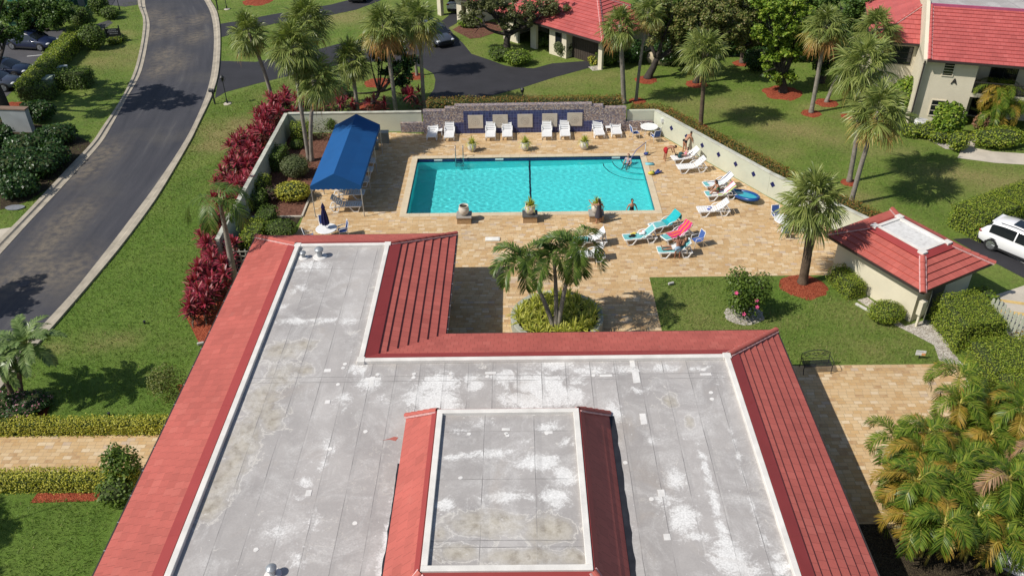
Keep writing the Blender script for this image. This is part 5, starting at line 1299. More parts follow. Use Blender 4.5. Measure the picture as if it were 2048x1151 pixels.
hedge('box_shrub', 'clipped shrub at the corner of the clubhouse roof inside the wall', [(-15.54,41.64), (-15.47,43.7)], 1.1, 1.0, G_HEDGE, .09, 170, BX_, 'shrub', seed=17)
bush('round_shrub', 'rounded clipped shrub just above the red roof corner', 'shrub', (-14.13,43.44), (1.05, .85, 1.0), G_MID, .08, 200)
bush('round_shrub', 'round silvery green shrub beside the blue awning', 'shrub', (-14.83,51.17), (1.0, .95, 1.45), G_SILVER, .08, 200)
bush('variegated_bush', 'yellow and green variegated bush beside the blue awning', 'shrub', (-14.35,47.98), (1.15, .9, 1.15), G_YELLOW, .10, 150, lumps=3)
bush('small_shrub', 'small dark shrub near the far left corner of the pool wall', 'shrub', (-15.73,55.5), (.5, .5, .6), G_MID, .08, 200)
bush('topiary', 'small clipped topiary near the far left wall', 'shrub', (-13.71,58.32), (.55, .5, 1.2), G_MID, .09, 170)
bush('open_shrub', 'open twiggy shrub behind the blue awning', 'shrub', (-14.19,56.95), (.9, .7, 1.5), G_SILVER, .10, 45, loose=True, core=False)
bush('purple_shrub', 'loose purple leaved shrub below the silvery shrub', 'shrub', (-15.73,48.02), (.9, .8, .9), leafmat('purple_leaves', [(.05, .03, .03), (.10, .05, .05), (.12, .10, .05)]), .12, 70, loose=True)
bush('lawn_shrub', 'loose yellow green shrub on the left lawn beside the red roof', 'shrub', (-15.88,29.11), (.95, .85, 1.9), leafmat('thin_yellow_green', [(.07, .10, .02), (.15, .18, .04), (.24, .24, .07)]), .085, 110, loose=True, lumps=4, core=False)
bush('path_shrub', 'dark leafy shrub overhanging the entrance path by the roof', 'shrub', (-16.02,24.15), (.75, .75, 1.9), G_MID, .13, 85, loose=True, lumps=4, core=False)
bush('path_shrub', 'dark leafy shrub at the end of the near path hedge', 'shrub', (-16.08,23.23), (.8, .6, 1.0), G_MID, .12, 110, lumps=2)
for p, r, lb in (((-22.06,28.81), (.95, .7, .6), 'mound of pink flowered shrub beside the date palm trunks'), ((-23.34,28.83), (.8, .7, .6), 'mound of pink flowered shrub at the left edge'), ((-22.45,27.58), (1.1, .6, .7), 'mound of pink flowered shrub nearest the path hedge')):
    bush('flowering_shrub', lb, 'flowering shrub', p, r, G_DARK, .10, 170, 'pink flowered shrubs under the date palms', 3, PINKFL)
# hibiscus
hb_ = bush('hibiscus_bush', 'green hibiscus bush with pink flowers in a pebble ring', 'shrub', (11.24,34.97), (1.05, .95, 2.5), G_MID, .125, 95, loose=True, lumps=5, core=False)
HIB = pm('pink_petals', (.72, .10, .24), .6, .1, 8)
for q in [(10.44,34.97,1.91),(11.49,34.97,1.45),(11.57,34.97,1.05),(10.98,34.97,0.63)]:
    mb = MB()
    for k in range(5):
        a = k * 1.2566; c, s = math.cos(a), math.sin(a)
        mb.add([(0, 0, 0), (.05 * c - .05 * s, .05 * s + .05 * c, .03), (.12 * c, .12 * s, .02), (.05 * c + .05 * s, .05 * s - .05 * c, .03)], [(0, 1, 2, 3)])
    f = mb.build('flower', HIB, hb_, (q[0] - hb_.location.x, q[1] - hb_.location.y - .8, q[2] + .1)); f.scale = (.95,) * 3; f.rotation_euler = (R(50), 0, 0)
mb = MB()
for k in range(9):
    a = k * 2.4; mb.tube(spine((0, 0, 0), (math.cos(a) * .8, math.sin(a) * .7, 2.2 + .6 * math.sin(k * 5)), (.1, .05, .1), 5), [.03, .025, .02, .014, .006], 5)
mb.build('stems', BARK, hb_)
GH = 'clipped shrubs beside the pump house'
hedge('wall_shrub', 'long clipped shrub against the pump house wall', [(16.77,38.11), (17.36,36.34)], 1.0, 1.0, G_HEDGE, .058, 420, GH, 'shrub', seed=18, round_=.35)
bush('wall_shrub', 'short rounded clipped shrub nearest the pump house corner', 'shrub', (18.16,34.5), (.95, .75, 1.05), G_HEDGE, .058, 480, GH)
# shrubs by the house
HS = 'shrubs round the two storey house'
for p, r, m_, lf, lb in (
    ((28.62,60.28), (1.1, .9, 2.7), G_BRIGHT, .2, 'bright round shrub under the wing window'),
    ((29.88,55.57), (1.0, .8, 2.6), G_BRIGHT, .22, 'umbrella shaped bright shrub before the lower window'),
    ((28.49,56.03), (1.8, .8, .9), G_HEDGE, .12, 'low hedge shrub around the air conditioner'),
    ((29.3,55.01), (.9, .6, .8), G_HEDGE, .12, 'low shrub between the umbrella shrub and the path'),
    ((29.86,53.71), (.75, .75, 1.35), G_HEDGE, .11, 'small clipped shrub left of the footpath'),
    ((32.76,54.25), (1.9, 1.1, 1.3), G_HEDGE, .12, 'wide rounded shrub right of the footpath'),
    ((32.91,56.73), (.7, .6, 1.3), leafmat('coral_leaves', [(.30, .13, .08), (.42, .22, .14), (.12, .12, .04)]), .16, 'coral leaved shrub beside the porch')):
    bush('garden_shrub', lb, 'shrub', p, r, m_, lf, 90, HS, 2)
VS = 'shrubs in front of the villas'
for p, r, m_, lf, lb in (
    ((-1.52,72.74), (1.0, .9, 1.1), G_MID, .13, 'dark half of the shrub pair under the oak'), ((-0.04,71.69), (1.25, 1.0, 1.2), G_BRIGHT, .13, 'bright half of the shrub pair under the oak'),
    ((-4.61,81.97), (1.2, .7, .9), G_BRIGHT, .16, 'leafy green plants before the carport wall'), ((4,73.51), (.9, .7, 1.5), G_SILVER, .13, 'pale leaved shrub against the villa pier'),
    ((7.65,71.12), (1.0, .9, 1.7), G_MID, .13, 'shrub at the villa corner'), ((6.47,71.41), (.5, .5, .7), G_YELLOW, .12, 'small yellow plant by the villa corner post'), ((2.19,76.21), (1.0, .8, 1.0), G_MID, .14, 'low shrub in the shade of the villa'),
    ((6.17,85.51), (.9,.9,1.2), G_MID, .14, 'shrub behind the villa roof')):
    if lb != 'shrub behind the villa roof': bush('garden_shrub', lb, 'shrub', p, r, m_, lf, 85, VS, 2)
DU = 'dark shrubs under the trees behind the lawn'
for i, (p, r) in enumerate((((13.11,70.89), (1.8, 1.0, 2.4)), ((15.05,72.27), (1.6, 1.2, 2.6)), ((17.43,73.43), (1.6, 1.2, 2.2)), ((18.67,73.12), (1.5, 1.0, 2.4)), ((19.86,69.42), (1.2, 1.0, 1.9)), ((9.79,71.64), (1.2, .9, 2.0)), ((26.76,69.13), (1.3, 1.0, 2.2)), ((24.13,71.63), (1.4, 1.0, 2.0)), ((22.81,74.87), (1.8, 1.2, 2.4)), ((26.55,74.05), (1.6, 1.2, 2.4)))):
    bush('undergrowth_shrub', 'dark shrub in the thicket under the trees behind the lawn', 'shrub', p, r, G_DARK, .17, 55, DU, 3)
LS = 'dark glossy shrubs left of the road'
for i, (p, r, lb) in enumerate((((-34.06,51.89), (1.6, 1.3, 1.7), 'dark glossy shrub at the left edge'), ((-32.34,51.69), (1.5, 1.2, 1.6), 'dark glossy shrub in the middle of the left mass'), ((-31.91,53.32), (1.2, 1.1, 1.4), 'dark glossy shrub nearest the road kerb'), ((-32.35,49.02), (1.5, 1.0, 1.5), 'dark glossy shrub above the grey ground cover plate'), ((-34.68,55.38), (1.6, 1.2, 1.3), 'dark glossy shrub below the grey wall slab'), ((-33.24,56.99), (1.4, 1.0, 1.3), 'dark strap leaved shrub between wall slab and road'), ((-36.4,61.11), (1.2, 1.0, 1.5), 'dark shrub right of the grey wall slab'), ((-37.84,56.72), (1.4, 1.2, 1.4), 'dark shrub at the left edge below the slab'))):
    bush('glossy_shrub', lb, 'shrub', p, r, G_DARK, .2, 55, LS, 3)
TP = 'clipped topiaries at the top of the left lawn'
for p, r, lb in (((-42.45,87.69), (1.0, .9, 2.2), 'tall rounded topiary by the tennis court'), ((-40.94,86.29), (1.0, .7, 1.2), 'low dark shrub right of the tall topiary'), ((-41.2,81.05), (1.1, .9, 2.6), 'flat topped topiary at the end of the car park hedge'), ((-38.81,77.26), (1.2, .9, 2.3), 'dark loose shrub with shadow beside the black sign'), ((-44.17,85.33), (1.2, .8, 1.6), 'dark shrub against the tennis court fence')):
    bush('topiary', lb, 'shrub', p, r, G_MID, .14, 90, TP, 1)
bush('sign_plant', 'small yellow green plant in front of the black sign', 'plant', (-37.61,78.59), (.75, .5, .6), G_HEDGE, .12, 120)
bush('sign_plant', 'small plant right of the black sign', 'plant', (-37.13,79.41), (.5, .4, .6), G_MID, .12, 120)
bush('pad_plant', 'leafy plant between the pump house and the picket fence', 'plant', (23.52,35.68), (.75, .6, .9), G_BRIGHT, .13, 90, lumps=2)
bush('pad_plant', 'thin reddish plant against the outside of the picket fence', 'plant', (24.03,32.38), (.6, .5, .9), G_RUST, .1, 60, loose=True, core=False)

# ---------------------------------------------------------------- rosette plants
CORD = leafmat('magenta_cordyline_leaf', [(.10, .014, .022), (.27, .022, .045), (.46, .06, .10), (.20, .022, .032), (.56, .18, .19)], .4, .25)
CORD_D = leafmat('dark_cordyline_leaf', [(.05, .03, .015), (.09, .03, .02), (.13, .03, .03), (.06, .06, .02)], .5, .2)
def rosette(rng, c, n, L, w, el0=75, el1=0, droop=.3, wfold=0):
    RB = []
    for i in range(n):
        f = i / max(1, n - 1); el = R(el0 + (el1 - el0) * f) + rng.normal() * .12; az = i * 2.4 + rng.normal() * .2
        d = np.array([math.cos(az) * math.cos(el), math.sin(az) * math.cos(el), math.sin(el)]); s = np.array([-math.sin(az), math.cos(az), 0.])
        l = L * rng.uniform(.75, 1.1); dr = np.array([0, 0, -l * droop * math.cos(el)])
        RB.append(np.array([[np.array(c) + d * l * t_ + dr * t_ * t_ + s * q, np.array(c) + d * l * t_ + dr * t_ * t_ - s * q] for t_, q in ((0, w * .5), (.4, w), (.75, w * .8), (1, .004))]))
    return RB
def cordyline_mesh(seed):
    rng = np.random.default_rng(seed); RB = []; MI = []
    for k in range(3):
        a = rng.uniform(0, 6.28); h = rng.uniform(.35, 1.35); c = (math.cos(a) * .28, math.sin(a) * .28, h)
        r_ = rosette(rng, c, 17, .60, .048, 80, 5, .25); RB += r_; MI += [0] * len(r_)
        r_ = rosette(rng, (c[0], c[1], h - .22), 9, .42, .04, 10, -35, .3); RB += r_; MI += [1] * len(r_)
        RB.append(np.array([[np.array([c[0] * t_ + q, c[1] * t_, h * t_]), np.array([c[0] * t_ - q, c[1] * t_, h * t_])] for t_, q in ((0, .02), (.4, .02), (.7, .018), (1, .015))])); MI.append(2)
    return strips('cordyline', np.array(RB), [CORD, CORD_D, BARK], MI, 'mesh')
CM = [cordyline_mesh(s) for s in (1, 2, 3, 4)]
ctr = np.array([(-18.45,62.18),(-18.41,59.55),(-18.42,56.5),(-18.63,54.47),(-18.46,51.79),(-18.24,48.96),(-17.83,46.34),(-17.39,43.63),(-17,41.41),(-16.69,39.59),(-16.54,37.65),(-16.35,35.83),(-16.29,34.76)])
wid = [.8, 1.1, 1.2, 1.4, 1.5, 1.5, 1.5, 1.4, 1.4, 1.6, 1.8, 1.4, .8]
r = random.Random(5); pts = []
L_ = resample(ctr, 60)
wd = np.interp(np.linspace(0, 1, 60), np.linspace(0, 1, 13), wid)
tries = 0
while len(pts) < 96 and tries < 6000:
    tries += 1; i = r.randrange(60); x = L_[i][0] + r.uniform(-.5, .5) * wd[i] * 1.15; y = L_[i][1] + r.uniform(-.25, .25)
    lim = -17.05 if y > 41.5 else -14.5 - (41.5 - y) * -.03
    if x > lim - .2: x = lim - .2 - r.uniform(0, .9)
    if all((x - a) ** 2 + (y - b_) ** 2 > .30 for a, b_ in pts): pts.append((x, y))
for i, (x, y) in enumerate(pts):
    o = link('cordyline', CM[i % 4], None, (x, y, 0)); o.rotation_euler = (0, 0, r.uniform(0, 6.28)); s = r.uniform(.85, 1.2); o.scale = (s, s, s)
    tag(o, 'magenta leaved cordyline in the dense bed between left lawn and pool wall', 'cordyline', 'cordylines in the bed outside the left pool wall')
for i, (x, y) in enumerate([(-17.77,61.2),(-17.47,62.15),(-16.61,60.41),(-16.53,61.54),(-15.97,61.8),(-14.32,60.7),(-14.31,62.42),(-13.52,62.79),(-13.6,60.49),(-12.6,60.64),(-13.6,61.62),(-15.26,61.68),(-11.13,60.96),(-10.34,60.75),(-8.02,61.42),(-8.03,63.18),(-8.44,61.82),(-18.03,62.95)]):
    o = link('cordyline', CM[i % 4], None, (x, y, 0)); o.rotation_euler = (0, 0, i * 1.3); s = r.uniform(.85, 1.25); o.scale = (s, s, s)
    tag(o, 'scattered magenta cordyline on the grass behind the pale back wall', 'cordyline', 'cordylines behind the back wall')
VAR = leafmat('variegated_strap_leaf', [(.33, .36, .04), (.55, .54, .09), (.70, .66, .20), (.22, .28, .04)], .45, .3)
def strap_mesh(seed):
    rng = np.random.default_rng(seed); RB = rosette(rng, (0, 0, .1), 26, .62, .032, 85, 10, .5)
    return strips('strap_plant', np.array(RB), [VAR], None, 'mesh')
SM = [strap_mesh(s) for s in (1, 2, 3)]
PCX, PCY, PRO = 1.77, 34.5, 2.32
r = random.Random(8); pp = []
for k in range(4000):
    a = r.uniform(0, 6.28); q = 1.95 * math.sqrt(r.random())
    x, y = PCX + math.cos(a) * q, PCY + math.sin(a) * q * .92
    if math.hypot(x - ad.location.x, y - ad.location.y) < .35: continue
    if all(math.hypot(x - u, y - v) > .36 for u, v in pp): pp.append((x, y))
for i, (x, y) in enumerate(pp):
    o = link('strap_plant', SM[i % 3], None, (x, y, .42)); o.rotation_euler = (0, 0, r.uniform(0, 6.28)); s = r.uniform(.85, 1.2); o.scale = (s, s, s)
    tag(o, 'yellow striped strap leaved plant filling the round planter', 'plant', 'strap leaved plants in the round planter')

# ================================================================ POOL WALLS
SAGE = pm('sage_wall_paint', (.54, .555, .44), .85, .07, .7, bump=.25, bscale=50)
SAGE_CAP = pm('worn_wall_cap', (.52, .52, .44), .85, .28, 1.6, fine=.12)
def wall_thing(name, label, pts, w, h, cap=True):
    root = empty(name, (0, 0, 0), 0, label, 'wall')
    mb = MB(); mb.wallprism(pts, w, 0, h); mb.build('wall_face', SAGE, root)
    mb = MB(); mb.wallprism(pts, w + .06, h + .002, h + .07); mb.build('wall_cap', SAGE_CAP, root, bevel=.01)
    return root
wall_thing('garden_wall', 'pale sage wall along the left side of the pool with a stained cap', [(-16.82, 40.6), (-16.82, 58.06)], .22, 1.5)
wall_thing('garden_wall', 'pale sage back wall left of the mosaic wall', [(-16.7, 58.18), (-7.05, 58.18)], .22, 1.45)
RW = [(9.78, 57.72), (15.55, 47.65), (19.7, 41.75)]
wr = wall_thing('garden_wall', 'bright sage wall with blue diamond tiles along the right side of the pool', RW, .22, 1.5)
wb = MB(); wb.wallprism([(7.75, 57.85), (9.75, 57.85)], .22, 0, 1.5); wb.build('return_wall', SAGE, wr)
BLUE_TILE = pm('blue_glazed_tile', (.045, .055, .21), .25, .25, 6, fine=.08)
dr_ = Vector((RW[1][0] - RW[0][0], RW[1][1] - RW[0][1])); Lw = dr_.length; dr_.normalize(); nw = Vector((dr_.y, -dr_.x))
if nw.x > 0: nw = -nw
def dia(s, z, seg=0):
    mb = MB(); p = Vector(RW[seg]); d = (Vector(RW[seg + 1]) - p).normalized(); n_ = Vector((d.y, -d.x)); n_ = n_ if n_.x < 0 else -n_
    c = p + d * s + n_ * .112; k = .2
    vs = []
    for off in (0, .012):
        for a, b in ((k, 0), (0, k), (-k, 0), (0, -k)): q = c + d * a + n_ * off; vs.append((q.x, q.y, z + b))
    mb.add(vs, [(4, 5, 6, 7), (0, 1, 5, 4), (1, 2, 6, 5), (2, 3, 7, 6), (3, 0, 4, 7)]); mb.add(vs, [(7, 6, 5, 4)])
    mb.build('diamond_tile', BLUE_TILE, wr)
for s in (2.0, 3.65, 5.3, 6.95, 8.6, 10.25): dia(s, .92)
for s in (.3, 1.95, 3.6, 5.2): dia(s, .92, 1)
mb = MB(); p = Vector(RW[0]) + dr_ * 1.0 + nw * .15; mb.box((p.x - .1, p.y - .1, 1.0), (p.x + .1, p.y + .1, 1.3)); mb.build('wall_light', WHITEFRAME, wr)
# mosaic wall
t = NT('pebble_mosaic')
sp = t.n('SeparateXYZ'); t.set(sp.inputs[0], t.pos())
cv = t.n('CombineXYZ')
for k in range(3): t.set(cv.inputs[k], t.math('FLOOR', t.math('DIVIDE', sp.outputs[k], .075)))
wn = t.n('TexWhiteNoise'); t.set(wn.inputs['Vector'], cv.outputs[0])
c = t.ramp(wn.outputs[0], [(0, (.17, .145, .16)), (.2, (.34, .28, .245)), (.38, (.23, .20, .23)), (.55, (.44, .37, .33)), (.7, (.13, .11, .14)), (.82, (.30, .215, .17)), (1, (.5, .45, .42))], 'CONSTANT')
MOSAIC = t.done(c, .5, .4)
t = NT('blue_square_tiles')
sp = t.n('SeparateXYZ'); t.set(sp.inputs[0], t.pos())
gx = t.math('FRACT', t.math('DIVIDE', sp.outputs[0], .2)); gz = t.math('FRACT', t.math('DIVIDE', sp.outputs[2], .2))
cv = t.n('CombineXYZ'); t.set(cv.inputs[0], t.math('FLOOR', t.math('DIVIDE', sp.outputs[0], .2))); t.set(cv.inputs[2], t.math('FLOOR', t.math('DIVIDE', sp.outputs[2], .2)))
wn = t.n('TexWhiteNoise'); t.set(wn.inputs['Vector'], cv.outputs[0])
c = t.ramp(wn.outputs[0], [(0, (.016, .022, .085)), (.6, (.026, .036, .13)), (1, (.038, .052, .17))])
c = t.mix(t.math('LESS_THAN', t.math('MINIMUM', gx, gz), .1), c, (.10, .12, .22))
BLUESQ = t.done(c, .3, .5)
mw = empty('mosaic_wall', (0, 57.55, 0), 0, 'stepped pebble mosaic wall with blue tile field and five medallion panels', 'wall')
tp = [(-6.9, 1.75), (-5.3, 1.75), (-5.3, 1.95), (-4.6, 1.95), (-4.6, 2.12), (5.2, 2.12), (5.2, 1.98), (6.0, 1.98), (6.0, 1.8), (7.65, 1.8)]
mb = MB()
for (xa_, za), (xb_, zb) in zip(tp[:-1], tp[1:]):
    if xb_ > xa_: mb.box((xa_, 0, 0), (xb_, .45, za))
mb.box((-8.6, .3, 0), (-6.9, .5, .75)); mb.box((7.65, .02, 0), (9.6, .15, .75))
mb.build('mosaic_face', MOSAIC, mw)
mb = MB(); mb.box((-5.25, -.012, .0), (6.0, .0, .86)); mb.box((-4.0, -.012, .86), (4.6, .0, 1.72)); mb.build('blue_tiles', BLUESQ, mw)
SAND = pm('cast_sandstone', (.56, .50, .41), .85, .08, 3, bump=.3, bscale=30)
SAND_D = pm('sandstone_groove', (.42, .36, .29), .9, .1, 3)
for (mx, mz) in [(-3.14,0.92),(-1.36,0.93),(0.42,0.94),(2.19,0.96),(3.99,0.99)]:
    mb = MB(); mb.box((mx - .54, -.06, mz - .5), (mx + .54, -.012, mz + .5)); 
    for rr_, m_ in ((.30, 1), (.27, 0), (.17, 1), (.14, 0), (.06, 1)):
        vs = [(mx + rr_ * math.cos(a), -.061 - .003 * (.33 - rr_) * 10, mz + rr_ * math.sin(a)) for a in np.linspace(0, 2 * math.pi, 25)[:-1]]
        mb.add(vs, [tuple(range(24))], m_)
    for k in range(8):
        a = k * math.pi / 4; mb.box((mx + .22 * math.cos(a) - .018, -.066, mz + .22 * math.sin(a) - .018), (mx + .22 * math.cos(a) + .018, -.0622, mz + .22 * math.sin(a) + .018), 1)
    mb.build('medallion_panel', [SAND, SAND_D], mw)
# trellis fence at the clubhouse corner
tf = empty('trellis', (*(-15.85,39.98), 0), R(0), 'small grey wooden trellis between the red roof and the left wall', 'fence')
WOODG = pm('weathered_grey_wood', (.36, .36, .30), .85, .15, 4)
mb = MB()
for k in range(5): mb.box((k * .32, -.02, 0), (k * .32 + .07, .02, 1.25))
for k in range(4): mb.box((-.05, -.045, .2 + k * .3), (1.4, -.021, .27 + k * .3))
mb.build('lattice', WOODG, tf)
# round planter
pl = empty('round_planter', (PCX, PCY, 0), 0, 'large round grey green planter wall before the clubhouse', 'planter')
mb = MB(); mb.lathe([(PRO, 0), (PRO, .52), (PRO - .04, .56), (PRO - .26, .56), (PRO - .28, .52), (PRO - .28, .1)], 48, m=0, sy=.96); mb.build('planter_wall', pm('grey_green_render', (.36, .37, .31), .85, .12, 2, bump=.2), pl, smooth=40)
mb = MB(); mb.lathe([(PRO - .26, .40), (1.2, .44), (0, .46)], 36, sy=.96); mb.build('soil', SOIL, pl, smooth=True)

# ================================================================ POOL FURNITURE
WPLAST = pm('white_resin', (.80, .80, .79), .4, .03, 3, fine=.02)
WMETAL = pm('white_powder_coat', (.78, .78, .77), .4, .03, 3, fine=.02)
BLUE_SLING = pm('blue_sling_fabric', (.055, .12, .36), .8, .1, 6)
NAVY = pm('navy_fabric', (.018, .018, .09), .85, .15, 5)
TURQ = pm('turquoise_cloth', (.16, .46, .47), .9, .08, 5, bump=.2)
TURQ2 = pm('bright_turquoise_towel', (.02, .42, .46), .95, .15, 6, bump=.4, bscale=25)
WTOWEL = pm('white_towel', (.74, .75, .76), .95, .05, 6, bump=.4, bscale=25)
CHROME = pm('brushed_steel', (.55, .55, .57), .25, .1, 5, metal=.9)

def lounger_proto(tilt=42):
    """white resin sun lounger: local +Y is the foot end, head at -Y with the back raised"""
    root = empty('sun_lounger', (0, 0, -50), 0, 'x', 'sun lounger', 'sun loungers round the pool')
    hw = .33
    mb = MB()
    for k in range(8): y = -.18 + k * .145; mb.box((-hw + .03, y, .355), (hw - .03, y + .118, .385))
    mb.build('seat', WPLAST, root, bevel=.006)
    hinge = Vector((0, -.2, .37)); an = R(tilt); d = Vector((0, -math.cos(an), math.sin(an))); n_ = Vector((0, math.sin(an), math.cos(an)))
    mb = MB()
    for k in range(6):
        p = hinge + d * (.03 + k * .125); q = hinge + d * (.03 + k * .125 + .1)
        mb.bar(p, q, (hw - .03) * 2, .03)
    for s in (-1, 1): mb.bar(hinge + Vector((s * (hw - .02), 0, 0)), hinge + d * .82 + Vector((s * (hw - .04), 0, 0)), .05, .06)
    mb.bar(hinge + d * .80 + Vector((-hw + .02, 0, 0)), hinge + d * .80 + Vector((hw - .02, 0, 0)), .08, .06)
    mb.build('backrest', WPLAST, root, bevel=.008)
    mb = MB()
    for s in (-1, 1):
        mb.bar((s * hw, -.95, .30), (s * hw, -.25, .36), .05, .07); mb.bar((s * hw, -.25, .36), (s * hw, .97, .36), .05, .08)
    mb.bar((-hw, .97, .36), (hw, .97, .36), .06, .08); mb.bar((-hw, -.93, .29), (hw, -.93, .29), .05, .06)
    mb.build('frame', WPLAST, root, bevel=.01)
    for s in (-1, 1):
        for y0, y1, y2, y3 in ((.92, .80, .52, .30), (-.32, -.45, -.70, -.88)):
            mb = MB(); x = s * (hw + .015)
            mb.bar((x, y0, .34), (x, y1, .02), .055, .06); mb.bar((x, y1, .025), (x, y2, .025), .055, .05); mb.bar((x, y2, .02), (x, y3, .34), .055, .06)
            mb.build('leg', WPLAST, root, bevel=.008)
        mb = MB(); x = s * (hw + .035)
        mb.tube([(x, -.62, .30), (x, -.60, .50), (x, -.50, .57), (x, -.22, .575), (x, -.05, .50), (x, .06, .38)], .025, 7); mb.build('armrest', WPLAST, root, smooth=True)
    return root
LP = lounger_proto(); first = [True]; LP2 = lounger_proto(62); first2 = [True]
def lounger(foot, ang, label, group='sun loungers round the pool', up=False):
    """foot = ground point under the foot end; ang = direction from head to foot"""
    d = Vector((math.cos(ang), math.sin(ang)))
    loc = (foot[0] - d.x * .95, foot[1] - d.y * .95, .012)
    p_, fl_ = (LP2, first2) if up else (LP, first)
    o = p_ if fl_[0] else dup(p_)
    fl_[0] = False
    o.location = loc; o.rotation_euler = (0, 0, ang - math.pi / 2); o['label'] = label; o['group'] = group
    return o
def on_lounger(o, name, mats, build, label, cat, group=None, smooth=True):
    """an object lying on a lounger, built in the lounger's own frame"""
    mb = MB(); build(mb); r_ = mb.build(name, mats, None, smooth=smooth)
    r_.location = o.location; r_.rotation_euler = o.rotation_euler
    return tag(r_, label, cat, group)
def cloth(mb, path, w, th=.02, m=0, rng=None, wav=.012, stripes=None):
    """cloth following a path of (y, z) across a width"""
    n = 9; rr_ = random.Random(rng or 1); P = []
    pts = []
    for (y0, z0), (y1, z1) in zip(path[:-1], path[1:]):
        k = max(2, int(math.hypot(y1 - y0, z1 - z0) / .07))
        pts += [(y0 + (y1 - y0) * i / k, z0 + (z1 - z0) * i / k) for i in range(k)]
    pts.append(path[-1])
    ph = [rr_.uniform(0, 6) for _ in range(3)]
    g = [[(-w / 2 + w * j / (n - 1) + .015 * math.sin(i * .9 + ph[0]), y, z + wav * (math.sin(j * 1.7 + i * .6 + ph[1]) + 1) - (.05 if j in (0, n - 1) else 0)) for j in range(n)] for i, (y, z) in enumerate(pts)]
    for i in range(len(pts) - 1):
        for j in range(n - 1):
            mm = m if stripes is None else stripes[(j * len(stripes)) // (n - 1)]
            mb.add([g[i][j], g[i][j + 1], g[i + 1][j + 1], g[i + 1][j]], [(0, 1, 2, 3)], mm)
SEAT, BACK = [(.99, .40), (-.2, .40)], [(-.22, .41), (-.78, .93)]

# eight against the mosaic wall, feet to the camera
BL = ['leftmost lounger against the mosaic wall', 'second lounger against the mosaic wall, right of the first white side table', 'lounger overlapping the second medallion panel, left of the pair', 'lounger overlapping the second medallion panel, right of the pair', 'lounger overlapping the fourth medallion panel', 'lounger beside the fifth medallion panel', 'lounger left of the second white side table at the wall', 'last lounger at the right end of the mosaic wall']
for (x, y), lb, da in zip([(-6.27,56.27),(-5.01,56.14),(-2.06,56.13),(-0.85,56.17),(1.96,56.08),(3.27,56.12),(5.73,56.2),(6.95,56.33)], BL, (-3, 0, 0, 1, -1, 1, 5, 2)):
    lounger((x, y), R(-90 + da), 'white ' + lb, up=True)
def side_table(p, label):
    r_ = empty('side_table', (*p, 0), 0, label, 'side table', 'white side tables by the loungers')
    mb = MB(); mb.box((-.24, -.24, .40), (.24, .24, .44)); mb.build('table_top', WPLAST, r_, bevel=.015)
    for sx in (-1, 1):
        for sy in (-1, 1): mb = MB(); mb.bar((sx * .2, sy * .2, .01), (sx * .18, sy * .18, .40), .05, .05); mb.build('leg', WPLAST, r_)
side_table((-5.78,57.35), 'small white side table between the two leftmost wall loungers'); side_table((6.45,57.46), 'small white side table between the two rightmost wall loungers')
# five under the awning, feet to the pool
AL = ['nearest lounger under the awning, its foot past the front post', 'second lounger under the awning with its back raised into view', 'third lounger under the awning, only its foot end showing', 'fourth lounger under the awning, only its foot end showing', 'farthest lounger under the awning, only its foot end showing']
for (x, y), lb in zip([(-9.84,46.54),(-9.88,48.1),(-9.8,49.8),(-9.78,51.3),(-9.78,52.57)], AL): lounger((x, y), R(0), 'white ' + lb, 'sun loungers under the blue awning')
# right side of the pool
r1 = lounger((10.26,52.32), R(192), 'white lounger by the right wall holding bags and a sitting child'); r2 = lounger((10.42,50.98), R(188), 'empty white lounger second from the far end by the right wall')
r3 = lounger((11.7,48.49), R(180 + 12), 'white lounger covered by a striped towel, behind the sunbather')
r4 = lounger((11.57,47.23), R(180 + 8), 'white lounger with the sunbather in green seated on its edge')
r5 = lounger((10.73,45.3), R(180 + 4), 'white lounger with a blue and white cloth lying on it')
t1 = lounger((7.64,43.36), R(180 + 22), 'turquoise lounger with a bright turquoise towel over its back', 'turquoise covered loungers')
t2 = lounger((5.94,42.16), R(180 + 10), 'turquoise lounger carrying a black cap and a yellow cloth', 'turquoise covered loungers')
t3 = lounger((8.19,42.05), R(180 + 28), 'turquoise lounger under the pink and orange towel', 'turquoise covered loungers')
t4 = lounger((7.69,40.77), R(180 + 2), 'turquoise lounger with the reclining sunbather', 'turquoise covered loungers')
p1 = lounger((3.03,41.96), R(180 + 4), 'lounger draped in a white towel behind the palm fronds')
p2 = lounger((2.8,40.42), R(180 + 2), 'white lounger mostly hidden by the palm fronds')
for o, nm in ((t1, 'the lounger with the bright towel'), (t2, 'the lounger with the cap'), (t3, 'the lounger with the pink towel'), (t4, 'the lounger of the reclining sunbather')):
    on_lounger(o, 'lounger_cover', [TURQ], lambda mb: cloth(mb, SEAT + BACK, .6), 'pale turquoise sling cover on ' + nm, 'cover', 'turquoise lounger covers')
on_lounger(p1, 'lounger_cover', [TURQ], lambda mb: cloth(mb, SEAT, .6), 'pale turquoise cover showing beyond the palm fronds', 'cover', 'turquoise lounger covers')
on_lounger(r3, 'lounger_cover', [TURQ], lambda mb: cloth(mb, [(1.0, .405), (.72, .405)], .6), 'turquoise foot end of the lounger with the striped towel', 'cover', 'turquoise lounger covers')
on_lounger(r4, 'lounger_cover', [TURQ], lambda mb: cloth(mb, [(1.0, .405), (.72, .405)], .6), 'turquoise foot end of the lounger of the sunbather in green', 'cover', 'turquoise lounger covers')
on_lounger(t1, 'beach_towel', [TURQ2], lambda mb: cloth(mb, [(.1, .43), (-.2, .43), (-.80, .985), (-.86, .9), (-.84, .55)], .72, wav=.02), 'bright turquoise towel thrown over the back of a turquoise lounger', 'towel')
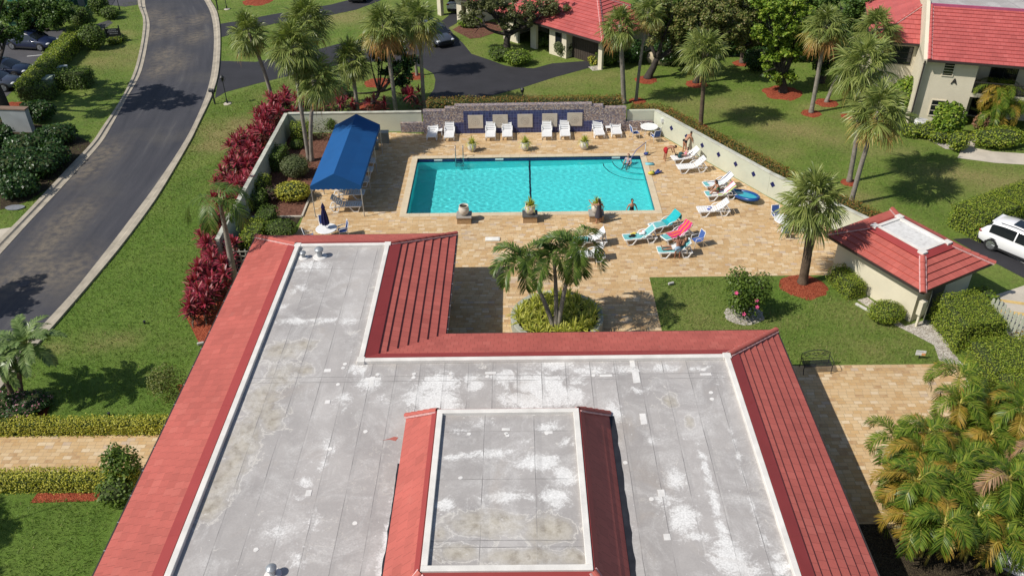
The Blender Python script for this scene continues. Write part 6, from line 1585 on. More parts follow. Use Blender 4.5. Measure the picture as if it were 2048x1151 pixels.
PINKT = pm('hot_pink_towel', (.62, .03, .17), .95, .1, 6, bump=.4, bscale=25); ORT = pm('orange_stripe', (.75, .22, .03), .95, .1, 6)
def pt_(mb):
    cloth(mb, [(.62, .43), (-.2, .43), (-.80, .985), (-.85, .85)], .66, stripes=[0, 0, 1, 0, 0, 1, 0, 0])
on_lounger(t3, 'beach_towel', [PINKT, ORT], pt_, 'hot pink and orange striped towel on a turquoise lounger', 'towel')
on_lounger(p1, 'beach_towel', [WTOWEL], lambda mb: cloth(mb, [(.1, .43), (-.2, .43), (-.80, .99), (-.86, .8), (-.85, .5)], .72, wav=.025), 'crumpled white towel hung over the lounger behind the palm', 'towel')
on_lounger(p2, 'beach_towel', [WTOWEL], lambda mb: cloth(mb, [(.6, .42), (-.2, .42), (-.7, .90)], .62, wav=.02), 'white towel on the lounger hidden by the palm', 'towel')
NAVS = pm('dark_navy_stripe', (.03, .04, .09), .9)
on_lounger(r3, 'beach_towel', [WTOWEL, NAVS, pm('mint_stripe', (.50, .66, .60), .95)], lambda mb: cloth(mb, [(.7, .43), (-.2, .43), (-.80, .985)], .66, stripes=[0, 2, 0, 0, 0, 1, 0, 1]), 'white towel with dark navy stripes on the lounger behind the sunbather', 'towel')
on_lounger(r4, 'beach_towel', [WTOWEL, pm('raspberry_stripe', (.50, .05, .16), .95), pm('lime_stripe', (.42, .55, .18), .95)], lambda mb: cloth(mb, [(.3, .43), (-.2, .43), (-.80, .985)], .68, stripes=[2, 1, 0, 0, 0, 0, 1, 2]), 'white towel with raspberry and lime edges behind the sunbather in green', 'towel')
BCL = pm('royal_blue_cloth', (.06, .10, .42), .9)
def bits(mb, spots, m):
    for x, y, z, a, b, c in spots: mb.blob((x, y, z), (a, b, c), m, 8, 5)
on_lounger(r5, 'swim_cloth', [BCL, WTOWEL], lambda mb: (bits(mb, [(-.08, .33, .41, .12, .10, .03), (.1, .2, .41, .10, .12, .03)], 0), bits(mb, [(.0, .27, .42, .08, .10, .03)], 1)), 'crumpled blue and white cloth on a white lounger', 'cloth')
on_lounger(t2, 'black_cap', [pm('black_cotton', (.012, .012, .014), .9)], lambda mb: bits(mb, [(-.05, .45, .47, .14, .16, .09), (-.05, .62, .43, .12, .10, .015)], 0), 'black cap lying on a turquoise lounger', 'cap')
on_lounger(t2, 'yellow_cloth', [pm('yellow_cotton', (.72, .58, .10), .9)], lambda mb: bits(mb, [(.24, .28, .43, .12, .15, .03), (.2, .45, .43, .08, .1, .02)], 0), 'yellow cloth on the front edge of a turquoise lounger', 'cloth')
on_lounger(t2, 'beach_bag', [WTOWEL, PINKT], lambda mb: (bits(mb, [(.0, -.2, .55, .16, .12, .15), (.05, -.05, .47, .12, .12, .07)], 0), bits(mb, [(.22, -.22, .50, .07, .08, .09)], 1)), 'white bundle with a pink edge at the head of a turquoise lounger', 'bag')
on_lounger(r1, 'beach_bag', [pm('dark_teal_canvas', (.025, .075, .08), .9)], lambda mb: bits(mb, [(.05, .35, .55, .18, .2, .17), (-.1, .5, .5, .14, .16, .12)], 0), 'dark teal beach bag on the farthest lounger by the right wall', 'bag')

def chair_proto():
    root = empty('patio_chair', (0, 0, -50), 0, 'x', 'chair', 'x')
    mb = MB()
    for i in range(5): mb.box((-.22, -.22 + i * .088, .40 + .003 * i), (.22, -.22 + i * .088 + .09, .412 + .003 * i))
    mb.build('seat', BLUE_SLING, root)
    mb = MB(); mb.add([(-.22, -.235, .43), (.22, -.235, .43), (.22, -.36, .92), (-.22, -.36, .92), (-.22, -.248, .43), (.22, -.248, .43), (.22, -.373, .92), (-.22, -.373, .92)], [(0, 1, 2, 3), (7, 6, 5, 4), (0, 4, 5, 1), (2, 6, 7, 3), (1, 5, 6, 2), (3, 7, 4, 0)])
    mb.build('backrest', BLUE_SLING, root)
    for s in (-1, 1):
        mb = MB(); mb.tube([(s * .25, .26, 0), (s * .25, .22, .40), (s * .26, .2, .62), (s * .26, -.27, .64)], .018, 7); mb.build('leg', WMETAL, root, smooth=True)
        mb = MB(); mb.tube([(s * .25, -.34, 0), (s * .245, -.24, .42), (s * .24, -.375, .95)], .018, 7); mb.build('leg', WMETAL, root, smooth=True)
        mb = MB(); mb.tube([(s * .25, .22, .40), (s * .245, -.24, .41)], .016, 7); mb.build('seat_rail', WMETAL, root)
    mb = MB(); mb.tube([(-.24, -.375, .95), (.24, -.375, .95)], .018, 7); mb.build('top_rail', WMETAL, root)
    return root
CP = chair_proto(); firstc = [True]
def chair(p, face, label, group):
    """face = direction the sitter looks"""
    o = CP if firstc[0] else dup(CP)
    firstc[0] = False
    o.location = (*p, .012); o.rotation_euler = (0, 0, face - math.pi / 2); o['label'] = label; o['group'] = group
    return o
def round_table(p, label, r_=.62):
    t_ = empty('round_table', (*p, .012), 0, label, 'table', 'round white tables on the pool deck')
    mb = MB(); mb.lathe([(r_ - .03, .685), (r_, .70), (r_, .72), (r_ - .02, .735), (0, .735)], 32); mb.build('table_top', WMETAL, t_, smooth=35)
    for k in range(4):
        a = k * math.pi / 2 + .6; c, s = math.cos(a), math.sin(a)
        mb = MB(); mb.tube([(c * r_ * .8, s * r_ * .8, 0), (c * .25, s * .25, .36), (c * r_ * .7, s * r_ * .7, .69)], .02, 7); mb.build('leg', WMETAL, t_, smooth=True)
    return t_
def table_set(p, label, chairs, group):
    round_table(p, label)
    for a, d, lb in chairs:
        c = (p[0] + math.cos(R(a)) * d, p[1] + math.sin(R(a)) * d); chair(c, R(a + 180), lb, group)
table_set((9.24,56.68), 'round white table in the far right corner of the pool deck', ((195, 1.05, 'blue sling chair left of the far corner table'), (105, 1.0, 'blue sling chair behind the far corner table'), (290, .95, 'blue sling chair in front of the far corner table'), (25, 1.05, 'blue sling chair between the far corner table and the right wall')), 'blue chairs at the far corner table')
table_set((-11.3,43.03), 'round white table with the closed navy umbrella', ((200, 1.0, 'navy chair left of the umbrella table'), (110, .95, 'navy chair behind the umbrella table'), (20, .9, 'navy chair right of the umbrella table'), (285, .9, 'navy chair tucked in front of the umbrella table')), 'chairs at the umbrella table')
table_set((15.4,43.38), 'round white table half hidden by the stout fan palm', ((100, 1.0, 'blue chair behind the table under the stout palm'), (262, .85, 'blue chair in front of the table under the stout palm'), (335, 1.0, 'chair right of the table under the stout palm')), 'chairs at the table under the stout palm')
chair((10.02,41.73), R(200), 'blue chair standing alone beside the pink towel lounger', 'blue chair on its own')
um = empty('closed_umbrella', (*(-11.3,43.03), .0), 0, 'closed navy parasol standing through the white table', 'umbrella')
mb = MB(); mb.tube([(0, 0, .02), (-.03, .0, 2.45)], .022, 8); mb.lathe([(.25, 0), (.25, .07), (.05, .1)], 16); mb.build('pole', WMETAL, um, smooth=40)
mb = MB(); n = 16
prof = [(.17, 1.0), (.20, 1.1), (.17, 1.5), (.12, 1.85), (.075, 2.05), (.11, 2.10), (.05, 2.32), (.01, 2.42)]
vs = [(r_ * (1 + .22 * math.cos(k * math.pi)) * math.cos(2 * math.pi * k / n), r_ * (1 + .22 * math.cos(k * math.pi)) * math.sin(2 * math.pi * k / n), z) for r_, z in prof for k in range(n)]
mb.add(vs, [(i * n + k, i * n + (k + 1) % n, (i + 1) * n + (k + 1) % n, (i + 1) * n + k) for i in range(len(prof) - 1) for k in range(n)]); mb.build('canopy', NAVY, um)

# awning
BLUECAN = pm('blue_canvas', (.003, .080, .255), .8, .06, .8, fine=.03)
ALU = pm('grey_aluminium', (.46, .46, .45), .4, .1, 4, metal=.4)
x0, x1, y0, y1 = -12.55, -9.5, 45.6, 54.45
aw = empty('awning', ((x0 + x1) / 2, (y0 + y1) / 2, 0), 0, 'long bright blue canvas awning on slim poles beside the pool', 'awning'); aw.location = (0, 0, 0)
xm = (x0 + x1) / 2; E_, RZ = 2.15, 2.95
mb = MB()
def slab(mb, A, B, Cc, D, n=12):
    for i in range(n):
        t0, t1 = i / n, (i + 1) / n; s0 = .03 * math.sin(math.pi * (t0 * 4 % 1)); s1 = .03 * math.sin(math.pi * (t1 * 4 % 1))
        f = lambda P, Q, t_: Vector(P).lerp(Vector(Q), t_)
        a0, a1, b0, b1 = f(A, B, t0), f(A, B, t1), f(D, Cc, t0), f(D, Cc, t1)
        m0, m1 = (a0 + b0) / 2 - Vector((0, 0, s0)), (a1 + b1) / 2 - Vector((0, 0, s1))
        mb.add([a0, a1, m1, m0], [(0, 1, 2, 3)]); mb.add([m0, m1, b1, b0], [(0, 1, 2, 3)])
slab(mb, (x0, y0, E_), (x0, y1, E_), (xm, y1, RZ), (xm, y0, RZ)); slab(mb, (x1, y1, E_), (x1, y0, E_), (xm, y0, RZ), (xm, y1, RZ))
mb.add([(x0, y0, E_), (x1, y0, E_), (xm, y0, RZ)], [(0, 1, 2)]); mb.add([(x1, y1, E_), (x0, y1, E_), (xm, y1, RZ)], [(0, 1, 2)])
cn = mb.build('canopy', BLUECAN, aw)
mb = MB()
for a, b in (((x0, y0), (x1, y0)), ((x1, y0), (x1, y1)), ((x1, y1), (x0, y1)), ((x0, y1), (x0, y0))):
    n = int(math.hypot(b[0] - a[0], b[1] - a[1]) / .3)
    for i in range(n):
        p = [a[0] + (b[0] - a[0]) * i / n, a[1] + (b[1] - a[1]) * i / n]; q = [a[0] + (b[0] - a[0]) * (i + 1) / n, a[1] + (b[1] - a[1]) * (i + 1) / n]; m_ = [(p[k] + q[k]) / 2 for k in (0, 1)]
        mb.add([(*p, E_), (*q, E_), (*q, E_ - .22), (*m_, E_ - .27), (*p, E_ - .22)], [(0, 4, 3, 2, 1)])
mb.build('valance', BLUECAN, cn)
for x in (x0 + .03, x1 - .03):
    for y in (y0 + .03, (2 * y0 + y1) / 3, (y0 + 2 * y1) / 3, y1 - .03): mb = MB(); mb.tube([(x, y, 0), (x, y, E_)], .03, 8); mb.build('pole', ALU, aw)
mb = MB()
for x, z in ((x0 + .03, E_ - .03), (x1 - .03, E_ - .03), (xm, RZ - .04)): mb.tube([(x, y0 + .04, z), (x, y1 - .04, z)], .025, 6)
for y in np.linspace(y0 + .05, y1 - .05, 5): mb.tube([(x0 + .04, y, E_ - .03), (xm, y, RZ - .05), (x1 - .04, y, E_ - .03)], .02, 6)
mb.build('frame', ALU, aw)

# pots
POT = pm('cream_glazed_pot', (.62, .57, .49), .6, .1, 3, bump=.15)
def pot(p, z, s, label, full=True, group='cream pots by the pool', sd=1):
    r_ = empty('plant_pot', (*p, z), 0, label, 'plant pot', group)
    mb = MB(); mb.lathe([(.17, 0), (.24, .06), (.32, .24), (.34, .38), (.31, .50), (.275, .56), (.30, .60), (.30, .64), (.26, .64), (.25, .58), (.24, .5)], 24)
    b = mb.build('pot', POT, r_, smooth=50)
    for z_ in (.16, .30): pass
    mb = MB(); mb.lathe([(.25, .55), (0, .57)], 16); mb.build('soil', SOIL, r_)
    if full:
        rng = np.random.default_rng(sd); RB = rosette(rng, (0, 0, .56), 38, .72, .028, 88, 12, .6) + rosette(rng, (.1, .05, .56), 24, .55, .028, 85, 10, .6)
        strips('plant', np.array(RB), [VAR], None, r_)
    r_.scale = (s, s, s)
for i, (p, lb) in enumerate(zip([(-3.31,54.62),(0.38,54.66),(4.49,54.69)], ('cream pot with a striped plant left of the dark pool stripe, behind the ladder', 'cream pot with a striped plant behind the middle of the pool', 'cream pot with a striped plant behind the right half of the pool'))): pot(p, .012, .95, lb, sd=i)
PEDW = pm('pedestal_stone_top', (.34, .31, .27), .6, .15, 3); PEDB = pm('pedestal_tile', (.42, .27, .14), .7, .25, 9)
for i, (p, lb, pb, full) in enumerate(zip([(-3.38,44.92),(0.58,44.94),(4.56,44.95)], ('square stone plinth holding the empty pot', 'dark topped square plinth in the middle of the pool edge', 'square stone plinth beside the standing woman'), ('empty cream pot on the left plinth', 'cream pot with a bushy striped plant on the dark plinth', 'cream pot with a striped plant beside the standing woman'), (False, True, True))):
    r_ = empty('plinth', (*p, 0), 0, lb, 'plinth', 'plinths on the near pool edge')
    mb = MB(); mb.box((-.42, -.38, 0), (.42, .38, .40)); mb.build('plinth_base', PEDB, r_)
    mb = MB(); mb.box((-.46, -.42, .40), (.46, .42, .47)); mb.build('plinth_top', pm('dark_stone_top', (.09, .085, .08), .5, .2, 4) if i == 1 else PEDW, r_, bevel=.01)
    pot(p, .47, .95, pb, full, 'cream pots on plinths', 10 + i)
# ladder and rails
ld = empty('pool_ladder', (*(-4.13,53.46), 0), 0, 'steel pool ladder with tall handrails on the far edge', 'ladder')
for s in (-.26, .26):
    mb = MB(); mb.tube([(s, .35, .02), (s, .35, .75), (s, .28, .86), (s, .12, .88), (s, .02, .8), (s, -.08, .4), (s, -.1, -1.1)], .024, 8); mb.build('handrail', CHROME, ld, smooth=True)
for z in (-.35, -.65, -.95): mb = MB(); mb.box((-.26, -.16, z), (.26, -.04, z + .03)); mb.build('rung', CHROME, ld)
hr = empty('pool_handrail', (*(8.62,53.76), 0), 0, 'white post with a sloping blue grey handrail at the pool steps', 'handrail')
mb = MB(); mb.tube([(0, 0, 0), (0, 0, .85), (0, 0, .92)], .032, 8); mb.lathe([(.09, 0), (.09, .03), (.04, .05)], 14); mb.build('post', WMETAL, hr, smooth=40)
q = Vector((7.1,52.43)) - Vector((8.62,53.76)); mb = MB(); mb.tube([(0, 0, .88), (q.x * .45, q.y * .45, .62), (q.x * .95, q.y * .95, -.25), (q.x, q.y, -.75)], .028, 8); mb.build('rail', pm('blue_grey_pipe', (.20, .20, .36), .35, .1, 4), hr, smooth=True)
# toys and small items at the right pool edge
TOYS = (((1303,350), .22, (.60, .50, .06), 'yellow and green water toy on the right coping', 'pool toy'), ((1299,330), .2, (.20, .55, .62), 'pale turquoise swim mat on the deck by the coping', 'swim mat'), ((1292,312), .18, (.05, .08, .30), 'dark blue bundle at the foot of the white rail post', 'bundle'), ((1312,349), .25, (.03, .05, .22), 'dark blue flippers beside the yellow toy', 'flippers'))
for i, (p, s, c_, lb, ct) in enumerate(zip([(8.62,50.62),(8.72,52.15),(8.66,53.53),(8.93,50.75)], [.2, .24, .16, .2], [(.60, .50, .06), (.20, .55, .62), (.05, .08, .30), (.03, .05, .22)], [x[3] for x in TOYS], [x[4] for x in TOYS])):
    mb = MB(); m_ = [pm('toy_colour_%d' % i, c_, .5), pm('toy_green', (.06, .26, .06), .5)]
    if i == 1: mb.box((-.28, -.16, .015), (.28, .16, .05))
    elif i == 3:
        for a in (-.3, .35): mb.bar((0, 0, .05), (.45 * math.cos(.6 + a), .45 * math.sin(.6 + a), .12), .16, .03)
        mb.blob((0, -.05, .07), (.12, .1, .07))
    else:
        mb.blob((0, 0, .12), (s, s * .7, .11)); mb.blob((s * .7, .05, .16), (s * .4, s * .4, .1), 1); mb.blob((-s * .6, .02, .10), (s * .5, s * .4, .08), 0)
    o = mb.build(ct.replace(' ', '_'), m_, None, (*p, .03), smooth=True); tag(o, lb, ct)
fl = empty('pool_float', (*(13.96,47.2), .02), R(-52), 'turquoise inflatable pool raft with a dark blue rim leaning by the lounger', 'pool float')
mb = MB(); mb.tube([(.98 * math.cos(a), .48 * math.sin(a) * (1 + .1 * math.cos(a)), .14 + .12 * (math.cos(a) + 1)) for a in np.linspace(0, 2 * math.pi, 29)], .11, 10, caps=False); mb.build('rim', pm('deep_blue_vinyl', (.01, .06, .22), .3, .1, 3), fl, smooth=True)
mb = MB(); mb.lathe([(.92, .0), (.6, .015), (0, .02)], 28, (0, 0, .0), sy=.46)
mb.v = [(x, y, z + .16 + .12 * (x / .95 + 1)) for x, y, z in mb.v]; mb.build('float_mat', pm('turquoise_vinyl', (.02, .36, .46), .3, .06, 3), fl)
for p, lb, c_, sz in (( (-1.64,42.73), 'small white foam board lying on the pavers', (.78, .76, .70), (.42, .2, .06)), ((-1.14,42.22), 'small brown slatted drain lid on the pavers', (.30, .20, .12), (.32, .12, .03))):
    mb = MB(); mb.box((-sz[0], -sz[1], 0), (sz[0], sz[1], sz[2])); mb.box((-sz[0] + .06, -sz[1] + .04, sz[2]), (sz[0] - .06, sz[1] - .04, sz[2] + .012))
    o = mb.build('foam_board' if c_[0] > .5 else 'drain_lid', pm('board_%d' % int(c_[0] * 100), c_, .7), None, (*p, .012), bevel=.02); tag(o, lb, 'board' if c_[0] > .5 else 'drain lid')
GREYBOX = pm('grey_green_plastic', (.24, .25, .22), .7, .1, 3)
for i, (p, sz, lb) in enumerate((((-9.66,56.21), (.75, .45, .8), 'grey storage cabinet against the back wall behind the awning'), ((-10.09,55.16), (.4, .4, .62), 'grey table like locker near the awning corner'))):
    o = empty('storage_box', (*p, .012), 0, lb, 'storage box', 'storage boxes by the back wall')
    mb = MB(); mb.box((-sz[0] / 2, -sz[1] / 2, 0), (sz[0] / 2, sz[1] / 2, sz[2])); mb.build('box_body', GREYBOX, o, bevel=.02)
    mb = MB(); mb.box((-sz[0] / 2 - .03, -sz[1] / 2 - .03, sz[2]), (sz[0] / 2 + .03, sz[1] / 2 + .03, sz[2] + .05)); mb.build('lid', pm('grey_lid', (.36, .37, .34), .6), o, bevel=.015)

# ================================================================ GARDEN AND STREET OBJECTS
IRON = pm('black_cast_iron', (.02, .022, .025), .5, .2, 5)
bn = empty('garden_bench', (*(13.61,30.66), .012), R(3), 'black wrought iron bench with scroll back at the patio edge', 'bench')
for s in (-.62, -.2, .2, .62):
    pass
mb = MB()
for k in range(9): mb.bar((-.66, -.22 + k * .055, .44), (.66, -.22 + k * .055, .44), .028, .014)
for k in range(24): mb.bar((-.64 + k * .0557, -.22, .446), (-.60 + k * .0557, .22, .446), .012, .01)
mb.build('seat', IRON, bn)
mb = MB()
arc = [(x, .27 + .02, .84 + .16 * math.cos(x / .66 * math.pi / 2)) for x in np.linspace(-.66, .66, 15)]
mb.tube(arc, .018, 6); mb.tube([(-.66, .24, .44), (-.66, .29, .84)], .018, 6); mb.tube([(.66, .24, .44), (.66, .29, .84)], .018, 6); mb.tube([(-.66, .26, .54), (.66, .26, .54)], .014, 6)
for cx_ in (-.42, 0, .42):
    for sg in (-1, 1): mb.tube([(cx_ + sg * (.19 - .18 * t_) * math.cos(t_ * 7), .275, .73 + (.14 - .12 * t_) * math.sin(t_ * 7)) for t_ in np.linspace(0, 1, 22)], .011, 5)
mb.build('backrest', IRON, bn)
for s in (-1, 1):
    mb = MB(); mb.tube([(s * .64, -.26, 0), (s * .66, -.22, .25), (s * .66, -.22, .44)], .018, 6); mb.build('leg', IRON, bn)
    mb = MB(); mb.tube([(s * .64, .34, 0), (s * .66, .26, .25), (s * .66, .24, .44)], .018, 6); mb.build('leg', IRON, bn)
    mb = MB(); mb.tube([(s * .67, .27, .66), (s * .68, 0, .68), (s * .68, -.24, .64), (s * .67, -.26, .54), (s * .66, -.22, .44)], .016, 6); mb.build('armrest', IRON, bn)

def lamp_post(p, h, label, base=True, arms=True):
    r_ = empty('lamp_post', (*p, 0), 0, label, 'lamp post', 'black lamp posts')
    mb = MB(); mb.tube([(0, 0, 0), (0, 0, .35), (0, 0, .4), (0, 0, h - .35)], [.07, .06, .035, .03], 10); mb.build('post', IRON, r_, smooth=40)
    if base: mb = MB(); mb.lathe([(.32, 0), (.30, .05), (.1, .08)], 16); mb.build('footing', CONC, r_, smooth=40)
    l_ = MB(); l_.lathe([(.04, h - .38), (.10, h - .33), (.15, h - .08), (.18, h - .06), (.07, h + .06), (.02, h + .13)], 8); lo_ = l_.build('lantern', IRON, r_)
    g = MB(); g.lathe([(.085, h - .325), (.135, h - .085)], 8); g.build('pane', pm('pale_lantern_glass', (.5, .52, .5), .3), lo_)
    if arms:
        mb = MB()
        for s in (-1, 1): mb.tube([(0, 0, h - .5), (s * .12, 0, h - .42), (s * .25, 0, h - .2), (s * .22, 0, h - .02), (s * .12, 0, h - .06)], .012, 5)
        mb.build('scroll_arm', IRON, r_)
lamp_post((-22.94,63.74), 2.25, 'black scrolled lamp post on a white footing by the driveway mouth'); lamp_post((-29.94,88.9), 2.6, 'black lamp post at the top of the photo right of the road'); lamp_post((-41.11,89.14), 2.6, 'black lamp post at the top of the photo left of the road', False, False); lamp_post((0.28,63.67), .95, 'low black garden lamp behind the mosaic wall', False, False)
def mailbox(p, label):
    r_ = empty('mailbox', (*p, 0), R(-15), label, 'mailbox', 'black mailboxes by the kerb')
    mb = MB(); mb.box((-.05, -.05, 0), (.05, .05, 1.0)); mb.build('post', IRON, r_)
    mb = MB(); mb.box((-.25, -.13, 1.0), (.25, .13, 1.12)); mb.lathe([(.13, -.25), (.13, .25)], 14); n = 28; mb.v[-n:] = [(z, y, 1.12 + x) for x, y, z in mb.v[-n:]]; mb.build('box_body', IRON, r_)
    mb = MB(); mb.box((.13, -.15, 1.12), (.17, -.135, 1.3)); mb.build('flag', IRON, r_)
mailbox((-23.94,63.77), 'black mailbox beside the scrolled lamp post'); mailbox((-30.84,88.78), 'black mailbox at the top of the photo beside the kerb')
sg_ = empty('sign_board', (*(-37.74,79.16), 0), R(10), 'black framed sign board on two posts in the left lawn', 'sign')
for s in (-.62, .62): mb = MB(); mb.box((s - .05, -.05, 0), (s + .05, .05, 1.5)); mb.build('post', IRON, sg_)
mb = MB(); mb.box((-.57, -.03, .55), (.57, .03, 1.25)); mb.build('board', pm('dark_sign_face', (.03, .03, .035), .4), sg_)
mb = MB()
for z, xa_, xb_ in ((1.08, -.35, .3), (.92, -.45, .42), (.74, -.3, .36)):
    x = xa_
    rr_ = random.Random(int(z * 100))
    while x < xb_: w_ = rr_.uniform(.05, .12); mb.box((x, -.036, z), (x + w_, -.031, z + .09)); x += w_ + .04
mb.build('faded_marks', pm('grey_sign_marks', (.36, .36, .38), .7), sg_)
TRG = pm('pale_green_enamel', (.40, .46, .34), .6, .1, 2)
def utility(name, p, rz, sz, mat, label, lid=True):
    r_ = empty(name, (*p, 0), rz, label, 'utility box')
    mb = MB(); mb.box((-sz[0] / 2, -sz[1] / 2, 0), (sz[0] / 2, sz[1] / 2, sz[2])); mb.build('box_body', mat, r_, bevel=.03)
    if lid: mb = MB(); mb.box((-sz[0] / 2 - .04, -sz[1] / 2 - .04, sz[2] + .001), (sz[0] / 2 + .04, sz[1] / 2 + .04, sz[2] + .1)); mb.build('lid', mat, r_, bevel=.03)
utility('transformer_box', (-38.78,67.71), R(8), (1.3, 1.0, .85), TRG, 'pale green utility transformer in the hedge pocket')
utility('transformer_box', (-39.12,71.17), R(8), (.7, .55, .5), pm('pale_blue_grey', (.55, .60, .60), .6), 'small pale utility box behind the short hedge')
hy = empty('water_valve', (*(-39.82,71.67), 0), 0, 'small white and grey water valve beside the pale utility box', 'valve')
mb = MB(); mb.lathe([(.12, 0), (.12, .1), (.08, .12), (.08, .45), (.13, .47), (.13, .55), (.05, .66), (0, .67)], 12); mb.build('valve_body', pm('chalky_paint', (.55, .52, .5), .7), hy, smooth=40)
mb = MB(); mb.tube([(-.2, 0, .42), (.2, 0, .42)], .05, 8); mb.build('outlet', pm('chalky_paint_dark', (.3, .28, .26), .7), hy)
ms = empty('monument_wall', (*(-37.1,59.12), 0), R(-6), 'grey rendered slab wall among the dark shrubs left of the road', 'wall')
mb = MB(); mb.box((-1.05, -.22, 0), (1.05, .22, 1.75)); mb.build('slab', pm('grey_render', (.34, .36, .36), .85, .12, 1.2), ms, bevel=.02)
mb = MB(); mb.box((-1.1, -.27, 1.752), (1.1, .27, 1.85)); mb.build('slab_cap', pm('brown_cap', (.22, .15, .11), .8), ms)
o = MB(); o.blob((0, 0, .1), (.45, .35, .3), 0, 10, 6); r_ = o.build('boulder', pm('pale_rock', (.42, .40, .38), .9, .2, 3, bump=.6), None, (*(-38.17,59.15), 0), smooth=True); tag(r_, 'pale rock at the foot of the grey slab wall', 'rock')
o = MB(); rng = np.random.default_rng(3); core_blob(o, (0, 0, .4), (1.3, .8, .75), rng, 0, 1); r_ = o.build('boulder', pm('tan_boulder', (.42, .35, .24), .9, .2, 2, bump=.6), None, (*(12.21,71.41), 0), smooth=True); tag(r_, 'large tan boulder beside the villa under the trees', 'rock')
mb = MB(); mb.lathe([(.33, 0), (.33, .012), (.28, .014), (.27, .008), (0, .01)], 24)
for (p, lb) in (((-27.2,38.69), 'round manhole cover in the road nearest the bottom'), ((-34.16,86.44), 'round manhole cover in the road near the top')):
    o = mb.build('manhole_cover', pm('rusty_iron_lid', (.06, .055, .06), .6, .3, 8), None, (*p, .012)); tag(o, lb, 'manhole cover', 'manhole covers in the road')
mb = MB(); mb.prism(disc(0, 0, .6, .35, 12), .02, .05); o = mb.build('flat_stone', pm('grey_slate', (.20, .21, .23), .8), None, (*(-31.84,47.29), .02)); tag(o, 'grey flat stone on the grass under the dark shrubs', 'stone')
def spot(p, lb):
    r_ = empty('spotlight', (*p, 0), R(20), lb, 'spotlight', 'small lawn spotlights')
    mb = MB(); mb.box((-.16, -.06, .05), (.16, .06, .18)); mb.build('housing', pm('pale_grey_housing', (.50, .48, .45), .5), r_, bevel=.02)
    mb = MB(); mb.tube([(0, 0, 0), (0, 0, .06)], .03, 6); mb.build('stake', IRON, r_)
spot((8,37.83), 'pale spotlight on the lawn corner below the deck'); spot((-15.79,33.12), 'pale spotlight at the end of the red mulch by the roof')
for p, lb in (((-19.21,34.94), 'tiny black sprinkler in the middle of the left lawn'), ((-18.37,28.13), 'tiny dark sprinkler in front of the yellow path hedge')):
    mb = MB(); mb.lathe([(.05, 0), (.05, .12), (.07, .14), (.07, .18), (0, .19)], 10); o = mb.build('sprinkler', IRON, None, (*p, 0)); tag(o, lb, 'sprinkler', 'lawn sprinklers')
ys_ = empty('yard_sign', (*(18.72,31.45), 0), R(-10), 'small white and orange yard sign on a stake at the lawn corner', 'sign')
mb = MB(); mb.box((-.22, -.012, .22), (.22, .0, .5)); mb.box((.05, -.016, .22), (.22, -.0125, .36), 1); mb.box((-.18, -.016, .42), (.1, -.0125, .46), 2); mb.build('sign_face', [pm('white_card', (.75, .76, .78), .6), pm('orange_card', (.72, .36, .16), .6), pm('grey_card', (.4, .45, .5), .6)], ys_)
mb = MB(); mb.box((-.02, .001, 0), (.02, .02, .3)); mb.build('stake', IRON, ys_)
# pump house screen, meter box and picket fence
FENCE = pm('sage_grey_paint', (.42, .44, .35), .8, .12, 4)
sc_ = empty('screen_panel', (*(19.99,34.21), 0), R(62), 'sage green boarded screen beside the pump house corner', 'fence')
mb = MB()
for k in range(5): mb.box((k * .3, 0, 0), (k * .3 + .285, .03, 1.7))
mb.build('boards', FENCE, sc_)
mx_ = empty('meter_box', (*(19.55,33.97), 0), R(29), 'cream meter box on a post at the pump house corner', 'utility box')
mb = MB(); mb.box((-.18, -.12, .75), (.18, .12, 1.55)); mb.build('box_body', CREAM, mx_, bevel=.02); mb = MB(); mb.box((-.05, -.05, 0), (.05, .05, .75)); mb.build('post', CREAM, mx_)
P0, P1 = Vector((23.31,34.65)), Vector((24.83,31.75)); L = (P1 - P0).length
pk_ = empty('picket_fence', (*P0, 0), math.atan2(P1.y - P0.y, P1.x - P0.x), 'sage grey picket fence behind the big hedge', 'fence')
n = int(L / .21)
for k in range(n):
    mb = MB(); x = k * .21; h = 1.2 + .1 * math.sin(k * .9); mb.prism([(x, 0), (x + .145, 0), (x + .145, h - .1), (x + .11, h), (x + .035, h), (x, h - .1)], -.012, .012); mb.v = [(a, c_, b) for a, b, c_ in mb.v]; mb.build('picket', FENCE, pk_)
mb = MB(); mb.box((-.05, .014, .3), (L, .05, .39)); mb.box((-.05, .014, .85), (L, .05, .94)); mb.build('rail', FENCE, pk_)
mb = MB(); mb.box((0, 0, 0), (.9, .18, .1)); o = mb.build('edging_block', pm('white_concrete', (.6, .56, .52), .85), None, (*(22.61,32.4), 0)); o.rotation_euler = (0, 0, R(-40)); tag(o, 'white concrete block at the foot of the picket fence', 'block')
mb = MB(); mb.box((-.5, -.06, 0), (.5, .06, .08)); o = mb.build('edging_block', pm('white_concrete_b', (.6, .58, .54), .85), None, (*(17.49,35.49), 0)); o.rotation_euler = (0, 0, R(-55)); tag(o, 'white edging strip between the two pump house shrubs', 'block')
# air conditioner
ac = empty('air_conditioner', (*(28.57,56.87), 0), R(-16), 'pale air conditioning unit with a round fan grille behind the hedge', 'air conditioner')
mb = MB(); mb.lathe([(.46, 0), (.48, .05), (.48, .78), (.44, .84), (.34, .86)], 24, m=0); mb.build('casing', pm('pale_grey_enamel', (.60, .60, .58), .5), ac, smooth=40)
mb = MB(); mb.lathe([(.33, .80), (.0, .80)], 20); mb.build('fan_well', IRON, ac)
mb = MB()
for k in range(1, 6): mb.tube([(.065 * k * math.cos(a), .065 * k * math.sin(a), .865) for a in np.linspace(0, 6.283, 19)], .007, 4, caps=False)
mb.build('grille', pm('grey_wire', (.3, .3, .3), .5), ac)
